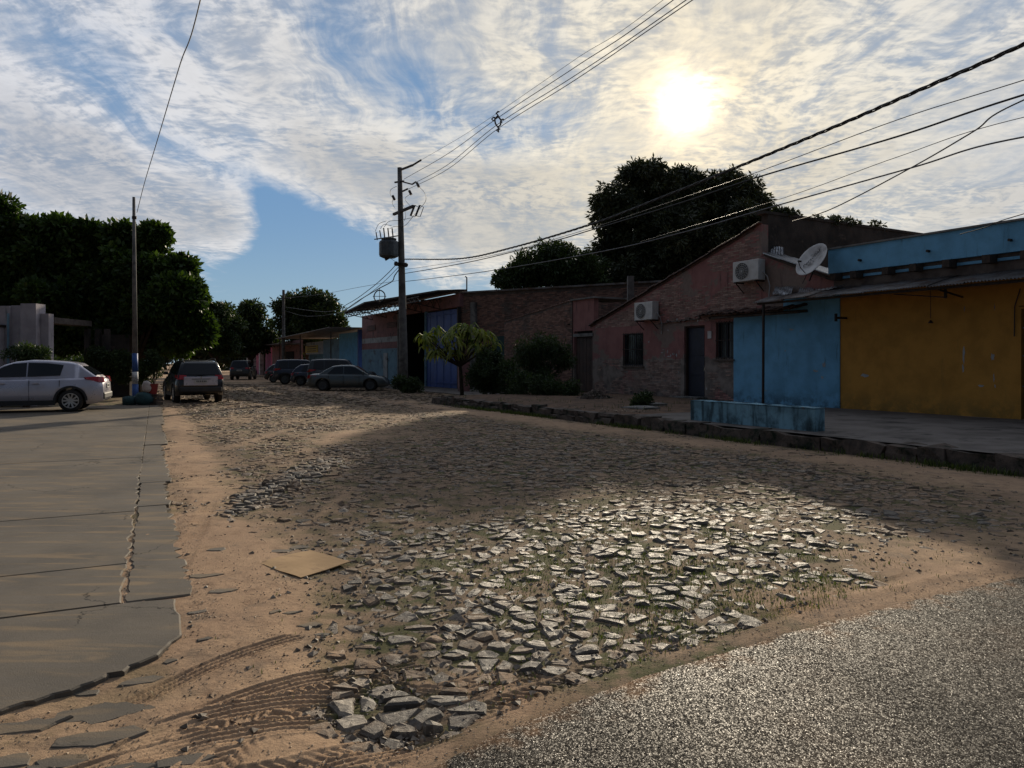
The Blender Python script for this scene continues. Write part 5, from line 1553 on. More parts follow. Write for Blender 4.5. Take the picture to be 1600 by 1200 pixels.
# ================================================================== LEFT: PALE WALL WITH PIERS
YL = 27.0
lh = empty('pale_gate_wall', (0, 0, 0), label='tall pale lilac gate wall with piers behind the silver car', cat='wall')
X_ = lambda px: (px - 800) / F_PX * YL
MB().box(X_(-120), X_(16), YL - .05, YL + .3, 0, Pt(0, 478, YL).z).build('wall', MT['pale_wall'], lh)
MB().box(X_(16), X_(39), YL + .05, YL + .35, 0, Pt(0, 477, YL).z).build('wall', MT['pale_wall'], lh)
MB().box(X_(39) + .003, X_(63), YL - .25, YL + .3, 0, Pt(0, 475, YL).z).build('pier', MT['pale_wall'], lh)
MB().box(X_(63) + .003, X_(76), YL + .0, YL + .3, 0, Pt(0, 490, YL).z).build('pier', MT['pale_wall'], lh)
MB().box(X_(-4), X_(9), YL - .35, YL - .06, 0, Pt(0, 512, YL).z).build('low_pier', MT['pale_wall'], lh)
MB().box(X_(-6), X_(11), YL - .40, YL - .02, Pt(0, 512, YL).z + .002, Pt(0, 508, YL).z).build('pier_cap', MT['steel_dark'], lh)
MB().box(X_(14), X_(16.5), YL - .11, YL - .06, .8, Pt(0, 490, YL).z).build('pipe', MT['band_blue'], lh)
sh = empty('left_shack', (0, 0, 0), label='dim open shack with a short roof slab right of the pale gate wall', cat='shack')
YS = 31.0; X2 = lambda px: (px - 800) / F_PX * YS
MB().box(X2(70), X2(97), YS - .5, YS + 2.2, Pt(0, 506, YS).z, Pt(0, 497, YS).z).build('roof_slab', MT['mortar'], sh)
MB().box(X2(74), X2(135), YS + 3.5, YS + 3.8, 0, 2.9).build('back_wall', MT['mossy'], sh)
for px in (88, 106, 121): MB().box(X2(px), X2(px) + .2, YS + 2, YS + 2.2, 0, 3.1).build('post', MT['mossy'], sh)

# ================================================================== POLES AND WIRES
PY = 40.0
def PP(px, py, Y=PY): return Pt(px, py, Y)
up = empty('utility_pole', (0, 0, 0), label='tall grey concrete utility pole carrying the transformer beside the blue gate', cat='utility pole')
b0, t0 = PP(631.5, 612), PP(624.5, 262)
b0.z = -.1
m = MB(); m.tube([b0.lerp(t0, k / 6) for k in range(7)], [(.255 - .13 * k / 6) for k in range(7)], 14); m.build('shaft', MT['pole'], up, smooth=True)
def arm(a, b, w=.10, name='crossarm', parent=None, mat='steel_dark'): return MB().bar(a, b, w).build(name, MT[mat], parent or up)
arm(PP(627, 265, 39.8), PP(645, 258, 38.9), .09); arm(PP(645, 258, 38.9), PP(658, 250, 38.4), .07)
arm(PP(617, 285, 40.2), PP(631, 283, 39.7), .08); arm(PP(629, 284, 39.7), PP(644, 288, 39.0), .07); arm(PP(644, 288, 39), PP(650, 284, 38.7), .06)
arm(PP(615, 335, 40.5), PP(646, 322, 38.9), .13); arm(PP(629, 299, 39.8), PP(637, 295, 39.3), .07)
arm(PP(585, 374, 40.3), PP(625, 368, 40), .05)
MB().lathe([(.30, -.12), (.30, .0)], 14, PP(629, 412)).build('collar', MT['steel_dark'], up)
for px, py, dx in ((634, 414, .2), (619, 412, -.1)):
    MB().lathe([(.05, -.12), (.12, -.06), (.12, .06), (.05, .12)], 10, PP(px, py, 39.6)).build('insulator', MT['ceramic'], up)
for px, py in ((653, 289), (641, 301), (615, 309)):
    a = PP(px, py, 39.2); MB().tube([a + Vector((-.06, 0, .12)), a + Vector((.06, 0, -.12))], .07, 8).build('insulator', MT['ceramic'], up)
for px in (645, 653):
    a = PP(px, 329, 39.0); f = empty('fuse_cutout', (0, 0, 0)); f.parent = up
    MB().tube([a + Vector((.10, 0, .28)), a + Vector((-.12, 0, -.28))], .055, 8).build('insulator', MT['ceramic'], f)
    MB().tube([a + Vector((.12, 0, .28)), a + Vector((.30, 0, .18)), a + Vector((.12, 0, -.32)), a + Vector((-.10, 0, -.28))], .02, 6).build('fuse_tube', MT['steel_dark'], f)
# transformer
tc = PP(607.5, 388, 39.7)
tr = empty('pole_transformer', (0, 0, 0), label='grey finned transformer tank hung on the utility pole', cat='transformer')
m = MB(); m.lathe([(.34, -.52), (.50, -.44), (.52, -.30), (.52, .28), (.48, .38), (.34, .44)], 22, tc); m.build('tank', MT['trafo'], tr, smooth=False)
for k in range(16):
    a = 2 * math.pi * k / 16; d = Vector((math.cos(a), math.sin(a), 0))
    MB().bar(tc + d * .50 + Vector((0, 0, -.36)), tc + d * .50 + Vector((0, 0, .30)), .03, .16, up=d.cross(Vector((0, 0, 1)))).build('cooling_fin', MT['trafo'], tr)
MB().lathe([(.40, .442), (.42, .52), (.30, .55)], 18, tc).build('lid', MT['trafo'], tr)
for k, dx in enumerate((-.22, 0, .22)):
    a = tc + Vector((dx, .05 * k, .55)); MB().tube([a, a + Vector((-.06, 0, .55))], .035, 8).build('bushing', MT['ceramic'], tr)
for k, dx in enumerate((-.62, -.42)):
    a = tc + Vector((dx, 0, .45 + .1 * k)); MB().tube([a, a + Vector((-.07, 0, .42))], .03, 8).build('surge_arrester', MT['ceramic'], tr)
m = MB(); m.bar(tc + Vector((.3, 0, .25)), PP(627, 380), .1); m.bar(tc + Vector((.3, 0, -.3)), PP(627, 395), .1); m.bar(tc + Vector((0, 0, -.5)), tc + Vector((-.2, 0, -.62)), .12); m.build('hanger', MT['steel_dark'], tr)

def spline(pts, n=12):
    pts = [Vector(p) for p in pts]
    if len(pts) < 3: return [pts[0].lerp(pts[-1], k / n) for k in range(n + 1)]
    P = [pts[0] * 2 - pts[1]] + pts + [pts[-1] * 2 - pts[-2]]; out = []
    for i in range(1, len(P) - 2):
        for k in range(n):
            t = k / n; a, b, c, d = P[i - 1], P[i], P[i + 1], P[i + 2]
            out.append(.5 * ((2 * b) + (c - a) * t + (2 * a - 5 * b + 4 * c - d) * t * t + (3 * b - a - 3 * c + d) * t ** 3))
    out.append(pts[-1]); return out
m = MB()
for pts in ([(620, 291), (611, 296), (610, 304), (614, 309)], [(614, 311), (613, 318), (617, 325)], [(654, 291), (664, 302), (665, 314), (656, 326)], [(641, 303), (633, 311), (642, 323)],
            [(600, 355), (608, 346), (625, 344), (645, 340)], [(586, 362), (592, 350), (604, 345)], [(608, 358), (616, 354), (632, 353), (648, 335)], [(594, 358), (600, 351), (612, 353)], [(600, 398), (612, 405), (622, 412)], [(630, 318), (634, 335), (632, 345)]):
    m.tube(spline([PP(*p, 39.4) for p in pts], 6), .013, 4, cap=False)
m.build('jumper_wires', MT['cable'], up)

WG = 'overhead wires'
def wire(a, b, pix, r, label, mat='cable', ext=None, twist=False, n=14, cat='cable'):
    """the wire hangs in the upright plane through ground points a and b; pix are points it passes in the photograph"""
    pts = []
    for px, py in pix:
        k = (px - 800) / F_PX
        t = (k * a[1] - a[0]) / ((b[0] - a[0]) - k * (b[1] - a[1]))
        Y = a[1] + (b[1] - a[1]) * t
        pts.append(Pt(px, py, Y))
    if ext: pts.append(Vector(ext))
    P = spline(pts, n)
    m = MB()
    if twist:
        # bundled cable: three strands laid round each other
        L = 0; Ps = [[], [], []]
        fine = []
        for i in range(len(P) - 1):
            kk = max(1, int((P[i + 1] - P[i]).length / .16))
            fine += [P[i].lerp(P[i + 1], j / kk) for j in range(kk)]
        fine.append(P[-1]); d0 = (fine[-1] - fine[0]).normalized(); ux = d0.cross(Vector((0, 0, 1))).normalized(); uy = ux.cross(d0)
        for i, p in enumerate(fine):
            L += (fine[i] - fine[i - 1]).length if i else 0
            for k in range(3):
                an = L * 2 * math.pi / 1.1 + k * 2.094
                Ps[k].append(p + (ux * math.cos(an) + uy * math.sin(an)) * r * .9)
        o = empty('overhead_cable', (0, 0, 0), label=label, cat=cat)
        for k in range(3): MB().tube(Ps[k], r * .62, 5, cap=False).build('strand', MT[mat], o)
        return o
    m.tube(P, r, 5, cap=False)
    return m.build('overhead_wire', MT[mat], label=label, cat='wire')
pa = (-5.6, 40.0)
# span over the street towards the upper right
qa, qb = (-5.7, 40), (4.3, 18)
Wt = [(640, 283), (778, 180), (900, 99), (1042, 0)]
wire(qa, qb, [(631, 280), (700, 240), (778, 184), (900, 104), (1052, 0)], .013, 'upper main power wire leaving the pole top over the street', 'wire_grey', ext=(9.5, 6.2, 10.9))
wire(qa, qb, [(646, 287), (700, 257), (778, 194), (900, 117), (1072, 0)], .013, 'middle main power wire passing the star-shaped spacer', 'wire_grey', ext=(9.8, 6.0, 10.5))
wire(qa, qb, [(635, 297), (700, 264), (778, 201), (900, 124), (1082, 0)], .013, 'lowest main power wire over the street below the spacer', 'wire_grey', ext=(10.0, 5.8, 10.3))
wire(qa, qb, [(658, 250), (720, 214), (778, 176), (900, 92), (1036, 0)], .007, 'thin steel messenger wire above the main power wires', 'wire_grey', ext=(9.3, 6.3, 11.2))
# spacer
k = (778 - 800) / F_PX; t = (k * 40 + 5.7) / (10 + k * 22); Ysp = 40 - 22 * t
c = Pt(778, 190, Ysp); sp = empty('line_spacer', (0, 0, 0), label='dark star-shaped spacer clamped to the power wires high over the street', cat='spacer')
u_ = Ysp / F_PX
ring = [c + Vector((x * u_, 0, z * u_)) for x, z in ((0, 9), (5, 2), (4, -5), (0, -9), (-4, -3), (-5, 4))]
m = MB(); m.tube(ring + [ring[0]], .035, 6, cap=False); m.build('ring', MT['ceramic'], sp)
for x, z in ((0, 13), (7, 1), (1, -14), (-7, 4)):
    m = MB(); q = c + Vector((x * u_, 0, z * u_)); m.tube([q + Vector((.07, 0, .05)), q + Vector((0, 0, .07)), q + Vector((-.07, 0, 0)), q + Vector((0, 0, -.07)), c + (q - c) * .5], .03, 6); m.build('clamp', MT['ceramic'], sp)
# bundle and wires going right
ra, rb = (-5.6, 39.8), (7.9, 11.3)
wire(ra, rb, [(629, 405), (637, 405), (720, 404), (800, 387), (925, 350), (1035, 308), (1150, 262), (1300, 200), (1450, 135), (1600, 69)], .026, 'thick twisted black cable bundle sweeping to the upper right', ext=(9.6, 7.6, 6.9), twist=True)
rb2 = (8.4, 11.6)
wire(ra, rb2, [(629, 420), (640, 420), (720, 408), (800, 392), (925, 356), (1040, 318), (1180, 270), (1400, 188), (1600, 125)], .009, 'thin wire just under the twisted cable bundle', 'wire_grey', ext=(10.5, 7.8, 6.2))
wire(ra, rb2, [(629, 426), (640, 426), (740, 408), (860, 378), (925, 359), (1060, 318), (1190, 275), (1400, 214), (1600, 148)], .018, 'medium black wire second below the twisted bundle', ext=(10.4, 7.6, 5.9))
wire(ra, rb2, [(629, 439), (640, 439), (760, 424), (940, 393), (1060, 365), (1170, 334), (1225, 318), (1425, 262), (1600, 214)], .015, 'lower grey service wire crossing before the dark mango tree', 'wire_grey', ext=(10.4, 7.6, 4.7))
wire(ra, rb2, [(1000, 378), (1225, 309), (1400, 246), (1600, 183)], .007, 'faint thin wire between the two service wires', 'wire_grey', ext=(10.4, 7.6, 5.2))
wire((6.9, 22.0), (8.6, 12.0), [(1238, 346), (1300, 326), (1420, 264), (1520, 206), (1600, 156)], .014, 'dark drop wire rising steeply from the tall side wall', ext=(9.6, 7.9, 6.1))
wire((8.9, 15.8), (8.9, 10.0), [(1500, 366), (1540, 355), (1600, 334)], .009, 'short thin drop wire over the blue parapet', ext=(9.2, 8.0, 4.2))
# wires going off to the left-hand distance
da, db = (-5.8, 40), (-23.3, 75)
wire(da, db, [(620, 412), (605, 428), (580, 450), (545, 474), (510, 487), (446, 480)], .022, 'black service cable dropping from the pole toward the far pole', )
wire(da, db, [(622, 418), (600, 440), (570, 464), (530, 488), (480, 494), (446, 486)], .016, 'slack looped cable below the service cable to the far pole')
wire(da, db, [(624, 438), (560, 449), (500, 460), (443, 466)], .012, 'upper thin wire running straight to the far pole', 'wire_grey')
wire((-5.8, 39.8), (-14.5, 60), [(629, 414), (617, 430), (612, 440), (590, 452), (560, 470), (540, 484)], .03, 'knotted cable running from the pole to the steel canopy')
# cable coil hung on the wire
c = Pt(593, 463, 42.5); cc = empty('cable_coil', (0, 0, 0), label='round cable coil on a cross bracket hanging beside the utility pole', cat='cable coil')
R_ = 8.5 * 42.5 / F_PX
m = MB(); m.tube([c + Vector((math.cos(2 * math.pi * k / 20) * R_, .05 * math.sin(k), math.sin(2 * math.pi * k / 20) * R_ * 1.1)) for k in range(21)], .035, 6, cap=False); m.build('coil', MT['cable'], cc)
m = MB(); m.bar(c + Vector((-R_ * 1.25, 0, 0)), c + Vector((R_ * 1.25, 0, 0)), .03); m.bar(c + Vector((0, 0, -R_ * 1.25)), c + Vector((0, 0, R_ * 1.6)), .03); m.build('cross_bracket', MT['steel_dark'], cc)

# far poles
fpz = empty('far_utility_pole', (0, 0, 0), label='dark utility pole far along the right side of the street', cat='utility pole')
a = Pt(443, 566, 74); MB().tube([(a.x, 74, -.1), (a.x, 74, Pt(443, 453, 74).z)], .2, 10, r1=.13).build('shaft', MT['pole'], fpz)
a = Pt(443, 466, 74); MB().bar(a + Vector((-.7, 0, 0)), a + Vector((.7, 0, 0)), .09).build('crossarm', MT['steel_dark'], fpz)

# left striped pole
lp = empty('striped_pole', (0, 0, 0), label='slender pole painted blue and white at its foot beside the silver car', cat='pole')
YP = 27.6; bx = Pt(211.5, 0, YP).x
zz = [(.0, Pt(0, 600, YP).z), (Pt(0, 600, YP).z, Pt(0, 581, YP).z), (Pt(0, 581, YP).z, Pt(0, 552, YP).z), (Pt(0, 552, YP).z, Pt(0, 308, YP).z)]
rad = lambda z: .115 - .065 * z / 7.9
for (z0, z1), mt, nm in zip(zz, ('pole_blue', 'white', 'pole_blue', 'pole'), ('blue_band', 'white_band', 'blue_band', 'shaft')):
    MB().tube([(bx + .03 * z0 / 8 * -2, YP, z0 + .001), (bx - .06 * z1 / 8, YP, z1)], rad(z0), 12, r1=rad(z1)).build(nm, MT[mt], lp, smooth=True)
MB().lathe([(.085, -.05), (.085, .05)], 10, (bx - .04, YP, Pt(0, 340, YP).z)).build('clamp_ring', MT['steel_dark'], lp)
wire((bx, YP), (-5.1, 12), [(214, 332), (226, 285), (245, 222), (280, 105), (313, 0)], .011, 'thin guy wire rising steeply from the striped pole', 'wire_grey', ext=(-2.0, 7.0, 9.6))

# ================================================================== VEGETATION
def leaf_cloud(name, clumps, n_leaf, size, mat, parent, seed=1, droop=.3, aspect=.42, spread=1.0, **kw):
    """clumps (k,4): x y z r. Every leaf is a small folded quad; leaves thicken towards each clump's rim"""
    r = np.random.default_rng(seed); K = np.asarray(clumps, float)
    w = K[:, 3] ** 2; w = w / w.sum(); idx = r.choice(len(K), n_leaf, p=w)
    d = r.normal(size=(n_leaf, 3)); d /= np.linalg.norm(d, axis=1)[:, None]
    rad = K[idx, 3] * (r.random(n_leaf) ** .45) * spread
    P = K[idx, :3] + d * rad[:, None] * np.array([1, 1, .8])
    # leaf axis: outward mixed with random and drooping
    ax = d * .8 + r.normal(size=(n_leaf, 3)) * .6; ax[:, 2] -= droop; ax /= np.linalg.norm(ax, axis=1)[:, None]
    sd = np.cross(ax, r.normal(size=(n_leaf, 3))); sd /= np.linalg.norm(sd, axis=1)[:, None]
    S = size * (.6 + .8 * r.random(n_leaf))
    A = ax * S[:, None]; B = sd * (S * aspect)[:, None]
    V = np.stack([P, P + A * .5 + B * .5, P + A, P + A * .5 - B * .5], 1).reshape(-1, 3)
    Fc = np.arange(n_leaf * 4).reshape(-1, 4)
    ctone = r.random(len(K)); tone = np.clip(.55 * ctone[idx] + .6 * r.random(n_leaf) ** 1.5, 0, 1)
    return np_mesh(name, V, Fc, MT[mat], parent, attr=np.repeat(tone, 4), **kw)

def blob_clumps(blobs, seed, cr=(.45, .8), per=1.0, shell=.55):
    """blobs: (px, py, rx_px, ry_px, Y) read as ellipsoids in space; returns clump list"""
    r = np.random.default_rng(seed); out = []
    for px, py, rx, ry, Y in blobs:
        c = Pt(px, py, Y); a = rx / F_PX * Y; b = ry / F_PX * Y; dpt = min(a, b * 1.3)
        n = int(per * 3.2 * (a * b + a * dpt + b * dpt) / (np.mean(cr) ** 2) * .35) + 4
        d = r.normal(size=(n, 3)); d /= np.linalg.norm(d, axis=1)[:, None]
        rr_ = r.uniform(shell, 1.0, n) ** .7 * r.uniform(.88, 1.06, n)
        out.append(np.stack([c.x + d[:, 0] * rr_ * a, c.y + d[:, 1] * rr_ * dpt, c.z + d[:, 2] * rr_ * b, r.uniform(cr[0], cr[1], n)], 1))
    return np.concatenate(out)

def tree(name, label, base, blobs, n_leaf, size, mat, seed, trunk_r=.3, cr=(.45, .8), per=1.0, droop=.3, group=None, cat='tree', fork=.35, aspect=.42, shell=.4, twigs=40):
    t = empty(name, base, label=label, cat=cat, group=group)
    base = Vector(base); K = blob_clumps(blobs, seed, cr, per, shell)
    leaf = leaf_cloud('crown', K, n_leaf, size, mat, t, seed, droop, aspect)
    r = random.Random(seed); m = MB()
    top = Vector((float(K[:, 0].mean()), float(K[:, 1].mean()), float(K[:, 2].mean())))
    fk = base.lerp(top, fork); fk.x += r.uniform(-.1, .1)
    m.tube(spline([base + Vector((0, 0, -.15)), base.lerp(fk, .5) + Vector((r.uniform(-.08, .08), 0, 0)), fk], 4), trunk_r, 9, r1=trunk_r * .7)
    for k in range(min(twigs, len(K))):
        q = K[r.randrange(len(K))]; q = Vector((float(q[0]), float(q[1]), float(q[2])))
        mid = fk.lerp(q, .5) + Vector((r.uniform(-.3, .3), r.uniform(-.3, .3), r.uniform(-.1, .5)))
        m.tube(spline([fk, mid, q], 3), trunk_r * .42, 5, r1=.02)
    m.build('trunk', MT['bark'], t)
    # children were made in world space
    for ch in t.children: ch.matrix_parent_inverse = Matrix.Translation(-base)
    return t

# the mango tree behind the red house: it throws the long soft shade over the middle of the street
YM = 57.0
tree('mango_tree', 'huge dark mango tree rising behind the red brick house', (Pt(1060, 0, YM).x, YM, 0),
     [(1018, 300, 72, 48, YM), (1010, 375, 82, 75, YM), (965, 325, 36, 42, YM - 1), (1060, 282, 32, 20, YM), (1150, 330, 60, 50, YM), (1140, 295, 44, 28, YM), (1100, 380, 110, 70, YM - 2), (1190, 350, 28, 42, YM),
      (950, 390, 22, 30, YM), (1000, 440, 70, 40, YM - 2), (1060, 430, 90, 50, YM - 1), (1000, 268, 30, 14, YM), (1175, 312, 22, 24, YM), (1215, 365, 30, 22, YM), (1092, 330, 60, 46, YM), (1085, 300, 34, 26, YM), (1050, 350, 70, 50, YM)],
     150000, .36, 'leaf_dark', 41, trunk_r=.5, cr=(.45, .85), per=1.15, droop=.5, shell=.25, aspect=.34)
tree('rounded_tree', 'smaller open-crowned tree left of the big mango tree, behind the long wall', (Pt(862, 0, 52).x, 52, 0),
     [(860, 418, 60, 34, 52), (825, 432, 42, 26, 52), (905, 425, 40, 34, 52), (865, 396, 34, 18, 52), (800, 440, 24, 16, 52), (920, 440, 30, 20, 52)], 26000, .28, 'leaf_mid', 43, trunk_r=.3, cr=(.35, .7), per=1.0, shell=.3)
# shaggy growth on top of the tall side wall
K = []
for k in range(26):
    o = -1.0 - 5.5 * random.random() ** 1.6; K.append((*Fp(hs0 + .15 + random.uniform(-.1, .15), o, zs + .08 + random.uniform(0, .12)), random.uniform(.06, .22)))
leaf_cloud('wall_top_weeds', K, 1500, .14, 'leaf_dark', None, 5, .1, label='weeds growing along the top of the tall side wall', kind='stuff')

# left-hand trees
AG = None
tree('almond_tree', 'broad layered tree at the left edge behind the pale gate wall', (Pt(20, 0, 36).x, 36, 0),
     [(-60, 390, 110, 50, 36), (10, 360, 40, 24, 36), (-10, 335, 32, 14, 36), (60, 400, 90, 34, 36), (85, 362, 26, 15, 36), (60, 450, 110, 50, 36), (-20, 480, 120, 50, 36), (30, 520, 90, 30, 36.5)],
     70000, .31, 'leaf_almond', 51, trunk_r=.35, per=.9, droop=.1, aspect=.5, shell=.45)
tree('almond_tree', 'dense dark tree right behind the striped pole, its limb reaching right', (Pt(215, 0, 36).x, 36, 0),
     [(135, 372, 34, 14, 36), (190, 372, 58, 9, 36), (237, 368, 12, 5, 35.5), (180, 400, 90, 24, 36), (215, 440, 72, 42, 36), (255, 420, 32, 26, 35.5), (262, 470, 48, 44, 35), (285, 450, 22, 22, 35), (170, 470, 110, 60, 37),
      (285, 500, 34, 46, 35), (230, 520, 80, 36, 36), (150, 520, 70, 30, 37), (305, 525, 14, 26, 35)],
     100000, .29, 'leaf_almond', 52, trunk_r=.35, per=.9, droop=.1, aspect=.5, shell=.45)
tree('street_tree', 'mid-green round tree beyond the dark car on the left of the street', (Pt(337, 0, 70).x, 70, 0), [(335, 492, 32, 20, 70), (350, 512, 30, 26, 70), (318, 515, 24, 30, 70), (342, 535, 34, 20, 70)], 22000, .34, 'leaf_mid', 53, cr=(.5, .9), shell=.3)
tree('street_tree', 'feathery tree between the round tree and the far utility pole', (Pt(394, 0, 84).x, 84, 0), [(393, 490, 26, 20, 84), (390, 515, 34, 22, 84), (375, 540, 28, 18, 84), (410, 530, 24, 20, 84)], 20000, .40, 'leaf_mid', 54, cr=(.5, .9), droop=.6, shell=.3)
tree('street_tree', 'large olive-green tree directly behind the far utility pole', (Pt(480, 0, 82).x, 82, 0),
     [(478, 480, 42, 26, 82), (465, 500, 40, 30, 82), (505, 495, 36, 30, 82), (485, 520, 54, 24, 82), (525, 510, 14, 14, 81), (455, 475, 22, 14, 82)], 34000, .40, 'leaf_mid', 55, cr=(.5, 1.0), shell=.3)
tree('street_tree', 'low dark tree closing the far end of the street', (Pt(370, 0, 120).x, 120, 0), [(350, 548, 34, 20, 120), (385, 552, 30, 18, 120), (320, 555, 30, 16, 120), (420, 555, 24, 14, 120)], 14000, .7, 'leaf_dark', 56, cr=(.8, 1.4), shell=.3)
# far-off wood that closes the view behind everything
K = []
rg = random.Random(77)
for k in range(420):
    px = rg.uniform(-700, 2300); Y = rg.uniform(150, 175); p = Pt(px, 566, Y); K.append((p.x, p.y, rg.uniform(.5, 6.5 + 2 * math.sin(px / 90)), rg.uniform(2, 3.6)))
leaf_cloud('distant_wood', K, 30000, 1.9, 'leaf_dark', None, 6, .1, label='dark far-off treeline on the horizon', kind='stuff')

# shrubs under the left trees
def shrub(name, label, blobs, n, size, mat, seed, group=None, cr=(.15, .3), base=None, droop=.1, aspect=.35, stems=10):
    b = base or (Pt(blobs[0][0], 0, blobs[0][4]).x, blobs[0][4], PZ)
    t = empty(name, b, label=label, cat='shrub', group=group)
    K = blob_clumps(blobs, seed, cr, 1.0, .2)
    leaf_cloud('foliage', K, n, size, mat, t, seed, droop, aspect)
    r = random.Random(seed); m = MB()
    for k in range(stems):
        q = K[r.randrange(len(K))]; q = Vector([float(x) for x in q[:3]]); bb = Vector(b)
        m.tube(spline([bb + Vector((r.uniform(-.15, .15), 0, -.1)), bb.lerp(q, .5) + Vector((r.uniform(-.1, .1), 0, .1)), q], 3), .022, 5, r1=.008)
    m.build('stems', MT['bark'], t)
    for ch in t.children: ch.matrix_parent_inverse = Matrix.Translation(-Vector(b))
    return t
shrub('hedge_shrub', 'sunlit leafy shrub seen between the silver car and the striped pole', [(178, 565, 26, 22, 33), (150, 560, 20, 18, 33), (195, 585, 12, 14, 33)], 9000, .14, 'leaf_mid', 61, base=(Pt(170, 0, 33).x, 33, 0))
shrub('hedge_shrub', 'low shrub in the gap between the striped pole and the dark car', [(238, 570, 16, 20, 33), (225, 585, 10, 14, 33)], 4500, .14, 'leaf_mid', 62, base=(Pt(235, 0, 33).x, 33, 0))
shrub('hedge_shrub', 'dark shrub in front of the pale gate wall behind the silver car', [(40, 555, 34, 14, 25.5), (60, 560, 18, 12, 25.5)], 7000, .11, 'leaf_bush', 63, base=(Pt(40, 0, 25.5).x, 25.5, 0))
# far-left understorey
K = []
for k in range(160):
    px = rg.uniform(80, 420); Y = rg.uniform(40, 100); p = Pt(px, 566, Y)
    s, o = so_of(p.x, p.y)
    if o < 17: continue
    K.append((p.x, p.y, rg.uniform(.2, 1.8), rg.uniform(.5, 1.0)))
leaf_cloud('roadside_undergrowth', K, 20000, .34, 'leaf_bush', None, 8, .1, label='tangled undergrowth below the trees on the left', kind='stuff')

# right-hand garden in the earth bed
shrub('garden_shrub', 'dark bushy shrub right of the blue gate, under the yellow-leaved tree', [(772, 582, 36, 30, 33), (750, 596, 22, 24, 33), (798, 592, 26, 28, 32), (765, 558, 22, 14, 33)], 14000, .13, 'leaf_bush', 71)
shrub('garden_shrub', 'thin-branched oleander shrub in front of the rough brick lean-to', [(850, 542, 38, 22, 30), (824, 560, 20, 20, 30), (875, 560, 20, 22, 30), (845, 585, 26, 20, 30)], 9500, .17, 'leaf_bush', 72, aspect=.2, stems=22)
shrub('garden_shrub', 'low dark bush at the foot of the oleander shrub', [(850, 606, 40, 17, 28), (815, 600, 26, 20, 29), (888, 610, 22, 13, 27.5)], 10000, .10, 'leaf_bush', 73)
shrub('garden_shrub', 'dark bush at the foot of the utility pole', [(640, 603, 22, 12, 38.5), (625, 598, 12, 12, 38.5)], 4500, .13, 'leaf_bush', 74, base=(Pt(638, 0, 38.5).x, 38.5, 0))
shrub('garden_shrub', 'small leafy weed clump by the kerb before the red house door', [(1008, 622, 16, 11, 21.5), (998, 628, 12, 8, 21.3)], 3000, .075, 'leaf_mid', 75, cr=(.08, .16))

# small tree with strap leaves in rosettes
yt = empty('yellow_leaved_tree', (Pt(722, 0, 34).x, 34, .2), label='small tree with drooping yellow-green strap leaves before the blue gate', cat='tree')
yb = Vector(yt.location)
ros = [(682, 512), (673, 525), (694, 528), (712, 510), (722, 505), (728, 520), (750, 515), (756, 524), (738, 530), (702, 540), (690, 545), (745, 540), (668, 535), (715, 530), (762, 518), (735, 508), (705, 520), (680, 548), (712, 548), (758, 540), (772, 532), (664, 522)]
m = MB(); r = random.Random(5); rosP = []
fk = Vector((yb.x - .1, 34, Pt(0, 566, 34).z))
m.tube([yb + Vector((0, 0, -.2)), yb.lerp(fk, .6), fk], .10, 8, r1=.07)
for px, py in ros:
    q = Pt(px, py + 4, 34 + r.uniform(-.7, .7)); rosP.append(q)
    m.tube(spline([fk + Vector((0, 0, -.2)), fk.lerp(q, .5) + Vector((0, 0, -.12)), q], 4), .045, 6, r1=.022)
m.build('trunk', MT['bark'], yt)
V, TT = [], []
for q in rosP:
    for k in range(r.randint(13, 26)):
        a = r.uniform(0, 6.283); el = r.uniform(-.9, .9); L = r.uniform(.40, .68); w = r.uniform(.045, .07)
        d = Vector((math.cos(a), math.sin(a), 0)); sd = Vector((-math.sin(a), math.cos(a), 0)) * w
        p0 = q + Vector((0, 0, r.uniform(-.12, .05))); p1 = p0 + d * L * .4 + Vector((0, 0, L * .28 * (el + .5))); p2 = p0 + d * L * .75 + Vector((0, 0, L * (.1 * el - .15))); p3 = p0 + d * L * .9 + Vector((0, 0, -L * (.55 - .2 * el)))
        t_ = min(1, max(0, .55 - el * .5 + r.uniform(-.2, .3)))
        V += [p0 - sd * .3, p0 + sd * .3, p1 + sd, p1 - sd, p2 + sd * .9, p2 - sd * .9, p3 + sd * .1, p3 - sd * .1]; TT += [t_] * 8
n = len(V) // 8; b = (np.arange(n) * 8)[:, None]
Fc = np.concatenate([b + np.array([0, 1, 2, 3]), b + np.array([3, 2, 4, 5]), b + np.array([5, 4, 6, 7])])
np_mesh('crown', [tuple(v) for v in V], Fc, MT['leaf_yellow'], yt, attr=TT)
for ch in yt.children: ch.matrix_parent_inverse = Matrix.Translation(-yb)

# weeds at the foot of the kerb
r_ = np.random.default_rng(5); n = 9000
s = -10 + 26 * r_.random(n); o = OC + .05 + np.abs(r_.normal(0, .13, n)); dn = np.clip(fbm(s, o, .8, 4, 12) * 4 + .55, 0, 1); k = r_.random(n) < dn; s, o = s[k], o[k]
X = A0.x + U.x * s + N.x * o; Y = A0.y + U.y * s + N.y * o
blades(np.stack([X, Y, sand_h(X, Y, False)], 1), .03, .13, .006, 'grass', 'kerb_weeds', kind='stuff', label='straggling weeds along the foot of the stone kerb', seed=8)
n = 2500; s = 6 + 10 * r_.random(n); o = 1 + 6 * r_.random(n); k = fbm(s, o, 1.2, 3, 4) > .08; s, o = s[k], o[k]
X = A0.x + U.x * s + N.x * o; Y = A0.y + U.y * s + N.y * o
blades(np.stack([X, Y, X * 0 + PZ + .02], 1), .04, .16, .006, 'grass', 'bed_weeds', kind='stuff', label='sparse weeds on the earth bed', seed=9)

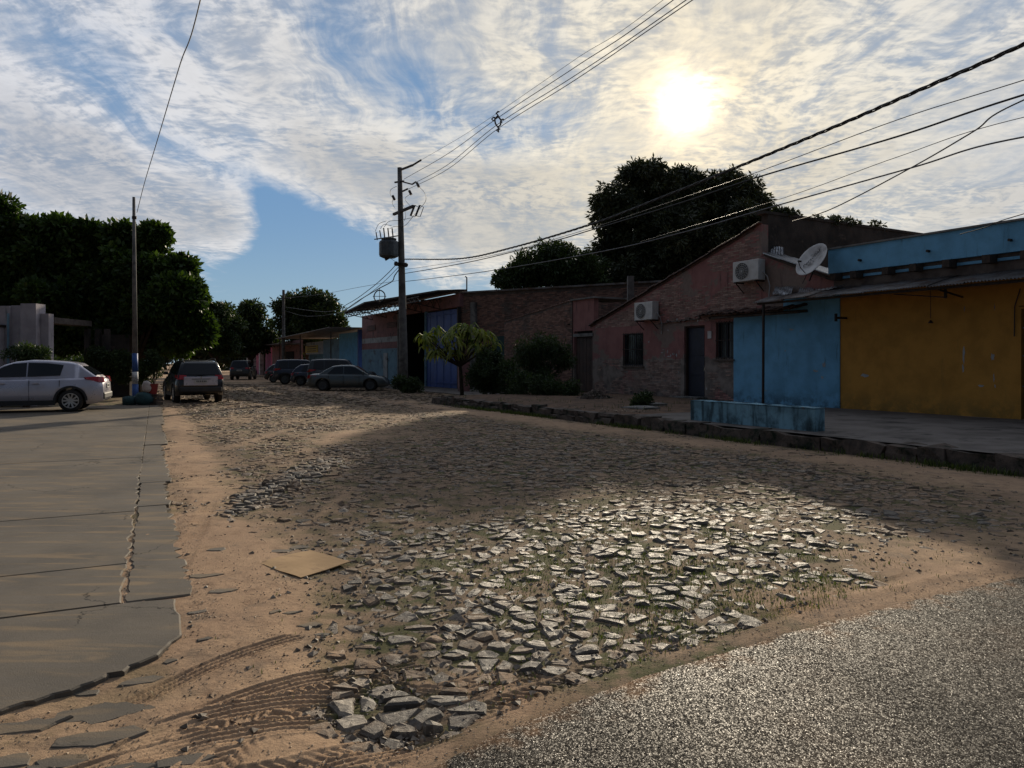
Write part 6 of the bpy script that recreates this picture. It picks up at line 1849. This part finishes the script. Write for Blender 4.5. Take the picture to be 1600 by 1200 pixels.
# rubble heap before the lean-to door
def gen_heap(r, n):
    c = Pt(930, 0, 25.5); d = r.normal(size=(n, 2)); X = c.x + d[:, 0] * .38; Y = c.y + d[:, 1] * .4
    Z = PZ + .03 + .34 * np.exp(-(d[:, 0] ** 2 + d[:, 1] ** 2) / 1.4) * r.uniform(.55, 1, n); return np.stack([X, Y, Z], 1)
scatter(1500, gen_heap, .042, 'kerb', 'rubble_heap', 'heap of broken brick and plaster before the lean-to door', flat=.8, seed=15)
def gen_heap2(r, n):
    s = r.uniform(6, 9.5, n); o = r.normal(6.4, .25, n); return np.stack([A0.x + U.x * s + N.x * o, A0.y + U.y * s + N.y * o, np.full(n, PZ + .03)], 1)
scatter(220, gen_heap2, .03, 'pebble', 'scattered_rubble', 'scattered rubble lying on the pavement edge', seed=16)
for k, (px, py, w_, h_, t_) in enumerate([(1000, 640, .5, .3, .05), (1016, 636, .45, .28, .10)]):
    p = Gp(px, py, PZ); rr = random.Random(k + 4)
    s, o = so_of(p.x, p.y); rough_block(s - w_, s + w_, o - h_, o + h_, PZ + .01, PZ + t_ + .04, rr, .02).build('broken_slab', MT['concrete'], label=['flat broken concrete slab lying by the weed clump on the kerb', 'tilted broken slab resting just right of the weed clump'][k], cat='slab')

# things by the striped pole
YB = 27.0
def sack(px, py, w, h, mat, name, label, cat, seed):
    r = random.Random(seed); c = Pt(px, py, YB); a, b = w / F_PX * YB, h / F_PX * YB; m = MB(); n, q = 12, 7
    c.z = b * .95
    for j in range(q + 1):
        t = -math.pi / 2 + math.pi * j / q
        for i in range(n):
            u_ = 2 * math.pi * i / n; k = 1 + r.uniform(-.12, .12)
            m.v.append((c.x + a * math.cos(t) ** .7 * math.cos(u_) * k, c.y + a * .8 * math.cos(t) ** .7 * math.sin(u_) * k, max(-.02, c.z + b * math.sin(t) * k)))
    for j in range(q):
        for i in range(n): m.f.append((j * n + i, j * n + (i + 1) % n, (j + 1) * n + (i + 1) % n, (j + 1) * n + i))
    return m.build(name, MT[mat], smooth=True, label=label, cat=cat)
sack(226, 624, 15, 11, 'teal', 'tarp_bundle', 'teal tarpaulin bundle at the foot of the striped pole', 'bundle', 1)
sack(203, 628, 12, 8, 'teal', 'tarp_bundle', 'low dark teal bundle lying left of the striped pole', 'bundle', 3)
sack(229, 595, 7, 9, 'pale_bag', 'pale_bag', 'pale bag piled behind the red tub', 'bag', 4).location.z = .5
p = Pt(237, 0, 27.2)
m = MB(); m.lathe([(.17, 0), (.22, .36), (.235, .36), (.235, .38), (.21, .38), (.16, .03)], 16, (p.x, p.y, .42)); tub = m.build('red_tub', MT['red'], label='red plastic tub on a crate between striped pole and dark car', cat='tub', smooth=False)
cr = empty('wooden_crate', (p.x, p.y, 0), label='dark slatted wooden crate under the red tub', cat='crate')
for z in (.02, .15, .28):
    for (x0, x1, y0, y1) in ((-.3, .3, -.25, -.23), (-.3, .3, .23, .25), (-.3, -.28, -.229, .229), (.28, .3, -.229, .229)): MB().box(x0, x1, y0, y1, z, z + .1).build('slat', MT['wood_dark'], cr)
MB().box(-.3, .3, -.25, .25, .40, .418).build('top_board', MT['wood_dark'], cr)

# ================================================================== CARS
def interp(pts, x):
    return float(np.interp(x, [p[0] for p in pts], [p[1] for p in pts]))

def make_car(label, loc, heading, paint, L, Wd, H, belt, hood, roofline, wheels=(.8, 3.45), wr=.35, ground=.22, clad=False, suv=False, tail='wrap', rim='rim', plate=True, rails=False, glassy=None, lamp='lamp_red', detail=True, spare=False, group='parked cars', windows=None, tailgate=None, topcol=None):
    """local x runs from the rear bumper (0) to the nose (L); y to the car's left; heading = world angle of +x"""
    t = empty('parked_car', loc, heading, label=label, cat='car', group=group)
    w = Wd / 2; body = MT[paint] if isinstance(paint, str) else paint
    # ---- lower body
    xs = sorted(set([round(x, 3) for x in np.arange(0, L + .01, .09)] + [round(wx + d, 3) for wx in wheels for d in np.linspace(-.44, .44, 17)] + [.03, L - .03, L]))
    arch = wr + .075
    V, rings = [], []
    for x in xs:
        zt = interp(hood, x)
        tp = 1.0
        if x < .35: tp = 1 - .13 * (1 - x / .35) ** 2
        if x > L - .7: tp = 1 - .26 * ((x - (L - .7)) / .7) ** 2
        ww = w * tp
        zb = ground + (.10 * max(0, 1 - x / .25)) + .08 * max(0, (x - (L - .3)) / .3)
        za = zb
        for wx in wheels:
            if abs(x - wx) < arch: za = max(za, wr + math.sqrt(arch ** 2 - (x - wx) ** 2))
        mid = ground + (zt - ground) * .5
        ring = [(0, max(zb, min(za, zt - .2)) + .02), (ww * .72, max(zb, min(za, zt - .2)) + .02), (ww * .965, za), (ww * 1.0, max(za + .02, mid - .10)), (ww * .995, max(za + .04, mid + .12)), (ww * .965, zt - .09), (ww * .90, zt - .015), (0, zt + .02)]
        ring[2] = (ww * .965, min(za, zt - .18)); ring[3] = (ww, max(min(za + .02, zt - .14), mid - .10)); ring[4] = (ww * .995, max(min(za + .05, zt - .12), mid + .12))
        rings.append([(x, y, z) for y, z in ring])
    K = 8
    def loft(rings, K):
        m = MB()
        for side in (1, -1):
            b = len(m.v)
            for r in rings: m.v += [(x, y * side, z) for x, y, z in r]
            for i in range(len(rings) - 1):
                for k in range(K - 1):
                    a = b + i * K + k; q = (a, a + 1, a + K + 1, a + K)
                    m.f.append(q if side == 1 else q[::-1])
            e = [b + k for k in range(K)]; f_ = [b + (len(rings) - 1) * K + k for k in range(K)]
            m.f.append(tuple(e[::-1] if side == 1 else e)); m.f.append(tuple(f_ if side == 1 else f_[::-1]))
        return m
    bm = loft(rings, K); bo = bm.build('body', body, t, smooth=True)
    # ---- greenhouse
    x0, x1 = roofline[0][0], roofline[-1][0]
    xs2 = sorted(set(list(np.arange(x0, x1, .10)) + [p[0] for p in roofline]))
    wb = w * .915; wt = w * .70; zmax = max(p[1] for p in roofline)
    sidey = lambda z: wb - (wb - wt) * max(0, (z - belt)) / (zmax - belt)
    rings = []
    for x in xs2:
        zr = max(interp(roofline, x), belt - .02)
        zs = max(belt - .04, zr - .07)
        rings.append([(x, sidey(belt - .04), belt - .08), (x, sidey(zs), zs), (x, sidey(zs) - .03, max(belt - .03, zr - .02)), (x, sidey(zs) * .75, zr + .004), (x, 0, zr + .012)])
    gh = loft(rings, 5).build('cabin', body, t, smooth=True)
    gl = MT['glass']
    def side_pane(poly, name='window', parent=gh, off=.006, mat=gl):
        for side in (1, -1):
            m = MB(); outer = [(x, (sidey(z) + off) * side, z) for x, z in poly]; inner = [(x, (sidey(z) - .01) * side, z) for x, z in poly]
            n = len(poly); m.v = outer + inner
            m.f = [tuple(range(n)) if side == -1 else tuple(reversed(range(n)))] + [(i, (i + 1) % n, n + (i + 1) % n, n + i) for i in range(n)]
            m.build(name, mat, parent)
    for poly in windows: side_pane(poly)
    # screens lie on the sloping ends
    def screen(pa, pb, name, inset=.10):
        (xa, za), (xb, zb_) = pa, pb
        d = Vector((xb - xa, 0, zb_ - za)).normalized(); nn = Vector((-d.z, 0, d.x))
        if nn.z < 0: nn = -nn
        m = MB(); q = []
        for (x, z) in (pa, pb):
            y = sidey(z) - inset
            q += [Vector((x, y, z)) + nn * .016, Vector((x, -y, z)) + nn * .016]
        m.v = [tuple(p) for p in (q[0], q[1], q[3], q[2])] + [tuple(p - nn * .03) for p in (q[0], q[1], q[3], q[2])]
        m.f = [(0, 1, 2, 3), (7, 6, 5, 4)] + [(i, (i + 1) % 4, 4 + (i + 1) % 4, 4 + i) for i in range(4)]
        m.build(name, gl, gh)
    screen(tailgate[0], tailgate[1], 'rear_window')
    screen(roofline[-1] if roofline[-1][1] > belt else (roofline[-1][0], belt + .02), roofline[-2], 'windscreen')
    # ---- cladding, bumpers, sills
    cl = MT['plastic']
    for side in (1, -1):
        m = MB(); m.box(wheels[0] + arch, wheels[1] - arch, side * w * .955 - .03, side * w * .955 + .03, ground - .02, ground + (.13 if clad else .05)); m.build('sill', cl, t)
        for wx in wheels:
            if clad:
                m = MB(); n = 14
                for k in range(n):
                    a0, a1 = math.pi * k / n, math.pi * (k + 1) / n
                    c = [(wx + math.cos(a) * r_, side * w * (.985) + dy, wr + math.sin(a) * r_) for a in (a0, a1) for r_ in (arch - .015, arch + .05) for dy in (-.02 * side, .025 * side)]
                    m.hexa([c[0], c[2], c[3], c[1], c[4], c[6], c[7], c[5]])
                m.build('arch_trim', cl, t)
    m = MB(); m.box(.35, L - .45, -w * .62, w * .62, ground + .03, ground + .35); m.build('underbody', cl, t)
    rb = MB(); rb.box(-.05, .30, -w * .86, w * .86, ground + .14, ground + .36); rb.build('rear_bumper', cl if clad else body, t, bevel=.05)
    fb = MB(); fb.box(L - .35, L + .03, -w * .76, w * .76, ground + .06, ground + .34); fb.build('front_bumper', cl if clad else body, t, bevel=.05)
    # ---- lamps
    for side in (1, -1):
        zl = belt - .12 if not suv else belt - .02
        m = MB()
        pts = [(-.012, w * .60, zl - .10), (-.012, w * .86, zl - .12), (.12, w * .945, zl - .11), (.46, w * .985, zl - .01)]
        top_ = [(.03, w * .60, zl + .05), (.03, w * .84, zl + .06), (.14, w * .92, zl + .07), (.50, w * .965, zl + .05)]
        m.v = [(x, y * side, z) for x, y, z in pts + top_] + [(x + .05, (y - .05) * side, z) for x, y, z in pts + top_]
        m.f = [(i, i + 1, 5 + i, 4 + i) for i in range(3)] + [(8 + i, 12 + i, 13 + i, 9 + i) for i in range(3)] + [(i, 8 + i, 9 + i, i + 1) for i in range(3)] + [(4 + i, 5 + i, 13 + i, 12 + i) for i in range(3)] + [(0, 4, 12, 8), (3, 11, 15, 7)]
        m.build('tail_light', MT[lamp], t)
        m = MB(); m.box(L - .34, L - .12, side * w * .60 - .12, side * w * .60 + .12, interp(hood, L - .2) - .22, interp(hood, L - .2) - .07); m.build('headlight', MT['ceramic'], t, bevel=.03)
    if plate:
        m = MB(); z = belt - .32 if suv else belt - .22
        m.box(-.035, -.0, -.22, .22, z, z + .13); pl = m.build('number_plate', MT['plate'], t)
        for k in range(6):
            y = -.17 + k * .06
            MB().box(-.040, -.036, y, y + .03, z + .035, z + .10).build('character', MT['ac_dark'], pl)
    for side in (1, -1):
        m = MB(); x = roofline[-1][0] - .35; y = side * (wb + .10); m.box(x, x + .10, y - .09, y + .09, belt + .02, belt + .15); mi = m.build('side_mirror', body, t, bevel=.03)
        for wx_ in (wheels[0] + .85, wheels[0] + 1.75):
            m = MB(); m.box(wx_, wx_ + .19, side * w * .985 - .012, side * w * .985 + .03, belt - .17, belt - .135); m.build('door_handle', body, t)
        if detail:
            for xx in (wheels[0] + 1.12, wheels[0] + 1.98 if L > 4.2 else wheels[0] + 1.9, wheels[0] + .30):
                m = MB(); m.box(xx, xx + .010, side * w * 1.0 - .05, side * w * 1.0 + .003, ground + .12 if xx > wheels[0] + .8 else wr + arch + .02, belt - .06); m.build('door_seam', cl, t)
        if rails:
            m = MB(); zz = interp(roofline, (x0 + x1) / 2 - .3) + .04
            a, b = roofline[1][0] + .15, roofline[-2][0] + .1
            m.tube(spline([(a, side * wt * .93, interp(roofline, a) + .0), (a + .15, side * wt * .93, zz + .01), ((a + b) / 2, side * wt * .93, zmax + .05), (b - .15, side * wt * .93, interp(roofline, b - .15) + .045), (b, side * wt * .93, interp(roofline, b))], 4), .018, 6)
            m.build('roof_rail', MT['chrome'] if not clad else MT['plastic'], gh)
    # ---- wheels
    for wx in wheels:
        for side in (1, -1):
            y = side * (w * .985 - .10)
            wh_ = empty('wheel', (wx, y, wr)); wh_.parent = t
            m = MB(); m.lathe([(wr * .66, -.10), (wr * .90, -.115), (wr * .985, -.085), (wr, -.03), (wr, .03), (wr * .985, .085), (wr * .90, .115), (wr * .66, .10)], 28, (0, 0, 0), 'y'); m.build('tyre', MT['tyre'], wh_, smooth=True)
            m = MB(); m.lathe([(.0005, .02), (wr * .66, .02)], 20, (0, 0, 0), 'y'); m.lathe([(wr * .655, .10), (wr * .70, .11), (wr * .70, -.10), (wr * .655, -.10)], 24, (0, 0, 0), 'y'); m.build('rim_back', cl, wh_)
            m = MB(); oy = side * .09
            for k in range(10):
                a = 2 * math.pi * (k // 2) / 5 + (.20 if k % 2 else -.20) + .3
                a2 = 2 * math.pi * (k // 2) / 5 + (.30 if k % 2 else -.30) + .3
                m.bar((math.cos(a) * wr * .12, oy, math.sin(a) * wr * .12), (math.cos(a2) * wr * .64, oy + side * .012, math.sin(a2) * wr * .64), .05, .03, up=(0, 1, 0))
            m.lathe([(wr * .61, oy - .02), (wr * .61, oy + .02), (wr * .68, oy + .02), (wr * .68, oy - .02), (wr * .61, oy - .02)], 28, (0, 0, 0), 'y')
            m.lathe([(wr * .15, oy - .03), (wr * .15, oy + .025), (.0005, oy + .03)] if side > 0 else [(wr * .15, oy + .03), (wr * .15, oy - .025), (.0005, oy - .03)], 12, (0, 0, 0), 'y')
            m.build('rim', MT[rim], wh_)
    m = MB(); m.box(L / 2 - .2, L / 2 + .2, -.2, .2, .2, .3)
    return t

silver_white = mat_paint('silver_white_paint', (0.52, 0.50, 0.56), .25, .45)
black_paint = mat_paint('black_paint', (0.012, 0.012, 0.014), .25, .1)
navy = mat_paint('dark_navy_paint', (0.015, 0.022, 0.045), .28, .2)
grey_paint = mat_paint('silver_grey_paint', (0.30, 0.34, 0.34), .3, .5)
dgrey = mat_paint('dark_grey_paint', (0.05, 0.055, 0.06), .3, .4)
white_paint = mat_paint('white_car_paint', (0.66, 0.66, 0.66), .35, 0)

# silver crossover seen from the side, nose to the left
suvS = dict(L=4.44, Wd=1.86, H=1.65, belt=1.06, hood=[(0, .86), (.03, 1.00), (.12, 1.07), (.5, 1.08), (2.9, 1.05), (3.3, 1.02), (4.0, .90), (4.35, .74), (4.44, .62)],
            roofline=[(.14, 1.08), (.36, 1.24), (.62, 1.44), (.74, 1.53), (1.0, 1.575), (1.5, 1.62), (2.0, 1.635), (2.45, 1.58), (2.75, 1.48), (3.45, 1.08)], wheels=(.90, 3.54), wr=.35, ground=.24, clad=True, suv=True,
            windows=[[(1.20, 1.15), (2.08, 1.12), (2.08, 1.55), (1.55, 1.535), (1.12, 1.48)], [(2.12, 1.12), (3.22, 1.10), (2.72, 1.43), (2.48, 1.52), (2.12, 1.55)], [(.48, 1.20), (.30, 1.20), (.56, 1.47), (.62, 1.47)]],
            tailgate=((.20, 1.14), (.60, 1.43)))
suvS['windows'] = [suvS['windows'][0], suvS['windows'][1]]
car1 = make_car('silver crossover car parked side-on at the left edge, facing left', (-13.42, 24.4, .035), math.radians(201), silver_white, **suvS)

# dark estate-like off-roader seen from behind, pale tailgate
p = Pt(314, 0, 28.7)
hd = math.radians(90 + 32)
dS = dict(L=4.32, Wd=1.80, H=1.70, belt=1.08, hood=[(0, .80), (.02, .98), (.06, 1.08), (2.9, 1.07), (3.2, 1.02), (4.1, .90), (4.32, .70)],
          roofline=[(.04, 1.09), (.16, 1.40), (.30, 1.62), (.7, 1.68), (1.5, 1.69), (2.2, 1.66), (2.45, 1.60), (3.05, 1.09)], wheels=(.82, 3.42), wr=.36, ground=.30, clad=True, suv=True, rails=True,
          windows=[[(.42, 1.14), (.98, 1.14), (.98, 1.58), (.52, 1.56)], [(1.04, 1.14), (1.88, 1.13), (1.88, 1.59), (1.04, 1.59)], [(1.94, 1.13), (2.78, 1.12), (2.38, 1.56), (1.94, 1.59)]],
          tailgate=((.045, 1.13), (.22, 1.56)))
cR = Vector((p.x, p.y, 0.0))
car2 = make_car('black off-roader seen from behind with a pale silver tailgate and plate', (cR.x, cR.y, -.01), hd, black_paint, **{**dS, 'plate': False})
tgm = MB(); tgm.box(-.035, .01, -.62, .62, .70, 1.05); tg = tgm.build('tailgate_panel', silver_white, car2, bevel=.03)
MB().box(-.062, -.036, -.24, .24, .80, .93).build('number_plate', MT['plate'], tg)
for k in range(6): MB().box(-.066, -.0625, -.19 + k * .065, -.155 + k * .065, .835, .90).build('character', MT['ac_dark'], tg)
MB().box(-.05, -.036, -.34, .34, .945, .965).build('trim_bar', MT['plastic'], tg)
MB().tube([(-.04, 0, 1.01), (-.055, 0, 1.01)], .035, 12).build('emblem', MT['chrome'], tg)
ANT = MB().tube([(.5, 0, 1.68), (.40, 0, 1.78)], .008, 5).build('aerial', MT['plastic'], car2)

# low sedan behind the striped pole
sedan = dict(L=4.4, Wd=1.72, H=1.44, belt=.94, hood=[(0, .62), (.03, .84), (.12, .92), (.55, .95), (3.1, .93), (3.3, .90), (4.2, .76), (4.4, .58)],
             roofline=[(.62, .95), (1.0, 1.20), (1.35, 1.38), (1.75, 1.43), (2.3, 1.44), (2.6, 1.38), (3.35, .94)], wheels=(.85, 3.45), wr=.315, ground=.20,
             windows=[[(1.10, .98), (1.95, .98), (1.95, 1.35), (1.48, 1.33)], [(2.0, .98), (3.12, .97), (2.6, 1.30), (2.45, 1.35), (2.0, 1.36)]], tailgate=((.72, 1.00), (1.28, 1.35)))
a = Pt(203, 0, 36)
make_car('pale sedan partly hidden between the silver car and the striped pole', (a.x, a.y, 0), math.pi - .25, grey_paint, **sedan, detail=False, rim='trafo')

# cars parked nose-in along the right side
hn = math.atan2(.489, .872)
def rear_at(px, Y): q = Pt(px, 0, Y); return (q.x, q.y, 0.0)
q = Pt(484, 0, 41.5)
make_car('silver grey sedan parked nose-in nearest the utility pole', (q.x, q.y, 0), hn - .42, mat_paint('dull_grey_paint', (0.095, 0.115, 0.12), .3, .5), rim='trafo', **sedan)
boxy = dict(L=4.3, Wd=1.78, H=1.78, belt=1.12, hood=[(0, .80), (.02, 1.02), (.05, 1.12), (3.0, 1.10), (3.2, 1.05), (4.1, .98), (4.3, .70)],
            roofline=[(.03, 1.13), (.12, 1.50), (.24, 1.74), (.7, 1.79), (1.6, 1.80), (2.3, 1.77), (2.5, 1.70), (3.0, 1.13)], wheels=(.80, 3.40), wr=.37, ground=.30, clad=True, suv=True,
            windows=[[(.35, 1.18), (1.0, 1.18), (1.0, 1.68), (.42, 1.66)], [(1.06, 1.18), (1.9, 1.17), (1.9, 1.69), (1.06, 1.69)], [(1.96, 1.17), (2.72, 1.16), (2.42, 1.66), (1.96, 1.69)]], tailgate=((.04, 1.18), (.18, 1.66)))
q = Pt(482, 0, 46.5)
make_car('dark high-roofed off-roader parked behind the silver grey sedan', (q.x, q.y, 0), hn - .35, dgrey, **boxy, detail=False, rim='trafo')
hatch = dict(L=3.8, Wd=1.66, H=1.48, belt=.95, hood=[(0, .70), (.02, .85), (.10, .95), (2.7, .94), (2.9, .90), (3.6, .78), (3.8, .60)],
             roofline=[(.08, .96), (.30, 1.22), (.62, 1.43), (1.2, 1.48), (1.8, 1.47), (2.1, 1.41), (2.85, .95)], wheels=(.62, 3.05), wr=.30, ground=.20,
             windows=[[(.70, 1.0), (1.4, 1.0), (1.4, 1.40), (.85, 1.38)], [(1.45, 1.0), (2.55, .99), (2.05, 1.36), (1.45, 1.41)]], tailgate=((.14, 1.02), (.50, 1.34)))
q = Pt(456, 0, 50.5)
make_car('dark hatchback parked between the high off-roader and the navy van', (q.x, q.y, 0), hn - .30, navy, **hatch, detail=False, rim='trafo')
q = Pt(428, 0, 53.5)
make_car('navy blue estate car with pale roof edge parked fourth from the pole', (q.x, q.y, 0), hn - .25, navy, **{**boxy}, detail=False, rim='trafo')
q = Pt(414, 0, 58)
make_car('dark car farthest along the parked row on the right', (q.x, q.y, 0), hn - .2, black_paint, **hatch, detail=False, rim='trafo')
q = Pt(374, 0, 66)
make_car('dark van-like car standing at the left of the far street end', (q.x, q.y, 0), math.radians(100), dgrey, **boxy, detail=False, rim='trafo')
